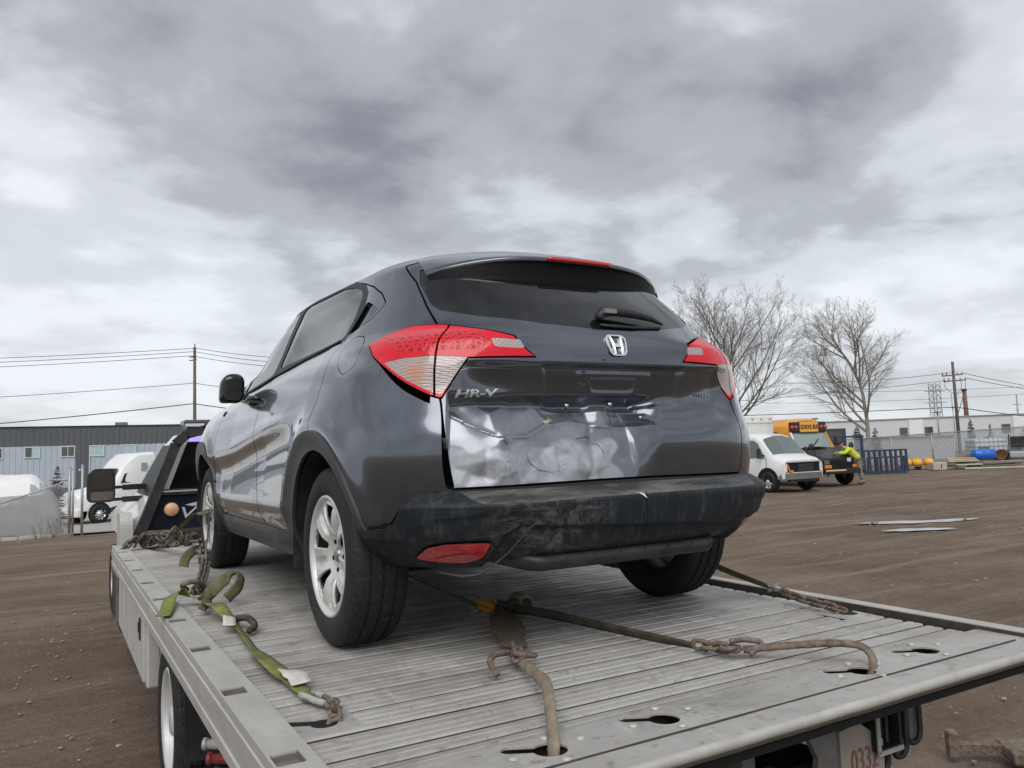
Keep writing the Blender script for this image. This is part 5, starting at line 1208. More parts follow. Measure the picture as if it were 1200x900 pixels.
    for k in range(16):
        p=Vector((rr.uniform(-1.12,-.55),rr.uniform(4.10,4.38),.02)); q=p+Vector((rr.uniform(-.2,.2),rr.uniform(-.12,.12),0)); r=(p+q)/2+Vector((0,0,rr.uniform(.02,.12)))
        if k%4==3: m=MB(); ribbon(m,[p,r,q],.05,twist=[0,.5,.2]); sh(m,c).build('old_strap',WEBD,t4)
        else:
            m=MB()
            for mb in chain([p,r,q],.06,.010,.022): m.add(mb.v,mb.f,True)
            sh(m,c).build('chain_run',RUST if k%2 else CHAINM,t4).__setitem__('kind','stuff')
    # 5: V bridle at the tail
    c=Vector((-.11,-.03,0)); t5=thing('v_bridle','dirty V-shaped towing bridle with two J hooks in the tail slots','bridle',(c.x,c.y,DH))
    J=(-.115,-.03,.050)
    m=MB(); ribbon(m,[J,(-.06,-.22,.055),(.01,-.50,.045),(.075,-.74,.035),(.12,-.88,.030)],[.036,.038,.034,.034,.028],twist=[1.2,1.25,1.2,1.1,.9],t=.008); sh(m,c).build('bridle_leg',WEBD,t5)
    m=MB(); ribbon(m,[J,(-.19,-.15,.060),(-.285,-.33,.050),(-.36,-.50,.040),(-.40,-.60,.035)],[.05,.09,.125,.09,.035],twist=[.6,.3,.1,.1,.1],t=.012); sh(m,c).build('bridle_leg',mat('brown_webbing',(.105,.085,.055),.9,var=.35,vscale=20,bump=.0015,bscale=200,dirt=(.05,.04,.03),dscale=10,damt=.7),t5)
    m=MB(); m.tube(spline([(-.15,.0,.03),(-.12,-.06,.075),(-.08,-.04,.07),(-.10,.02,.05),(-.14,-.02,.07),(-.12,-.08,.05)],6),.016,8); sh(m,c).build('choker_knot',WEBD,t5)
    m=MB(); m.lathe([(.030,-.045),(.042,-.04),(.044,.03),(.032,.045)],18,(-.005,.045,.045),'y'); sh(m,c).build('sleeve_loop',mat('pale_webbing',(.30,.28,.22),.9,var=.3,vscale=30),t5)
    m=MB(); m.tube(spline([(-.165,.12,.045),(-.19,.06,.07),(-.16,.01,.055),(-.15,.06,.03),(-.18,.10,.05)],6),.014,9); m.tube(spline([(-.145,.03,.07),(-.115,-.02,.062),(-.10,-.05,.04)],5),.014,8); sh(m,c).build('winch_hook',YELHOOK,t5)
    m=MB(); m.tube(spline([(-.19,.10,.05),(-.27,.42,.10),(-.34,.80,.16),(-.40,1.3,.22)],6),.008,7); sh(m,c).build('winch_cable',CHAINM,t5)
    m=MB(); m.torus((-.185,.12,.05),.030,.008,(1,.2,.2)); sh(m,c).build('cable_thimble',STEEL,t5)
    for q in chain([(.125,-.89,.03),(.16,-.96,.03),(.19,-1.02,.03)],.046,.007,.016): sh(q,c).build('chain_link',RUST,t5)
    m=MB(); m.torus((.172,-1.0,.032),.026,.008,(.1,.2,1)); sh(m,c).build('link_ring',RUST,t5)
    m=MB(); m.tube(spline([(.17,-1.005,.055),(.215,-1.035,.06),(.26,-1.06,.045),(.205,-1.06,.02)],5),[.009]*16,8); m.tube(spline([(.20,-1.035,.030),(.27,-1.095,.040),(.335,-1.16,.050),(.395,-1.225,.058),(.435,-1.275,.058),(.450,-1.310,.046),(.440,-1.336,.022),(.415,-1.350,-.008),(.39,-1.35,-.035)],6),[.0125+.0012*math.sin(i*2.3)*math.sin(i*.9) for i in range(49)],12,sq=.8); sh(m,c).build('j_hook',RUST,t5)
    for q in ([(-.40,-.58,.04),(-.435,-.655,.04),(-.46,-.71,.04)],): 
        for w in chain(q,.050,.008,.018): sh(w,c).build('chain_link',RUST,t5)
    m=MB(); m.torus((-.430,-.70,.045),.032,.0095,(.2,.1,1)); m.tube(spline([(-.47,-.66,.05),(-.53,-.68,.055),(-.575,-.73,.05),(-.575,-.775,.02)],5),.0105,8); sh(m,c).build('shackle',RUST,t5)
    m=MB(); m.tube(spline([(-.455,-.71,.030),(-.485,-.80,.038),(-.520,-.91,.046),(-.555,-1.00,.056),(-.590,-1.08,.066),(-.645,-1.18,.058),(-.69,-1.26,.036),(-.725,-1.32,.0),(-.738,-1.335,-.03)],6),[.0150+.0030*min(1,i/18)+.0016*math.sin(i*1.9)*math.sin(i*.7) for i in range(49)],12,sq=.55); sh(m,c).build('j_hook',mat('pale_rust',(.27,.22,.165),.75,.2,var=.3,vscale=25,bump=.001,bscale=140,dirt=(.13,.10,.07),dscale=16,damt=.6),t5)
    # 6: strap to the right rear wheel
    c=Vector((1.03,-.80,0)); t6=thing('wheel_strap','thin olive strap and chain running from the right rear wheel to the deck slot','strap',(c.x,c.y,DH))
    m=MB(); ribbon(m,[(.95,.92,.33),(1.0,.55,.235),(1.03,.15,.155),(1.02,-.18,.095),(1.01,-.42,.060)],[.045,.045,.045,.055,.06],up=(.6,0,1),twist=[.3,.4,.4,.3,.1]); sh(m,c).build('webbing',WEBO,t6)
    m=MB(); m.torus((1.00,-.47,.058),.028,.008,(.4,.1,1)); m.tube([(.97,-.45,.05),(1.05,-.44,.07)],.009,7); sh(m,c).build('buckle',STEEL,t6)
    link_all([sh(q,c) for q in chain([(1.0,-.50,.05),(.985,-.64,.035),(.985,-.75,.028),(1.01,-.80,.015)],.050,.007,.015)],t6,RUST)
build_straps()

# ------------------------------------------------------------------ the yard: ground, puddles, stones
def gz(x,y):
    """the yard falls away towards the warehouse on the left"""
    s=lambda a,b,t: (lambda q: q*q*(3-2*q))(min(1,max(0,(t-a)/(b-a))))
    return -1.36*s(14,44,y)*(1-s(7,27,x))
def ground_mat():
    M_=bpy.data.materials.new('packed_dirt'); M_.use_nodes=True; nt=M_.node_tree; N=nt.nodes.new; L=nt.links.new; b=nt.nodes['Principled BSDF']; b.inputs['Roughness'].default_value=.92; b.inputs['Specular IOR Level'].default_value=.25
    tc=N('ShaderNodeTexCoord')
    def nz(s,det,r,sc=(1,1,1),rot=0,dist=0):
        mp=N('ShaderNodeMapping'); mp.inputs['Scale'].default_value=sc; mp.inputs['Rotation'].default_value=(0,0,rot); L(tc.outputs['Object'],mp.inputs[0])
        n=N('ShaderNodeTexNoise'); n.inputs['Scale'].default_value=s; n.inputs['Detail'].default_value=det; n.inputs['Roughness'].default_value=r; n.inputs['Distortion'].default_value=dist; L(mp.outputs[0],n.inputs[0]); return n.outputs[0]
    def mr(x,a,b_,lo=0,hi=1):
        m=N('ShaderNodeMapRange'); L(x,m.inputs[0]); m.inputs[1].default_value=a; m.inputs[2].default_value=b_; m.inputs[3].default_value=lo; m.inputs[4].default_value=hi; return m.outputs[0]
    def mix(f,a,c):
        m=N('ShaderNodeMixRGB'); L(f,m.inputs[0])
        for i,q in ((1,a),(2,c)):
            if isinstance(q,tuple): m.inputs[i].default_value=(*q,1)
            else: L(q,m.inputs[i])
        return m.outputs[0]
    c=mix(mr(nz(.35,8,.65),.35,.65),(.120,.083,.057),(.210,.155,.112))
    c=mix(mr(nz(.9,9,.7,(.22,2.0,1),R(-29),.9),.49,.68,0,.75),c,(.29,.235,.185))          # dry tyre-swept streaks
    c=mix(mr(nz(.7,9,.7,(.3,1.6,1),R(-20),1.0),.53,.72,0,.6),c,(.075,.052,.036))            # damp streaks
    c=mix(mr(nz(7,9,.75),.52,.72,0,.7),c,(.070,.048,.034))
    c=mix(mr(nz(16,8,.78),.54,.70,0,.6),c,(.26,.21,.165)); c=mix(mr(nz(38,6,.7),.58,.72,0,.85),c,(.38,.34,.29))                                       # pale grit
    L(c,b.inputs['Base Color'])
    h=N('ShaderNodeMath'); h.operation='MULTIPLY_ADD'; L(nz(9,9,.72),h.inputs[0]); h.inputs[1].default_value=1.0; L(nz(45,6,.7),h.inputs[2])
    bp=N('ShaderNodeBump'); bp.inputs['Distance'].default_value=.032; bp.inputs['Strength'].default_value=.9; L(h.outputs[0],bp.inputs['Height']); L(bp.outputs[0],b.inputs['Normal'])
    L(mr(nz(.8,6,.6,(.2,2,1),R(-20)),.5,.7,.92,.62),b.inputs['Roughness'])
    return M_
GROUND=ground_mat()
def build_ground():
    xs=np.concatenate([[-2500,-600,-200,-90,-50],np.arange(-30,100,1.0),[110,140,200,400,900,3000]]); ys=np.concatenate([[-2000,-400,-100,-40],np.arange(-20,100,1.0),[120,160,240,500,1200,3500]])
    # finer mesh in front, so ruts and lumps are real
    xs=np.unique(np.concatenate([xs,np.arange(-8,26,.25)])); ys=np.unique(np.concatenate([ys,np.arange(-4,22,.25)]))
    vs=[]
    for y in ys:
        for x in xs:
            near=1 if (-10<x<60 and -6<y<60) else 0
            z=gz(x,y)+near*(.028*noise.noise(Vector((x*.5,y*.5,0)))+.020*noise.noise(Vector((x*1.7,y*1.7,4)))+.012*noise.noise(Vector(((x*.87+y*-.5)*.5,(x*.5+y*.87)*3.5,2))))-near*.015
            vs.append((x,y,z))
    nx=len(xs); fs=[(j*nx+i,j*nx+i+1,(j+1)*nx+i+1,(j+1)*nx+i) for j in range(len(ys)-1) for i in range(nx-1)]
    g=obj('ground',vs,fs,GROUND,None,True); g['kind']='structure'
    # loose stones, only where they show larger than a few pixels
    rr=random.Random(11); mb_v=[];mb_f=[]
    ico=bmesh.new(); bmesh.ops.create_icosphere(ico,subdivisions=1,radius=1); iv=[q.co.copy() for q in ico.verts]; ico.verts.index_update(); jf=[[q.index for q in f.verts] for f in ico.faces]; ico.free()
    def stones(n,x0,x1,y0,y1,s0,s1):
        for k in range(n):
            x,y=rr.uniform(x0,x1),rr.uniform(y0,y1); s=s0+(s1-s0)*rr.random()**4; o=len(mb_v); a=rr.uniform(0,6.28); f=rr.uniform(.45,.8)
            for v in iv:
                q=Vector((v.x*rr.uniform(.8,1.2),v.y*rr.uniform(.6,1.0),v.z*f)); mb_v.append((x+s*(q.x*math.cos(a)-q.y*math.sin(a)),y+s*(q.x*math.sin(a)+q.y*math.cos(a)),gz(x,y)-.002+s*(q.z*.8)))
            for q in jf: mb_f.append([i+o for i in q])
    stones(1500,-5,-1.3,.2,8,.005,.024); stones(900,1.3,6,-3,4,.005,.024); stones(1500,3,22,2,18,.007,.032); stones(150,-8,-1.5,8,22,.012,.035)
    s=obj('loose_stones',mb_v,mb_f,mat('stone',(.26,.225,.185),.85,var=.45,vscale=3.0),None); s['kind']='stuff'; s['label']='scattered small stones on the brown dirt yard'
    wet=mat('puddle_water',(.20,.17,.145),.07,spec=.8)
    for cx_,cy_,a,b_,rot in ((13.5,7.3,1.15,.24,-.55),(12.4,6.35,.70,.20,-.5),(14.6,6.9,.45,.12,-.5)):
        pts=[]
        for k in range(36):
            t=2*PI*k/36; r=1+.55*noise.noise(Vector((math.cos(t)*2.6+cx_*3,math.sin(t)*2.6,cy_*3))); p=(a*r*math.cos(t),b_*r*math.sin(t)); pts.append((cx_+p[0]*math.cos(rot)-p[1]*math.sin(rot),cy_+p[0]*math.sin(rot)+p[1]*math.cos(rot),.012))
        o=obj('puddle',pts,[tuple(range(36))],wet); o['kind']='structure'
    # concrete apron before the warehouse
    pv=[]; P_=[(-1.6,29),(9,28),(16,77),(-12,78)]
    n=14
    for j in range(n+1):
        for i in range(n+1):
            a,b_=i/n,j/n; x=(P_[0][0]*(1-a)+P_[1][0]*a)*(1-b_)+(P_[3][0]*(1-a)+P_[2][0]*a)*b_; y=(P_[0][1]*(1-a)+P_[1][1]*a)*(1-b_)+(P_[3][1]*(1-a)+P_[2][1]*a)*b_; pv.append((x,y,gz(x,y)+.035))
    o=obj('pavement',pv,[(j*(n+1)+i,j*(n+1)+i+1,(j+1)*(n+1)+i+1,(j+1)*(n+1)+i) for j in range(n) for i in range(n)],mat('worn_concrete',(.38,.36,.33),.85,var=.12,vscale=.8,dirt=(.20,.17,.14),dscale=.5,damt=.7,aniso=(.3,2,1)),None,True); o['kind']='structure'
build_ground()

# ------------------------------------------------------------------ buildings
CLADL=mat('pale_cladding',(.42,.47,.54),.55,.1,var=.05,vscale=2); CLADD=mat('charcoal_cladding',(.105,.112,.125),.55,.1,var=.08,vscale=2)
def rib_panel(mb,x0,x1,z0,z1,y,pitch=.46,d=.04):
    """corrugated sheet facing -y"""
    xs=[];k=x0
    while k<x1-1e-6: xs+=[(k,0),(k+pitch*.62,0),(k+pitch*.70,-d),(k+pitch*.92,-d)]; k+=pitch
    xs=[(min(a,x1),b) for a,b in xs]+[(x1,0)]
    vs=[(a,y+b,z) for a,b in xs for z in (z0,z1)]; mb.add(vs,[(2*i,2*i+2,2*i+3,2*i+1) for i in range(len(xs)-1)])
def build_left():
    b=thing('warehouse','long grey corrugated warehouse with charcoal upper band and small windows','building',(0,80,-1.4),R(-5.0))
    def P(mb,n,m,par=None): return mb.build(n,m,par or b)
    z=lambda v: v+1.4
    mb=MB(); mb.box((8,9,z(1.9)),(52,17.8,6.6)); P(mb,'core',mat('warehouse_core',(.20,.20,.21),.8))
    mb=MB(); rib_panel(mb,-18,34,z(3.52),z(5.22),0); P(mb,'upper_band',CLADD)
    mb=MB(); mb.box((8,.02,z(5.27)),(52.2,.24,.10)); P(mb,'parapet_cap',BLKSTEEL)
    for x0,x1 in ((-18,.0),(1.15,34)):
        mb=MB(); rib_panel(mb,x0,x1,z(-.3),z(3.52),.01); P(mb,'wall',CLADL)
        mb=MB(); rib_panel(mb,x0,x1,z(-1.42),z(-.3),.0); P(mb,'lower_wall',mat('brown_base',(.20,.135,.085),.8,var=.15,vscale=2))
    mb=MB(); rib_panel(mb,.0,1.15,z(-.9),z(3.52),-.05); P(mb,'pier',CLADD)
    mb=MB(); mb.box((1.14,-.08,z(1.25)),(.08,.10,4.5)); P(mb,'downpipe',mat('pale_trim',(.55,.57,.60),.5))
    G1=mat('pale_window_glass',(.36,.52,.52),.08,coat=1.0); G2=mat('dark_window_glass',(.05,.055,.06),.06,coat=1.0)
    wfr=mat('window_frame',(.62,.64,.66),.5)
    for i,(x0,x1) in enumerate(((-9.2,-8.1),(-6.8,-5.7),(-3.98,-2.85),(-1.15,-.08),(1.22,2.3),(3.95,5.0),(6.9,8.0),(10.2,11.3),(13.4,14.5))):
        zt,zb=z(3.44),z(2.52)
        mb=MB()
        for c,d in ((((x0+x1)/2,-.06,zt),(x1-x0+.12,.08,.07)),(((x0+x1)/2,-.06,zb),(x1-x0+.12,.08,.07)),((x0,-.06,(zt+zb)/2),(.07,.08,zt-zb-.07)),((x1,-.06,(zt+zb)/2),(.07,.08,zt-zb-.07)),(((x0+x1)/2,-.055,(zt+zb)/2),(.05,.06,zt-zb-.07))): mb.box(c,d)
        w=P(mb,'window',wfr)
        m2=MB(); m2.box((x0+(x1-x0)*.25,-.05,(zt+zb)/2),((x1-x0)/2-.07,.02,zt-zb-.07)); m2.build('pane',(G2,G2,G2,G2,G1,G1,G1,G1,G2)[i],w)
        m2=MB(); m2.box((x0+(x1-x0)*.75,-.05,(zt+zb)/2),((x1-x0)/2-.07,.02,zt-zb-.07)); m2.build('pane',(G1,G2,G1,G2,G1,G1,G1,G2,G1)[i],w)
    mb=MB(); mb.box((3.7,3,z(5.45)),(1.1,1.2,.5)); P(mb,'roof_unit',FRAMEGREY)
    mb=MB(); mb.box((.35,-.12,z(1.27)),(.14,.12,.14)); P(mb,'wall_lamp',mat('white_lamp',(.7,.7,.7),.4))
build_left()
def build_right():
    b=thing('white_warehouse','long white flat-roofed warehouse beyond the right fence','building',(84.5,53.4,0),math.atan2(45.14-53.2,90.78-84.93))
    W1=mat('white_panel',(.76,.77,.78),.6,var=.03,vscale=.4); W0=mat('offwhite_wall',(.60,.61,.62),.65,var=.05,vscale=.3)
    mb=MB(); mb.box((5,8,1.9),(46,16,3.85)); mb.build('wall',W0,b)
    mb=MB(); mb.box((5,-.02,3.88),(46.2,.2,.12)); mb.build('parapet_cap',mat('cap_grey2',(.30,.31,.32),.5),b)
    for x in (.55,10.9,21): mb=MB(); mb.box((x,-.06,1.85),(1.45,.10,3.7)); mb.build('bay_panel',W1,b)
    for x in (-.75,1.85,9.5,12.3,19.6,22.4):
        mb=MB(); mb.box((x,-.03,2.35),(.85,.08,1.0)); w=mb.build('window',mat('grey_frame',(.16,.17,.18),.5),b)
        mb=MB(); mb.box((x,-.075,2.35),(.74,.02,.88)); mb.build('pane',MATS['dark_window_glass'],w)
    for x in np.arange(-17,28,1.5): pass
    t=thing('grey_shed','low pale grey shed behind the mesh fence','shed',(56,35.5,0),R(-55))
    mb=MB(); mb.box((0,1.5,.85),(7,3,1.7)); mb.build('wall',mat('shed_wall',(.50,.52,.54),.6,var=.06,vscale=.6),t); mb=MB(); mb.box((0,1.5,1.75),(7.3,3.3,.09)); mb.build('roof',MATS['cap_grey2'],t)
build_right()

# ------------------------------------------------------------------ fences
GALV=mat('galvanised',(.38,.40,.41),.5,.5,var=.1,vscale=8)
def lerp(a,b,t): return a+(b-a)*t
def build_fences():
    # right: long mesh fence with grey screening
    f=thing('mesh_fence','long chain-link fence with grey screening at the back of the yard','fence',(44,30,0))
    o=Vector((44,30,0)); A=Vector((41.03,37.17,1.72)); Bp=Vector((43.81,30.91,1.73)); Cc=Vector((45.01,20.88,2.11)); D=Vector((46.2,12.0,2.35))
    path=[A,Bp,Cc,D]
    mb=MB(); mb.tube([p-o for p in path],.03,6); mb.build('top_rail',GALV,f)
    n=0
    scr=mat('screen_mesh',(.40,.42,.43),.8,alpha=.62)
    for a,b_ in zip(path,path[1:]):
        L_=(b_-a).length; k=int(L_/2.05)
        for i in range(k):
            p=a.lerp(b_,i/k); q=a.lerp(b_,(i+1)/k)
            mb=MB(); mb.tube([(p.x-o.x,p.y-o.y,0),(p.x-o.x,p.y-o.y,p.z+.05)],.035,7); mb.build('post',GALV,f)
            mb=MB(); s=Vector((.03,0,0)); mb.add([Vector((p.x,p.y,.05))-o+s,Vector((q.x,q.y,.05))-o+s,q-o-Vector((0,0,.04))+s,p-o-Vector((0,0,.04))+s],[(0,1,2,3)]); m_=mb.build('mesh_panel',scr,f)
    # wires of the fabric, coarse, in one part
    mb=MB()
    for a,b_ in zip(path[1:3],path[2:]):
        L_=(b_-a).length
        for i in range(int(L_/.30)):
            for s in (1,-1):
                p=a.lerp(b_,i*.30/L_); t2=min(1,max(0,(i*.30+s*1.6)/L_)); q=a.lerp(b_,t2); mb.tube([(p.x-o.x,p.y-o.y,.05),(q.x-o.x,q.y-o.y,q.z-.04)],.004,3,cap=False)
    w=mb.build('fence_wire',GALV,f); w['kind']='stuff'
    # left: taller chain-link fence round a heap under a white sheet
    f=thing('chain_link_fence','galvanised chain-link fence with double end post at the left edge','fence',(-1.2,25.8,-.42)); o=Vector((-1.2,25.8,-.42))
    E0=Vector((-9.0,30.4,1.42)); E1=Vector((-1.30,25.84,1.29)); 
    def at(t,z): p=E0.lerp(E1,t); return Vector((p.x,p.y,z))-o
    base=lambda t: gz(E0.lerp(E1,t).x,E0.lerp(E1,t).y)+.05
    mb=MB(); mb.tube([at(.93,1.30),at(1,1.29)],.028,8); mb.build('top_rail',GALV,f)
    mb=MB(); mb.tube([at(.60,.54-.35),at(.98,1.22)],.025,7); mb.build('brace_rail',GALV,f)
    for t,zt,r in ((0,1.45,.035),(.25,1.45,.035),(.5,1.42,.035),(1.0,1.68,.045),(1.012,1.62,.035),(1.045,1.72,.04)):
        p=E0.lerp(E1,t); mb=MB(); mb.tube([(p.x-o.x,p.y-o.y,gz(p.x,p.y)-o.z),(p.x-o.x,p.y-o.y,zt-o.z)],r,9); mb.lathe([(0,.05),(r*.8,.03),(r*1.25,0)],9,(p.x-o.x,p.y-o.y,zt-o.z),'z'); mb.build('post',GALV,f)
    for z_ in (1.48,1.40):
        mb=MB(); p=at(1.0,z_); mb.bar(p,p+Vector((-.36,.1,.05)),.02); mb.build('wire_arm',GALV,f)
    # woven wires
    mb=MB(); Lf=(E1-E0).length; n=int(Lf/.062)
    for i in range(-36,n+36):
        for s in (1,-1):
            pts=[]
            H0=2.05
            t0=i*.062/Lf; t1=(i*.062+s*H0*.95)/Lf
            seg=[]
            for k in range(9):
                q=k/8; t=t0+(t1-t0)*q
                if t<0 or t>1: continue
                zt=base(t)+q*H0
                lim=min(1.29, .54+(1.20-.54)*((t-.70)/(.98-.70)))
                if zt>lim+.02: break
                seg.append(at(t,zt))
            if len(seg)>1: mb.tube([seg[0],seg[-1]],.0075,3,cap=False)
    w=mb.build('woven_wire',mat('zinc_wire',(.30,.31,.32),.55,.3),f); w['kind']='stuff'
    # white sheet over the heap behind the fence
    h=thing('sheeted_heap','heap under a crumpled white plastic sheet behind the left chain-link fence','tarp',(-5.2,29.5,-.5)); 
    vs=[];fs=[];nx,ny=64,26
    for j in range(ny):
        for i in range(nx):
            a,b_=i/(nx-1),j/(ny-1); x=-5.0+8.75*a; y=3.6*b_-.6
            end=min(1,max(0,(1-a)/.10)); top=(2.02-.10*a)*(.35+.65*end**.7 if a<.999 else 0)
            prof_=min(1,b_/.16)**.6 if b_<.5 else min(1,(1-b_)/.25)**.7
            z=top*prof_+(.09*noise.noise(Vector((x*1.3,y*1.3,2)))+.07*abs(noise.noise(Vector((x*3,y*3,5)))))*prof_
            vs.append((x,y-.55*x*.59,max(z,0)))
    fs=[(j*nx+i,j*nx+i+1,(j+1)*nx+i+1,(j+1)*nx+i) for j in range(ny-1) for i in range(nx-1)]
    up_=[];lo_=[]
    for f in fs:
        c=sum((Vector(vs[i]) for i in f),Vector())/4; zl=.50+.62+(c.x-5.2+3.4)*.36
        (up_ if (c.z>zl or c.y+.55*c.x*.59>.9) else lo_).append(f)
    sheet=mat('white_sheet',(.72,.72,.73),.40,var=.05,vscale=1.5)
    obj('plastic_sheet',vs,up_,sheet,h,True); obj('heap_side',vs,lo_,mat('grey_heap',(.36,.365,.375),.8,var=.12,vscale=3),h,True)
    # concrete sill under the fence
    k=thing('concrete_kerb','broken concrete strip along the foot of the left fence','kerb',(-5,28,-.5)); mb=MB(); rr=random.Random(2)
    for i in range(16):
        t=i/16; p=E0.lerp(E1,t+.03); mb=MB(); mb.box((p.x+5+.12,p.y-28-.2,gz(p.x,p.y)+.5+.04),(.50+rr.uniform(-.05,.04),.22,.10+rr.uniform(-.02,.03)),Matrix.Rotation(math.atan2(-4.56,7.7)+rr.uniform(-.06,.06),3,'Z'),bev=.02); mb.build('kerb_block',MATS['worn_concrete'],k)
build_fences()

# ------------------------------------------------------------------ bare trees, small conifers, dry weeds
BARK=mat('grey_bark',(.21,.19,.165),.9,var=.3,vscale=6,bump=.004,bscale=30); TWIG=mat('twig',(.24,.21,.185),.9,var=.25,vscale=2)
def bare_tree(name,label,loc,H,spread,seed,lean=(0,0),r0=.16,fork=.22):
    rr=random.Random(seed); t=thing(name,label,'tree',loc); tv=MB(); cv=MB(); n=[0]
    def grow(p,d,L_,r,lev,mb_lim):
        segs=max(2,int(L_/.55)) if lev<3 else 3; pts=[p]; rs=[r]; q=p; dd=d
        for k in range(segs):
            dd=(dd+Vector((rr.gauss(0,.06),rr.gauss(0,.06),.05 if lev>0 else .02))*(1.0 if lev<3 else 1.4)).normalized(); q=q+dd*(L_/segs); pts.append(q); rs.append(r*(1-.78*(k+1)/segs) if lev>0 else r*(1-.62*(k+1)/segs))
        (tv if lev<2 else cv).tube(pts,rs,7 if lev==0 else (5 if lev<2 else 3),cap=False); n[0]+=1
        if lev>=5 or L_<.22: return
        nb={0:16,1:9,2:8,3:6,4:3}[lev]
        for k in range(nb):
            f=(fork+(1-fork)*((k+.4)/nb)) if lev==0 else (.16+.84*((k+rr.random())/nb)); f=min(f,.99)
            i=min(int(f*segs),segs-1); u=f*segs-i; bp=pts[i].lerp(pts[i+1],u); br=rs[i]+(rs[i+1]-rs[i])*u
            td=(pts[i+1]-pts[i]).normalized(); az=rr.uniform(0,2*PI); s=td.orthogonal().normalized(); s=Matrix.Rotation(az,3,td)@s
            ang=(rr.uniform(.75,1.05)-.45*f) if lev==0 else rr.uniform(.40,.85); nd=(td*math.cos(ang)+s*math.sin(ang)).normalized()
            if lev==0: ln=spread*(1.10-.62*f)*rr.uniform(.85,1.0)*1.05
            else: ln=L_*(.58-.26*f)*rr.uniform(.75,1.05)
            grow(bp,nd,ln,min(br*.72,.02+.030*ln if lev==0 else br*.6) if lev<3 else max(.0048,br*.6),lev+1,0)
    grow(Vector((0,0,-.1)),Vector((lean[0],lean[1],1)).normalized(),H,r0,0,0)
    tr=tv.build('trunk',BARK,t,False); cr=cv.build('crown',TWIG,t,False); cr['kind']='stuff'
    return t
bare_tree('bare_tree','bare leafless tree nearest the car, its crown beside the rear window','(tree)' and (33.5,32.1,0),8.4,7.4,33,(.05,-.03),.13,.18)
bare_tree('bare_tree','wide bare leafless tree standing behind the yellow school bus','(tree)' and (47.3,32.3,0),10.6,6.6,8,(.10,-.06),.16,.20)
NEEDLE=mat('spruce_needles',(.035,.055,.038),.85,var=.35,vscale=3)
def conifer(label,loc,H,w,seed):
    rr=random.Random(seed); t=thing('young_spruce',label,'tree',loc); mb=MB(); mb.tube([(0,0,0),(0,0,H)],[.07,.01],6); mb.build('trunk',BARK,t); mb=MB()
    for k in range(int(H*16)):
        f=(k+rr.random())/(H*16); z=.15*H+.85*H*f; r=w*(1-f)**.8*rr.uniform(.6,1.15)+.05
        for a in range(5):
            az=rr.uniform(0,2*PI); d=Vector((math.cos(az),math.sin(az),-.18)); s=d.cross(Vector((0,0,1)))*r*.22; p=Vector((0,0,z)); q=p+d*r
            mb.add([p,p.lerp(q,.5)+s+Vector((0,0,.04)),q,p.lerp(q,.5)-s+Vector((0,0,-.02))],[(0,1,2,3)])
    o=mb.build('crown',NEEDLE,t,False); o['kind']='stuff'
conifer('small dark spruce behind the left chain-link fence','(tree)' and (-1.62,31.9,-.7),2.45,.42,1)
conifer('slim young spruce left of the right utility pole, before the white warehouse','(tree)' and (72.5,39.4,0),3.9,.9,2) if False else None
conifer('young dark spruce standing right of the crossarm pole behind the fence','(tree)' and (68.5,37.3,0),3.2,.75,2)
conifer('thin spruce top furthest right over the mesh fence','(tree)' and (72.1,37.6,0),2.7,.5,3)
conifer('bushy dark spruce half hidden behind the school bus','(tree)' and (51.0,35.9,0),2.7,1.1,4)
conifer('low spruce right beside the trunk of the wide bare tree','(tree)' and (50.5,34.0,0),2.5,.9,5)
def weeds():
    rr=random.Random(6); t=thing('dry_weeds','clump of dry brown weeds at the fence end post','weeds',(-1.5,25.4,gz(-1.5,25.4))); mb=MB()
    for k in range(60):
        x,y=rr.gauss(-.25,.30),rr.gauss(0,.08); h=rr.uniform(.2,.75); mb.tube([(x,y,0),(x+rr.gauss(0,.05),y,h*.6),(x+rr.gauss(0,.12),y+rr.gauss(0,.05),h)],.004,3,cap=False)
    o=mb.build('stalks',mat('dry_stalk',(.22,.16,.10),.9),t,False); o['kind']='stuff'
weeds()

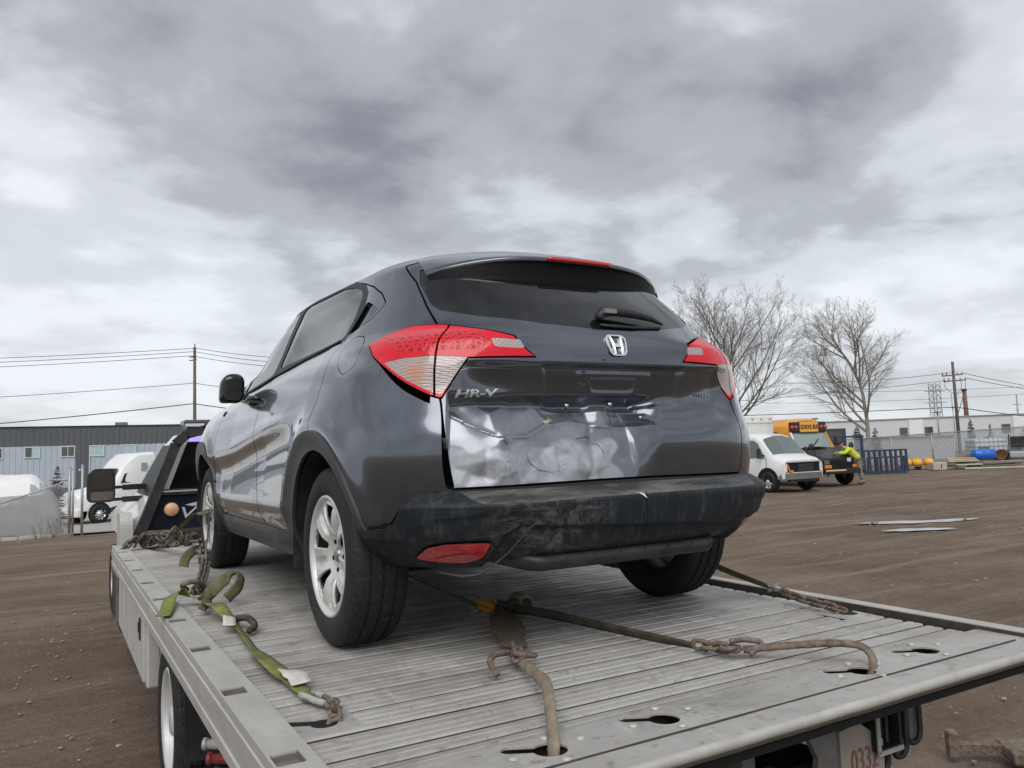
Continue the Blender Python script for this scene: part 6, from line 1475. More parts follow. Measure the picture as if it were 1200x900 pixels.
# ------------------------------------------------------------------ poles and wires
WOOD=mat('pole_wood',(.13,.11,.09),.85,var=.25,vscale=5,aniso=(3,3,.3)); WIRE=mat('cable',(.05,.05,.055),.6)
def poles():
    p=thing('utility_pole','wooden utility pole standing before the grey warehouse on the left','pole',(9.0,71.4,-1.4)); mb=MB(); mb.tube([(0,0,0),(0,0,13.2)],[.17,.12],9); mb.build('post',WOOD,p)
    for z in (12.3,12.0): mb=MB(); mb.bar((-.45,0,z),(.15,0,z+.1),.09); mb.build('crossarm',WOOD,p)
    mb=MB(); mb.lathe([(0,.35),(.06,.3),(.06,0)],8,(0,0,13.2),'z'); mb.build('insulator',STEEL,p)
    p=thing('utility_pole','tall double crossarm utility pole behind the right fence','pole',(72.75,40.9,0)); mb=MB(); mb.tube([(0,0,0),(-.62,-.3,8.75)],[.17,.12],9); mb.build('post',WOOD,p)
    for z,a,b in ((7.45,(-1.45,.30),(.15,-.72)),(6.92,(-1.35,.24),(.40,-.86))):
        mb=MB(); mb.bar((a[0],a[1],z-.05),(b[0],b[1],z+.06),.10,.11); ar=mb.build('crossarm',WOOD,p)
        for f in (.02,.22,.75,.98): mb=MB(); q=Vector((a[0],a[1],z)).lerp(Vector((b[0],b[1],z)),f); mb.lathe([(0,.32),(.05,.28),(.07,.1),(.04,0)],8,tuple(q),'z'); mb.build('insulator',STEEL,ar)
    for q in (((-1.2,.2,6.9),(-1.25,.2,6.3),(-.6,-.3,5.6)),((-.0,-.6,6.9),(.0,-.6,6.2),(-.38,-.35,5.7)),((.38,-.8,6.9),(.35,-.75,6.2),(-.3,-.4,5.6))): mb=MB(); mb.tube(spline(q,5),.025,5); mb.build('jumper_wire',WIRE,p)
    mb=MB(); mb.tube([(-.72,-.0,5.7),(-.35,.1,0)],.045,6); mb.build('riser_pipe',GALV,p); mb=MB(); mb.box((-.55,-.05,4.42),(.5,.3,.09)); mb.build('bracket',BLKSTEEL,p)
    p=thing('wooden_pole_stub','thick brown pole with a guy wire beyond the white warehouse roof','pole',(108.3,60.5,0)); mb=MB(); mb.tube([(0,0,0),(-.12,-.05,4.6),(-.4,-.15,8.0)],[.30,.30,.26],9); mb.build('post',mat('brown_pole',(.17,.10,.065),.85,var=.3,vscale=3),p)
    mb=MB(); mb.lathe([(.3,-.12),(.42,0),(.3,.12),(0,.2)],10,(-.42,-.15,8.0),'z'); mb.build('pole_cap',BLKSTEEL,p); mb=MB(); mb.tube([(-.4,-.15,7.6),(-2.5,1.2,1.0)],.05,5); mb.build('guy_wire',WIRE,p)
    p=thing('lamp_post','thin lamp post with a flat T head behind the fence','lamp post',(76.1,44.9,0)); mb=MB(); mb.tube([(0,0,0),(-.35,-.2,4.1)],[.10,.07],8); mb.build('post',STEEL,p); mb=MB(); mb.box((-.36,-.2,4.16),(.75,.5,.09),Matrix.Rotation(-.53,3,'Z')); mb.build('lamp_head',BLKSTEEL,p)
    p=thing('lattice_tower','far grey lattice power pylon left of the crossarm pole','pylon',(240,146,0)); 
    def hw(z): return 2.2 if z>9 else 2.2+(9-z)*.1
    lv=[0,4,7,9.5,11.5,13.5,15.5,17.0,18.4]
    for sx in (-1,1):
        for sy in (-1,1):
            mb=MB(); mb.tube([(sx*hw(z)*.55,sy*hw(z)*.55,z) for z in lv],.11,4); mb.build('leg',GALVF,p)
    mb=MB()
    for a,b in zip(lv,lv[1:]):
        for s in (-1,1):
            for (u,v) in ((-1,1),(1,-1)): mb.tube([(u*hw(a)*.55,s*hw(a)*.55,a),(v*hw(b)*.55,s*hw(b)*.55,b)],.06,3); mb.tube([(s*hw(a)*.55,u*hw(a)*.55,a),(s*hw(b)*.55,v*hw(b)*.55,b)],.06,3)
    o=mb.build('bracing',GALVF,p); o['kind']='stuff'
    for z,w in ((12.3,3.6),(15.9,3.2)): mb=MB(); mb.bar((-w*.86,w*.5,z),(w*.86,-w*.5,z),.2); mb.build('crossarm',GALVF,p)
    p=thing('utility_pole','distant thin pole with short crossarm at the right edge','pole',(209.2,105.7,0)); mb=MB(); mb.tube([(0,0,0),(0,0,11.6)],[.22,.14],6); mb.build('post',STEEL,p); mb=MB(); mb.bar((-.9,.5,9.0),(.9,-.5,9.0),.15); mb.build('crossarm',STEEL,p); mb=MB(); mb.bar((-.5,.3,7.6),(.5,-.3,7.6),.12); mb.build('crossarm',STEEL,p)
    def wire(a,b,sag,r,label,group):
        a,b=Vector(a),Vector(b); o=(a+b)/2; pts=[a.lerp(b,k/16)-o-Vector((0,0,sag*4*(k/16)*(1-k/16))) for k in range(17)]; mb=MB(); mb.tube(pts,r,4,cap=False); w=mb.build('power_line',WIRE,None,False); w.location=o; tag(w,label,'cable',group)
    ex=lambda p,q,k: tuple(Vector(p)+(Vector(q)-Vector(p))*k)
    LW=[((9.08,71.06,11.69),(-5.96,79.82,11.63),(13.67,68.45,11.01),'topmost wire from the left utility pole'),((8.95,71.16,11.39),(-5.96,79.85,11.27),(13.67,68.49,10.61),'second wire from the top of the left utility pole'),((8.7,71.34,11.03),(-5.95,79.89,10.86),(13.68,68.52,10.21),'third wire from the top of the left utility pole'),((8.99,71.41,8.61),(-5.92,80.12,8.2),(11.15,70.17,8.33),'single wire midway up the left utility pole'),((8.95,71.61,6.8),(-5.89,80.33,5.86),(11.83,69.97,6.39),'lowest and thickest wire on the left utility pole')]
    for i,(c,l,r,s) in enumerate(LW):
        k=1.8 if i<3 else 3.6
        wire(c,ex(c,l,2.2),.25,.028 if i<4 else .05,s+', running left','wires on the left utility pole'); wire(c,ex(c,r,k),.2,.028 if i<4 else .05,s+', running right behind the car','wires on the left utility pole')
    RW=[((72.15,40.53,7.74),(66.69,43.73,7.55),'upper wire running left from the crossarm pole'),((72.85,40.13,7.63),(77.91,37.29,6.55),'upper wire running right from the crossarm pole'),((73.14,40.01,7.14),(77.92,37.32,6.23),'lower wire running right from the crossarm pole'),((72.33,40.74,4.43),(58.03,49.05,4.57),'thick telephone cable running left behind the bare tree'),((72.33,40.74,4.43),(77.95,37.55,3.65),'thick telephone cable running right from the crossarm pole'),((71.4,41.0,6.95),(60,47.5,6.3),'lower wire running left from the crossarm pole')]
    for i,(a,b,s) in enumerate(RW): wire(a,ex(a,b,2.6),.3,.045 if 'thick' in s else .028,s,'wires on the crossarm pole')
    for i,(y0,y1,s) in enumerate(((15.8,14.6,'upper'),(12.2,13.4,'lower'))): wire((200,170,y0+1.5),(300,100,y1+3),1.5,.06,'faint %s wire of the far pylon'%s,'wires of the far pylon')
GALVF=mat('pylon_steel',(.26,.28,.30),.7)
poles()

# ------------------------------------------------------------------ vehicles and people across the yard
VW=mat('van_white',(.74,.75,.75),.28,coat=.6,var=.02,vscale=2); BUSY=mat('bus_yellow',(.72,.30,.015),.35,coat=.5,var=.04,vscale=2,dirt=(.30,.2,.1),dscale=1.5,damt=.3); BUSK=mat('bus_black',(.018,.018,.020),.4,coat=.2)
GLASSG=mat('van_glass',(.10,.125,.125),.05,coat=1.0); STEELW=mat('steel_wheel',(.62,.60,.55),.5,dirt=(.25,.2,.15),dscale=6,damt=.5)
ORANGE=mat('orange_lamp',(.75,.22,.02),.3,coat=.6); REDL=mat('red_lamp',(.40,.03,.02),.25,coat=.7)
def shell(name,secs,m,parent,ang=28):
    """body skinned over cross sections: list of (pos along x, [(half width, z)...]) - front towards +x"""
    vs=[];n=len(secs[0][1]); fs=[]
    for x,row in secs:
        vs+=[(x,-w,z) for w,z in row]+[(x,w,z) for w,z in row[::-1]]
    N=2*n
    for k in range(len(secs)-1): fs+=[(k*N+j,k*N+j+1,(k+1)*N+j+1,(k+1)*N+j) for j in range(N-1)]
    fs+=[tuple(range(N)),tuple(range(len(secs)*N-1,(len(secs)-1)*N-1,-1))]
    mb=MB(); mb.add(vs,fs,True); o=mb.build(name,m,parent); sharp(o,ang); return o
def road_wheel(parent,x,y,R0,w,m=STEELW,slots=8,dual=False):
    s=1 if y>0 else -1; mb=MB(); mb.lathe([(R0*.60,-w/2),(R0*.80,-w/2-.01),(R0*.96,-w*.42),(R0,-w*.3),(R0,w*.3),(R0*.96,w*.42),(R0*.80,w/2+.01),(R0*.60,w/2)],32,axis='y'); o=mb.build('wheel',RUBBER,parent); o.location=(x,y,R0)
    mb=MB(); f=s*w/2; mb.lathe([(R0*.62,f*1.0),(R0*.58,f*.7),(R0*.50,f*.45),(R0*.34,f*.75),(R0*.20,f*.80),(R0*.18,f*1.05),(0,f*1.05)],32,axis='y'); r=mb.build('rim',m,o)
    for k in range(slots): 
        a=2*PI*k/slots; mb=MB(); mb.box((R0*.44*math.cos(a),f*.70,R0*.44*math.sin(a)),(R0*.10,.03,R0*.10)); mb.build('rim_slot',DARK,r) if False else r
    mb=MB()
    for k in range(slots): a=2*PI*k/slots; mb.lathe([(0,f*.93),(R0*.06,f*.93),(R0*.065,f*.5)],8,(R0*.42*math.cos(a),0,R0*.42*math.sin(a)),'y')
    q=mb.build('rim_slots',DARK,o); q['kind']='stuff'
    return o
def place(t,x,y,heading): t.location=(x,y,gz(x,y)); t.rotation_euler=(0,0,heading)
def build_van():
    t=thing('cube_van','white cutaway cube van with its grille and headlamps missing','van')
    # local: front +x, origin under the front axle
    cab=[(-1.15,[(.98,.42),(1.0,.75),(.99,1.15),(.90,1.55),(.80,1.95),(.60,2.05),(.2,2.08)]),(-.35,[(.98,.42),(1.0,.75),(.99,1.15),(.90,1.55),(.79,1.93),(.58,2.03),(.2,2.06)]),(-.02,[(.98,.42),(1.0,.75),(.99,1.15),(.93,1.42),(.84,1.78),(.62,1.93),(.2,1.97)]),(.52,[(.98,.42),(1.0,.75),(.98,1.12),(.94,1.20),(.88,1.27),(.6,1.32),(.2,1.33)]),(.95,[(.97,.45),(.99,.75),(.97,1.02),(.92,1.10),(.84,1.16),(.6,1.19),(.2,1.20)]),(1.10,[(.94,.48),(.96,.75),(.94,.98),(.88,1.04),(.80,1.08),(.6,1.10),(.2,1.11)])]
    c=shell('cab',cab,VW,t)
    mb=MB(); mb.box((-3.05,0,1.62),(3.75,2.25,2.25),bev=.05); mb.build('cargo_box',mat('cargo_white',(.66,.66,.64),.45,dirt=(.5,.48,.44),dscale=1.2,damt=.4),t)
    mb=MB(); mb.box((-1.20,0,2.60),(.12,2.1,.28),bev=.04); b=mb.build('box_brow',VW,t)
    for y in (-.9,-.45,0,.45,.9): mb=MB(); mb.box((-1.13,y,2.62),(.03,.10,.05)); mb.build('clearance_lamp',ORANGE,b)
    mb=MB(); mb.box((-2.2,0,.50),(4.2,1.0,.22)); mb.build('chassis',BLKSTEEL,t)
    # openings of the front: dark bay where the grille is missing
    mb=MB(); mb.box((1.085,0,.86),(.06,1.74,.34),bev=.02); g=mb.build('grille_opening',DARK,t)
    mb=MB(); mb.box((1.10,.1,.84),(.05,.75,.26)); mb.build('radiator',mat('radiator_black',(.03,.03,.032),.6),g)
    mb=MB(); mb.box((1.12,0,1.045),(.05,1.60,.05),bev=.01); mb.build('grille_bar',mat('pale_bar',(.45,.46,.46),.4),g)
    mb=MB(); mb.box((1.125,-.62,.73),(.05,.16,.07)); mb.bar((1.12,-.80,.95),(1.13,-.72,.72),.05); mb.build('hanging_lamp',ORANGE,g)
    for y in (.80,-.86): mb=MB(); mb.bar((1.12,y,.72),(1.12,y,1.0),.045); mb.build('headlamp_bracket',VW,g)
    bp=[(-.98,.98),(-.9,1.12),(-.6,1.20),(0,1.23),(.6,1.20),(.9,1.12),(.98,.98)]
    mb=MB(); vs=[(x,y,z) for y,x in bp for z in (.45,.66)]+[(x-.10,y,z) for y,x in bp for z in (.45,.66)]
    n=len(bp); fs=[(2*i,2*i+2,2*i+3,2*i+1) for i in range(n-1)]+[(2*i+1,2*i+3,2*i+3+2*n,2*i+1+2*n) for i in range(n-1)]+[(2*i,2*i+2*n,2*i+2+2*n,2*i+2) for i in range(n-1)]+[(0,1,1+2*n,2*n),(2*n-2,2*n-1,4*n-1,4*n-2)]
    mb.add(vs,fs); mb.build('front_bumper',mat('van_bumper',(.20,.19,.175),.45,.3,dirt=(.12,.1,.08),dscale=4,damt=.5),t)
    mb=MB(); mb.box((1.08,0,.42),(.16,1.4,.12)); mb.build('air_dam',BLACKPL,t)
    mb=MB(); ws=[(.50,.80,1.30),(.53,.2,1.355),(.53,-.2,1.355),(.50,-.80,1.30),(.03,-.72,1.86),(0.0,-.2,1.955),(0.0,.2,1.955),(.03,.72,1.86)]; mb.add([(x+.015,y,z+.012) for x,y,z in ws],[(0,1,2,3,4,5,6,7)]); w=mb.build('windshield',GLASSG,c); solid(w,.02)
    for s in (-1,1):
        mb=MB(); mb.add([(-1.0,s*.985,1.20),(.30,s*.985,1.20),(-.10,s*.885,1.72),(-.30,s*.865,1.82),(-1.0,s*.865,1.82)],[(0,1,2,3,4)]); o=mb.build('side_window',GLASSG,c); solid(o,.03,0)
        mb=MB(); mb.box((.22,s*1.18,1.36),(.09,.17,.36),bev=.04); m_=mb.build('mirror',BLACKPL,c); mb=MB(); mb.bar((.25,s*.95,1.28),(.22,s*1.12,1.3),.05); mb.build('mirror_arm',BLACKPL,m_)
        for x in (-1.02,.36): mb=MB(); mb.box((x,s*1.0,.85),(.012,.01,.75)); mb.build('door_gap',DARK,c)
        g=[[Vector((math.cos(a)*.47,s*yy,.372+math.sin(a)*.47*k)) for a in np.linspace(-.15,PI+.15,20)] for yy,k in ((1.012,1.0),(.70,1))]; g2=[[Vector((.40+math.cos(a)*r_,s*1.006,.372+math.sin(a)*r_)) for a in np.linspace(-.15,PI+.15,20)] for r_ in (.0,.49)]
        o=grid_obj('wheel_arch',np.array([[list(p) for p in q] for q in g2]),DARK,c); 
        road_wheel(t,.40,s*.90,.372,.24)
        road_wheel(t,-3.5,s*.88,.372,.24)
    mb=MB(); mb.bar((.35,.05,1.38),(.10,-.35,1.74),.02); mb.build('wiper',BLACKPL,c)
    return t
van=build_van(); VH=math.atan2(-.90,.10)+R(20)
def aim(p,deg):
    """heading: pointing at the camera's side, turned deg to the right of it as seen in the photo"""
    d=Vector((CP.x-p[0],CP.y-p[1])); return math.atan2(d.y,d.x)+R(deg)
vh=aim((20.5,16.8),47); place(van,20.76-.40*math.cos(vh),16.52-.40*math.sin(vh),vh)
def build_bus():
    t=thing('school_bus','yellow school bus with a black hood parked behind the white van','bus')
    roof=[(1.10,.62),(1.12,1.5),(1.10,1.95),(1.0,2.32),(.78,2.53),(.45,2.62),(.15,2.64)]
    def sc(f,dz=0): return [(w*f,z+dz) for w,z in roof]
    b=shell('body',[(-7.2,roof),(-1.2,roof),(-.62,roof),(-.45,[(1.08,.62),(1.09,1.5),(1.06,1.95),(.95,2.28),(.74,2.46),(.43,2.54),(.15,2.56)])],BUSY,t,30)
    mb=MB(); mb.box((-.42,0,2.29),(.14,1.86,.42),bev=.05); f=mb.build('front_cap',BUSK,t)
    mb=MB(); mb.box((-.338,0,2.30),(.02,.94,.40)); sgn=mb.build('destination_sign',mat('sign_amber',(.80,.42,.07),.4),f)
    tm=text_mesh('SCHOOL BUS',.23,.004,.004); o=bpy.data.objects.new('sign_lettering',tm); COL.objects.link(o); tm.materials.append(BUSK); o.parent=sgn; o.matrix_local=Matrix.Translation((-.322,0,2.29))@Matrix.Rotation(PI/2,4,'Z')@Matrix.Rotation(PI/2,4,'X')@Matrix.Diagonal((.64,1.05,1,1))
    for y in (-.76,.76):
        for dy in (-.10,.10):
            mb=MB(); mb.lathe([(0,.05),(.07,.04),(.085,0)],16,(-.345,y+dy,2.28),'x'); mb.build('warning_lamp',REDL,f)
    for y in (-.2,0,.2): mb=MB(); mb.box((-.42,y,2.53),(.06,.09,.05)); mb.build('clearance_lamp',ORANGE,f)
    mb=MB(); mb.box((-.75,.72,2.62),(.30,.08,.05)); mb.build('roof_marker',BUSK,t)
    # windscreen, black cowl and hood of the chassis
    c=shell('hood',[(-.55,[(1.02,.60),(1.03,1.0),(1.0,1.30),(.95,1.42),(.85,1.46),(.5,1.48),(.2,1.48)]),(.35,[(1.0,.60),(1.02,.95),(.98,1.15),(.92,1.24),(.82,1.30),(.5,1.33),(.2,1.34)]),(.95,[(.98,.62),(1.0,.90),(.96,1.05),(.90,1.12),(.80,1.16),(.5,1.18),(.2,1.19)]),(1.18,[(.92,.66),(.95,.85),(.92,.95),(.86,1.0),(.78,1.03),(.5,1.05),(.2,1.05)])],BUSK,t)
    mb=MB(); ws=[(-.10,.92,1.45),(-.06,.2,1.50),(-.06,-.2,1.50),(-.10,-.92,1.45),(-.42,-.86,2.06),(-.40,0,2.10),(-.42,.86,2.06)]; mb.add(ws,[tuple(range(7))]); w=mb.build('windshield',mat('bus_glass',(.22,.26,.26),.05,coat=1.0),t); solid(w,.03)
    for s in (-1,1): mb=MB(); mb.bar((-.09,s*.95,1.44),(-.42,s*.90,2.08),.07,.06); mb.build('pillar',BUSY if s>0 else VW,t)
    mb=MB(); mb.bar((.02,-.2,1.52),(-.22,.35,1.82),.025); mb.build('wiper',BLACKPL,w)
    mb=MB(); mb.box((1.20,0,.80),(.05,1.3,.34),bev=.02); g=mb.build('grille',DARK,t)
    mb=MB(); mb.box((1.235,.35,.98),(.03,.18,.14)); mb.build('pale_badge',mat('badge_white',(.55,.57,.58),.4),g)
    for s in (-1,1):
        mb=MB(); mb.box((1.22,s*.70,.74),(.05,.34,.12),bev=.015); mb.build('turn_lamp',ORANGE,g); mb=MB(); mb.box((1.20,s*.74,.90),(.05,.26,.16),bev=.02); mb.build('headlamp',mat('dull_lamp',(.12,.12,.12),.2,coat=.8),g)
    mb=MB(); mb.box((1.0,.99,1.10),(.18,.06,.10),bev=.02); mb.build('turn_lamp',ORANGE,g)
    mb=MB(); mb.box((1.30,0,.56),(.16,2.05,.20),bev=.03); bu=mb.build('front_bumper',BUSK,t); mb=MB(); mb.box((1.385,-.48,.60),(.02,1.0,.05)); mb.build('yellow_stripe',mat('pale_yellow_stripe',(.75,.55,.22),.5),bu)
    for s in (-1,1):
        mb=MB(); mb.lathe([(0,-.03),(.12,-.02),(.14,.0),(.12,.03),(0,.035)],16,(.75,s*1.02,1.50),'x'); m_=mb.build('crossover_mirror',BLACKPL,t); mb=MB(); mb.tube([(.75,s*1.0,1.48),(.80,s*.85,1.15)],.015,5); mb.build('mirror_arm',BLKSTEEL,m_)
        mb=MB(); mb.box((-.2,s*1.22,1.72),(.07,.20,.36),bev=.04); m_=mb.build('mirror',BLACKPL,t); mb=MB(); mb.bar((-.3,s*.95,1.70),(-.2,s*1.15,1.72),.03); mb.build('mirror_arm',BLACKPL,m_)
        for k in range(6):
            mb=MB(); mb.box((-1.35-.95*k,s*1.105,1.88),(.80,.03,.50),bev=.01); w=mb.build('side_window',BUSK,b); mb=MB(); mb.box((-1.35-.95*k,s*1.122,1.88),(.68,.012,.40)); mb.build('pane',GLASSG,w)
        for z in (.95,1.35): mb=MB(); mb.box((-3.9,s*1.118,z),(6.6,.012,.05)); mb.build('rub_rail',BUSK,b)
        road_wheel(t,.42,s*.92,.40,.26); road_wheel(t,-4.6,s*.9,.40,.26)
    mb=MB(); mb.box((-3.4,0,.52),(7,1.0,.22)); mb.build('chassis',BLKSTEEL,t)
    return t
bus=build_bus(); place(bus,24.25,18.05,aim((23.9,18.3),44))
def build_semi():
    t=thing('semi_truck','white sleeper-cab semi truck with a beige trailer before the grey warehouse','truck')
    W_=mat('semi_white',(.74,.75,.76),.3,coat=.5); BG=mat('trailer_beige',(.55,.52,.46),.55,var=.05,vscale=1,dirt=(.4,.36,.3),dscale=1,damt=.4)
    c=shell('cab',[(-1.9,[(1.15,.9),(1.18,1.6),(1.18,2.4),(1.15,3.2),(1.10,3.55),(.9,3.68),(.3,3.7)]),(-.9,[(1.15,.9),(1.18,1.6),(1.18,2.4),(1.15,3.15),(1.08,3.5),(.9,3.62),(.3,3.64)]),(-.3,[(1.12,.9),(1.15,1.6),(1.13,2.3),(1.05,2.8),(.95,3.05),(.8,3.18),(.3,3.22)]),(.15,[(1.10,.9),(1.12,1.5),(1.08,2.0),(1.0,2.35),(.92,2.55),(.75,2.62),(.3,2.66)]),(.6,[(1.08,.8),(1.08,1.4),(1.0,1.75),(.92,1.86),(.8,1.92),(.6,1.95),(.3,1.97)]),(2.0,[(1.0,.7),(.98,1.2),(.9,1.5),(.82,1.62),(.7,1.68),(.5,1.71),(.3,1.72)]),(2.3,[(.9,.7),(.88,1.1),(.8,1.35),(.7,1.46),(.6,1.52),(.4,1.54),(.2,1.55)])],W_,t)
    mb=MB(); mb.box((2.32,0,.62),(.35,2.3,.40),bev=.06); mb.build('front_bumper',W_,t)
    for s in (-1,1):
        mb=MB(); mb.box((-1.2,s*1.15,.72),(2.6,.14,.62),bev=.04); mb.build('side_fairing',W_,t)
        mb=MB(); mb.add([(-1.5,s*1.19,2.65),(-1.05,s*1.19,2.65),(-1.05,s*1.17,3.1),(-1.4,s*1.17,3.1)],[(0,1,2,3)]); o=mb.build('sleeper_window',mat('semi_glass',(.30,.31,.31),.1,coat=.8),c); solid(o,.02,0)
        mb=MB(); mb.add([(-.9,s*1.165,2.05),(.10,s*1.10,2.05),(-.15,s*1.06,2.55),(-.9,s*1.13,2.7)],[(0,1,2,3)]); o=mb.build('side_window',DGLASS,c); solid(o,.03,0)
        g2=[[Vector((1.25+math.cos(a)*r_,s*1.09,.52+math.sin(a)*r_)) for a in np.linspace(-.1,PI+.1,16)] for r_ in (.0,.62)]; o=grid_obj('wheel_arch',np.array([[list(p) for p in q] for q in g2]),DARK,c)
        road_wheel(t,1.25,s*1.0,.52,.30,CHROME,10); road_wheel(t,-2.9,s*.95,.52,.5,CHROME,10); road_wheel(t,-4.9,s*.95,.52,.5,CHROME,10)
    mb=MB(); mb.add([(.12,.95,2.02),(.12,-.95,2.02),(-.28,-.85,2.9),(-.28,.85,2.9)],[(0,1,2,3)]); o=mb.build('windshield',DGLASS,c); o.location=(.38,0,-.05)
    mb=MB(); mb.box((-8.6,0,2.4),(12.6,2.45,2.6),bev=.03); mb.build('trailer',BG,t)
    mb=MB(); mb.box((-5,0,.85),(7,.9,.25)); mb.build('chassis',BLKSTEEL,t)
    return t
semi=build_semi(); place(semi,.95,45.6,aim((.9,45),-58)+0)

# ------------------------------------------------------------------ the worker
def skin_mesh(name,verts,edges,radii,m,parent,sub=2,root=0):
    me=bpy.data.meshes.new(name); me.from_pydata(verts,edges,[]); o=bpy.data.objects.new(name,me); COL.objects.link(o)
    sk=o.modifiers.new('skin','SKIN'); 
    for i,r in enumerate(radii):
        v=me.skin_vertices[0].data[i]; v.radius=(r,r) if not isinstance(r,tuple) else r; v.use_root=(i==root)
    ss=o.modifiers.new('sub','SUBSURF'); ss.levels=sub; ss.render_levels=sub
    dg=bpy.context.evaluated_depsgraph_get(); dg.update(); me2=bpy.data.meshes.new_from_object(o.evaluated_get(dg)); bpy.data.objects.remove(o)
    me2.materials.clear(); me2.materials.append(m); me2.polygons.foreach_set('use_smooth',[True]*len(me2.polygons)); o=bpy.data.objects.new(name,me2); COL.objects.link(o); o.parent=parent; return o
def build_worker():
    SKIN=mat('skin',(.45,.27,.19),.55); HV=mat('hi_vis_yellow',(.52,.66,.03),.7,var=.06,vscale=9); TAPE=mat('orange_tape',(.80,.36,.16),.4); TR=mat('khaki_trousers',(.20,.185,.155),.85,var=.15,vscale=8); BOOT=mat('boot',(.07,.06,.05),.7); CAP=mat('dark_cap',(.025,.025,.03),.7)
    t=thing('person','person in yellow hi-vis jacket and dark cap leaning over the black bus hood','person')
    # local: facing +x, bent forward with hands on the hood
    hip=(0,0,.92); 
    V=[hip,(.12,0,1.08),(.30,0,1.24),(.44,0,1.36),(.52,0,1.41),(.60,0,1.47),   # 0-5 spine to neck
       (.02,.10,.88),(.03,.12,.50),(-.06,.12,.12),(.06,.12,.05),              # 6-9 left leg
       (.02,-.10,.88),(-.08,-.13,.50),(-.20,-.13,.12),(-.08,-.13,.05),          # 10-13 right leg
       (.42,.19,1.34),(.62,.24,1.20),(.86,.20,1.22),                           # 14-16 left arm
       (.42,-.19,1.34),(.60,-.25,1.18),(.84,-.20,1.20)]                         # 17-19 right arm
    E=[(0,1),(1,2),(2,3),(3,4),(4,5),(0,6),(6,7),(7,8),(8,9),(0,10),(10,11),(11,12),(12,13),(3,14),(14,15),(15,16),(3,17),(17,18),(18,19)]
    r=[(.15,.12),.15,.155,.15,.07,.06,.105,.075,.05,.045,.105,.075,.05,.045,.07,.052,.038,.07,.052,.038]
    body=skin_mesh('body',V,E,r,SKIN,t)
    # clothing: skinned a little wider over the same joints
    skin_mesh('jacket',[V[0],V[1],V[2],V[3],(.49,0,1.395),V[14],V[15],tuple(lerp(V[15][i],V[16][i],.85) for i in range(3)),V[17],V[18],tuple(lerp(V[18][i],V[19][i],.85) for i in range(3))],[(0,1),(1,2),(2,3),(3,4),(3,5),(5,6),(6,7),(3,8),(8,9),(9,10)],[(.175,.145),(.175,.16),(.185,.165),(.185,.16),.09,.09,.072,.058,.09,.072,.058],HV,t)
    skin_mesh('trousers',[V[0],V[6],V[7],(-.05,.12,.14),V[10],V[11],(-.19,-.13,.14)],[(0,1),(1,2),(2,3),(0,4),(4,5),(5,6)],[(.165,.14),.125,.095,.08,.125,.095,.08],TR,t)
    for a in (-1,1):
        x=.0 if a>0 else -.14; skin_mesh('boot',[(x-.05,a*.125,.11),(x-.03,a*.125,.055),(x+.10,a*.13,.045),(x+.17,a*.13,.04)],[(0,1),(1,2),(2,3)],[.06,.058,.05,.035],BOOT,t)
    d=(Vector(V[3])-Vector(V[1])).normalized()
    for k,ww in ((.12,.178),(.30,.188)):
        c=Vector(V[1])+d*k; mb=MB(); s=Vector((0,1,0)); u=d.cross(s); n=24
        vs=[c+d*e+(s*math.cos(2*PI*i/n)*ww*1.02+u*math.sin(2*PI*i/n)*ww*.93) for e in (-.028,.028) for i in range(n)]; mb.add(vs,[(i,(i+1)%n,n+(i+1)%n,n+i) for i in range(n)],True); mb.build('reflective_band',TAPE,t)
    # head with face, cap
    bm=bmesh.new(); bmesh.ops.create_uvsphere(bm,u_segments=20,v_segments=14,radius=1)
    for v in bm.verts:
        x,y,z=v.co; jaw=max(0,-z); v.co=Vector((x*(.098-.012*jaw)+.012*jaw,y*(.078-.018*jaw),z*.118))
        if x>.9 and -.35<z<.05: v.co.x+=.016
    me=bpy.data.meshes.new('head'); bm.to_mesh(me); bm.free(); me.materials.append(SKIN); me.polygons.foreach_set('use_smooth',[True]*len(me.polygons)); h=bpy.data.objects.new('head',me); COL.objects.link(h); h.parent=t
    h.matrix_local=Matrix.Translation((.655,0,1.545))@Matrix.Rotation(R(28),4,'Y')
    for s in (-1,1):
        mb=MB(); mb.lathe([(0,.0),(.010,-.004),(.012,-.012)],8,(.094,s*.030,.012),'x'); mb.build('eye',BOOT,h); mb=MB(); mb.lathe([(0,.012),(.02,.008),(.026,0)],10,(-.005,s*.074,0),'y'); mb.build('ear',SKIN,h)
    mb=MB(); mb.box((.088,0,-.062),(.014,.045,.010)); mb.build('mouth',mat('lips',(.35,.15,.12),.6),h)
    mb=MB(); mb.lathe([(.104,.028),(.106,.07),(.085,.115),(.04,.135),(0,.138)],20,axis='z'); mb.prism(rounded([(.06,-.075),(.19,-.05),(.19,.05),(.06,.075)],4,.3),(0,0,.012),(0,0,.030),((1,0,0),(0,1,0))); mb.build('cap',CAP,h)
    # hands: palm and five fingers each, resting on the hood
    for s,W0 in ((1,V[16]),(-1,V[19])):
        x,y,z=W0; pv=[(x,y,z),(x+.05,y,z-.005),(x+.09,y,z-.01)]; pe=[(0,1),(1,2)]; pr=[(.024,.018),(.040,.018),(.038,.014)]
        for i,(oy,ln) in enumerate(((.030,.060),(.011,.072),(-.009,.068),(-.028,.052))):
            b=len(pv); pv+=[(x+.095,y+oy,z-.008),(x+.095+ln*.5,y+oy*1.15,z-.012),(x+.095+ln,y+oy*1.2,z-.030)]; pe+=[(2,b),(b,b+1),(b+1,b+2)]; pr+=[.010,.009,.007]
        b=len(pv); pv+=[(x+.045,y-s*.042,z-.010),(x+.085,y-s*.060,z-.022)]; pe+=[(1,b),(b,b+1)]; pr+=[.012,.008]
        skin_mesh('hand',pv,pe,pr,SKIN,t,1)
    return t
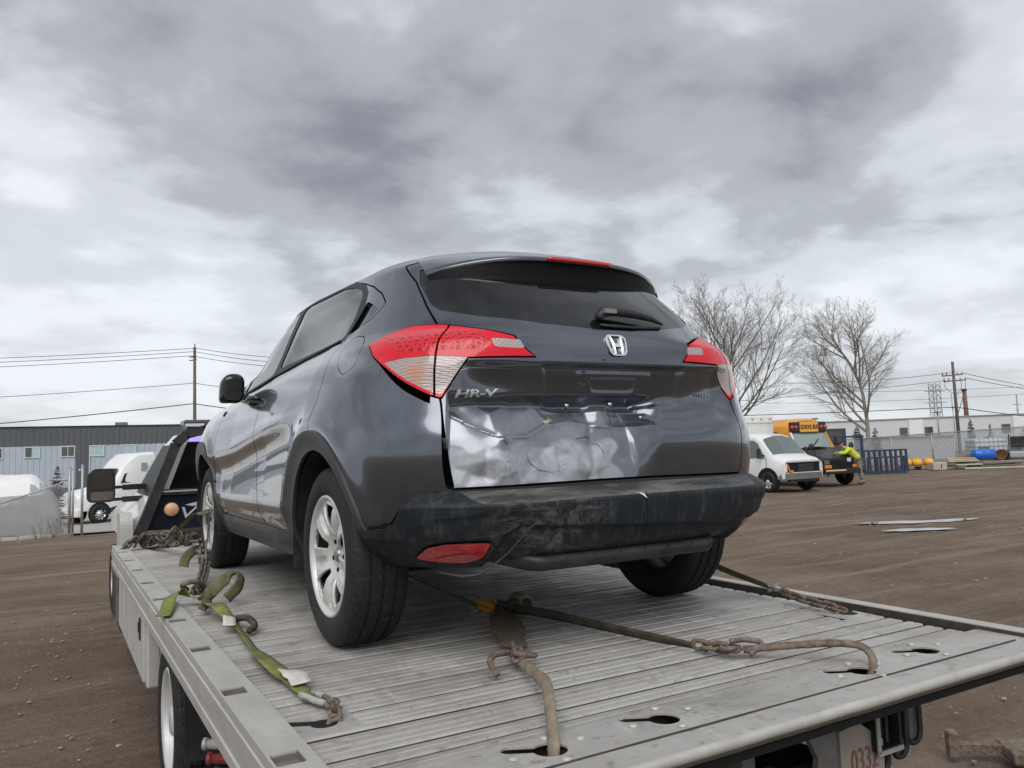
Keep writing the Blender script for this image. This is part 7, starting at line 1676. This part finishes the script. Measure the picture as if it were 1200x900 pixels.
worker=build_worker(); place(worker,25.0,16.75,math.atan2(.55,-.85)); worker.location.z+=.02

# ------------------------------------------------------------------ steelwork, drums, timber against the back fence
NAVY=mat('navy_steel',(.022,.045,.085),.5,coat=.2,dirt=(.06,.07,.09),dscale=3,damt=.5)
def build_junk():
    rr=random.Random(12)
    ax=Vector((.98,.18,0)).normalized(); 
    def rack(label,p,L_,H,n,lean):
        t=thing('steel_rack',label,'rack',(p[0],p[1],gz(p[0],p[1])),math.atan2(ax.y,ax.x)-R(18)); 
        for z in (.06,H): mb=MB(); mb.bar((0,lean*z,z),(L_,lean*z,z),.09,.08); mb.build('rail',NAVY,t)
        for k in range(n): x=L_*k/(n-1); mb=MB(); mb.bar((x,0,0),(x,lean*H,H+(.03 if k in (0,n-1) else 0)),.10,.08,(0,1,0)); mb.build('upright',NAVY,t)
        return t
    rack('navy steel gate rack leaning low behind the worker','' or (32.3,21.6),2.4,.80,5,.05)
    rack('longer navy steel rack with close uprights beside the yellow bags','' or (33.4,22.6),2.9,1.12,9,.05)
    t=thing('steel_goalpost','tall dark blue steel goalpost frame behind the school bus','frame',(30.2,22.3,0),R(-30))
    for x in (0,.85,1.7): mb=MB(); mb.bar((x,0,0),(x,0,1.90),.10,.10,(0,1,0)); mb.build('upright',NAVY,t)
    mb=MB(); mb.bar((-.1,0,1.86),(1.8,0,1.86),.10,.09); mb.build('top_rail',NAVY,t); mb=MB(); mb.bar((0,0,1.2),(1.7,0,1.2),.07); mb.build('cross_rail',NAVY,t)
    t=thing('dark_container','dark grey box unit behind the school bus roof','container',(33.0,25.6,0),R(-30)); mb=MB(); mb.box((0,0,1.16),(3.2,2,2.32),bev=.03); mb.build('shell',mat('dark_unit',(.05,.055,.06),.6,var=.1,vscale=2),t); mb=MB(); mb.box((0,-1.02,1.2),(2.6,.04,1.9)); mb.build('door',mat('dark_unit2',(.07,.075,.08),.6),t)
    for i,(x,y,h) in enumerate(((38.0,23.4,0),(38.45,23.1,.1),(38.95,22.75,-.1))):
        t=thing('yellow_bag',('plump yellow sandbag nearest the navy rack','middle yellow sandbag of the three','yellow sandbag furthest from the navy rack')[i],'sandbag',(x,y,0),rr.uniform(0,1),'yellow sandbags on the pallet')
        bm=bmesh.new(); bmesh.ops.create_icosphere(bm,subdivisions=3,radius=1)
        for v in bm.verts:
            q=v.co.copy(); v.co=Vector((math.copysign(abs(q.x)**.7,q.x)*.33,math.copysign(abs(q.y)**.7,q.y)*.26,max(-.14,q.z*.22)+.36+.03*noise.noise(q*2+Vector((i,0,0)))))
        me=bpy.data.meshes.new('sack'); bm.to_mesh(me); bm.free(); me.materials.append(mat('yellow_sack',(.75,.40,.025),.55,var=.12,vscale=7)); me.polygons.foreach_set('use_smooth',[True]*len(me.polygons)); o=bpy.data.objects.new('sack',me); COL.objects.link(o); o.parent=t
        mb=MB(); mb.tube([(0,.0,.57),(.02,.02,.64),(.0,.05,.60)],.05,6); mb.build('tied_neck',MATS['yellow_sack'],t)
    t=thing('timber_pallet','weathered timber pallet under the yellow sandbags','pallet',(38.5,23.05,0),R(-36))
    for k in range(5): mb=MB(); mb.box((0,-.4+.2*k,.19),(1.9,.14,.025)); mb.build('slat',GREYW,t)
    for x in (-.85,0,.85): mb=MB(); mb.box((x,0,.09),(.1,1.0,.17)); mb.build('bearer',GREYW,t)
    t=thing('concrete_block','pale weathered concrete block left of the timber stack','block',(37.75,21.55,0),R(-25)); mb=MB(); mb.box((0,0,.20),(.75,.5,.40),bev=.04); mb.build('block',mat('pale_block',(.42,.38,.30),.85,var=.2,vscale=5),t); mb=MB(); mb.box((.06,-.252,.2),(.05,.01,.22)); mb.build('lift_slot',DARK,t)
    # stacks of planks: every plank its own part
    t=thing('plank_stack','sprawling stack of grey and pale timber planks before the right fence','timber stack',(40.5,20.9,0),math.atan2(-.50,.865)); 
    for k in range(26):
        lay=k%4; x=rr.uniform(-.7,1.9); y=-.6+.28*(k//4)+rr.uniform(-.05,.05); L_=rr.uniform(2.0,3.4); mb=MB(); mb.box((x,y,.06+.085*lay),(L_,.24,.055),Matrix.Rotation(rr.gauss(0,.05),3,'Z')@Matrix.Rotation(rr.gauss(0,.008),3,'Y')); mb.build('plank',(GREYW,GREYW2,PALEW)[rr.choice((0,0,1,2))],t)
    for k in range(5): mb=MB(); mb.box((-1.1+.1*k,-.4+.25*k,.40+.035*k),(1.5,.22,.03),Matrix.Rotation(-.1+.03*k,3,'Z')); mb.build('plank',(PALEW,mat('ochre_board',(.42,.27,.10),.7))[k%2],t)
    mb=MB(); mb.box((.3,-1.0,.05),(3.4,.10,.08)); mb.build('white_rail',PALEW,t)
    t=thing('blue_drum','blue plastic drum lying on the plank stack','drum',(42.0,21.55,.68),math.atan2(-.50,.865)); mb=MB(); mb.lathe([(0,-.55),(.26,-.55),(.285,-.53),(.29,-.2),(.295,-.18),(.29,-.16),(.29,.16),(.295,.18),(.29,.2),(.285,.53),(.26,.55),(0,.55)],28,axis='x'); mb.build('barrel',mat('blue_plastic',(.015,.13,.55),.4,coat=.3),t); mb=MB(); mb.lathe([(0,.575),(.04,.57),(.04,.55)],10,(0,.1,.1),'x'); mb.build('bung',BLACKPL,t)
    t=thing('rusty_drum','rusty brown steel drum end-on beside the blue drum','drum',(43.0,21.15,.62),R(22)); mb=MB(); mb.lathe([(0,-.02),(.27,-.02),(.29,-.04),(.30,0),(.29,.06),(.29,.8),(.0,.8)],28,axis='x'); mb.build('barrel',mat('drum_rust',(.16,.075,.035),.8,.2,var=.3,vscale=9,dirt=(.06,.03,.02),dscale=6,damt=.7),t); mb=MB(); mb.lathe([(0,-.05),(.035,-.045),(.035,-.02)],10,(0,.12,.1),'x'); mb.build('bung',BLKSTEEL,t)
    # caged tank
    t=thing('caged_tank','white caged liquid tank behind the blue drum','tank',(43.75,22.35,0),R(-31)); mb=MB(); mb.box((0,0,1.05),(1.75,1.1,.95),bev=.10); mb.build('tank_shell',mat('tank_plastic',(.50,.56,.57),.4,var=.05,vscale=3),t)
    for x in np.linspace(-.9,.9,8): mb=MB(); mb.tube([(x,-.58,.55),(x,-.58,1.55),(x,.58,1.55)],.014,5); mb.build('cage_bar',GALV,t)
    for z in (.6,.85,1.1,1.35,1.55): mb=MB(); mb.tube([(.9,.58,z),(.9,-.58,z),(-.9,-.58,z),(-.9,.58,z)],.014,5); mb.build('cage_bar',GALV,t)
    mb=MB(); mb.box((-.45,-.60,.88),(.62,.02,.40)); mb.build('grey_placard',mat('placard_grey',(.12,.14,.15),.5),t); mb=MB(); mb.box((0,0,.28),(1.9,1.2,.5)); mb.build('base_pallet',GREYW2,t); mb=MB(); mb.lathe([(0,.08),(.11,.07),(.12,0)],14,(.1,0,1.52),'z'); mb.build('filler_cap',BLKSTEEL,t)
    # small utility cart
    t=thing('utility_cart','small grey utility cart at the far right by the fence','cart',(44.3,20.9,.05),R(-150)); mb=MB(); mb.box((.1,0,.55),(1.5,.95,.35),bev=.08); mb.box((-.5,0,.85),(.5,.85,.3),bev=.05); mb.build('body',mat('cart_grey',(.33,.36,.40),.5),t)
    for s in (-1,1): mb=MB(); mb.tube([(-.55,s*.4,.9),(-.5,s*.4,1.65),(.25,s*.4,1.6)],.03,6); mb.build('roll_bar',BLKSTEEL,t); road_wheel(t,.6,s*.48,.25,.18,slots=5); road_wheel(t,-.55,s*.48,.25,.18,slots=5)
    mb=MB(); mb.box((-.15,0,1.05),(.45,.7,.1),bev=.03); mb.box((-.38,0,1.3),(.1,.7,.5),bev=.03); mb.build('seat',BLACKPL,t); mb=MB(); mb.tube([(.55,0,.8),(.35,0,1.35)],.02,6); mb.torus((.34,.0,1.37),.15,.02,(-.5,0,.8)); mb.build('steering_wheel',BLKSTEEL,t)
    # heavy steel bar lying beside the truck
    t=thing('tow_bar','rusty T-ended steel tow bar lying on the dirt beside the truck','tow bar',(2.68,-.34,.0),math.atan2(-.50,.62)); mb=MB(); mb.bar((-.14,0,.05),(.75,0,.05),.06,.05); mb.build('shank',RUST,t); mb=MB(); mb.box((-.16,.0,.07),(.055,.07,.14),bev=.01); mb.build('end_lug',RUST,t); mb=MB(); mb.box((.16,-.06,.055),(.16,.24,.07),bev=.015); mb.build('cross_piece',RUST,t)
GREYW=mat('grey_timber',(.24,.215,.185),.85,var=.25,vscale=4,aniso=(.4,4,4)); GREYW2=mat('dark_timber',(.13,.11,.09),.85,var=.25,vscale=4); PALEW=mat('pale_timber',(.50,.47,.42),.8,var=.15,vscale=4)
build_junk()
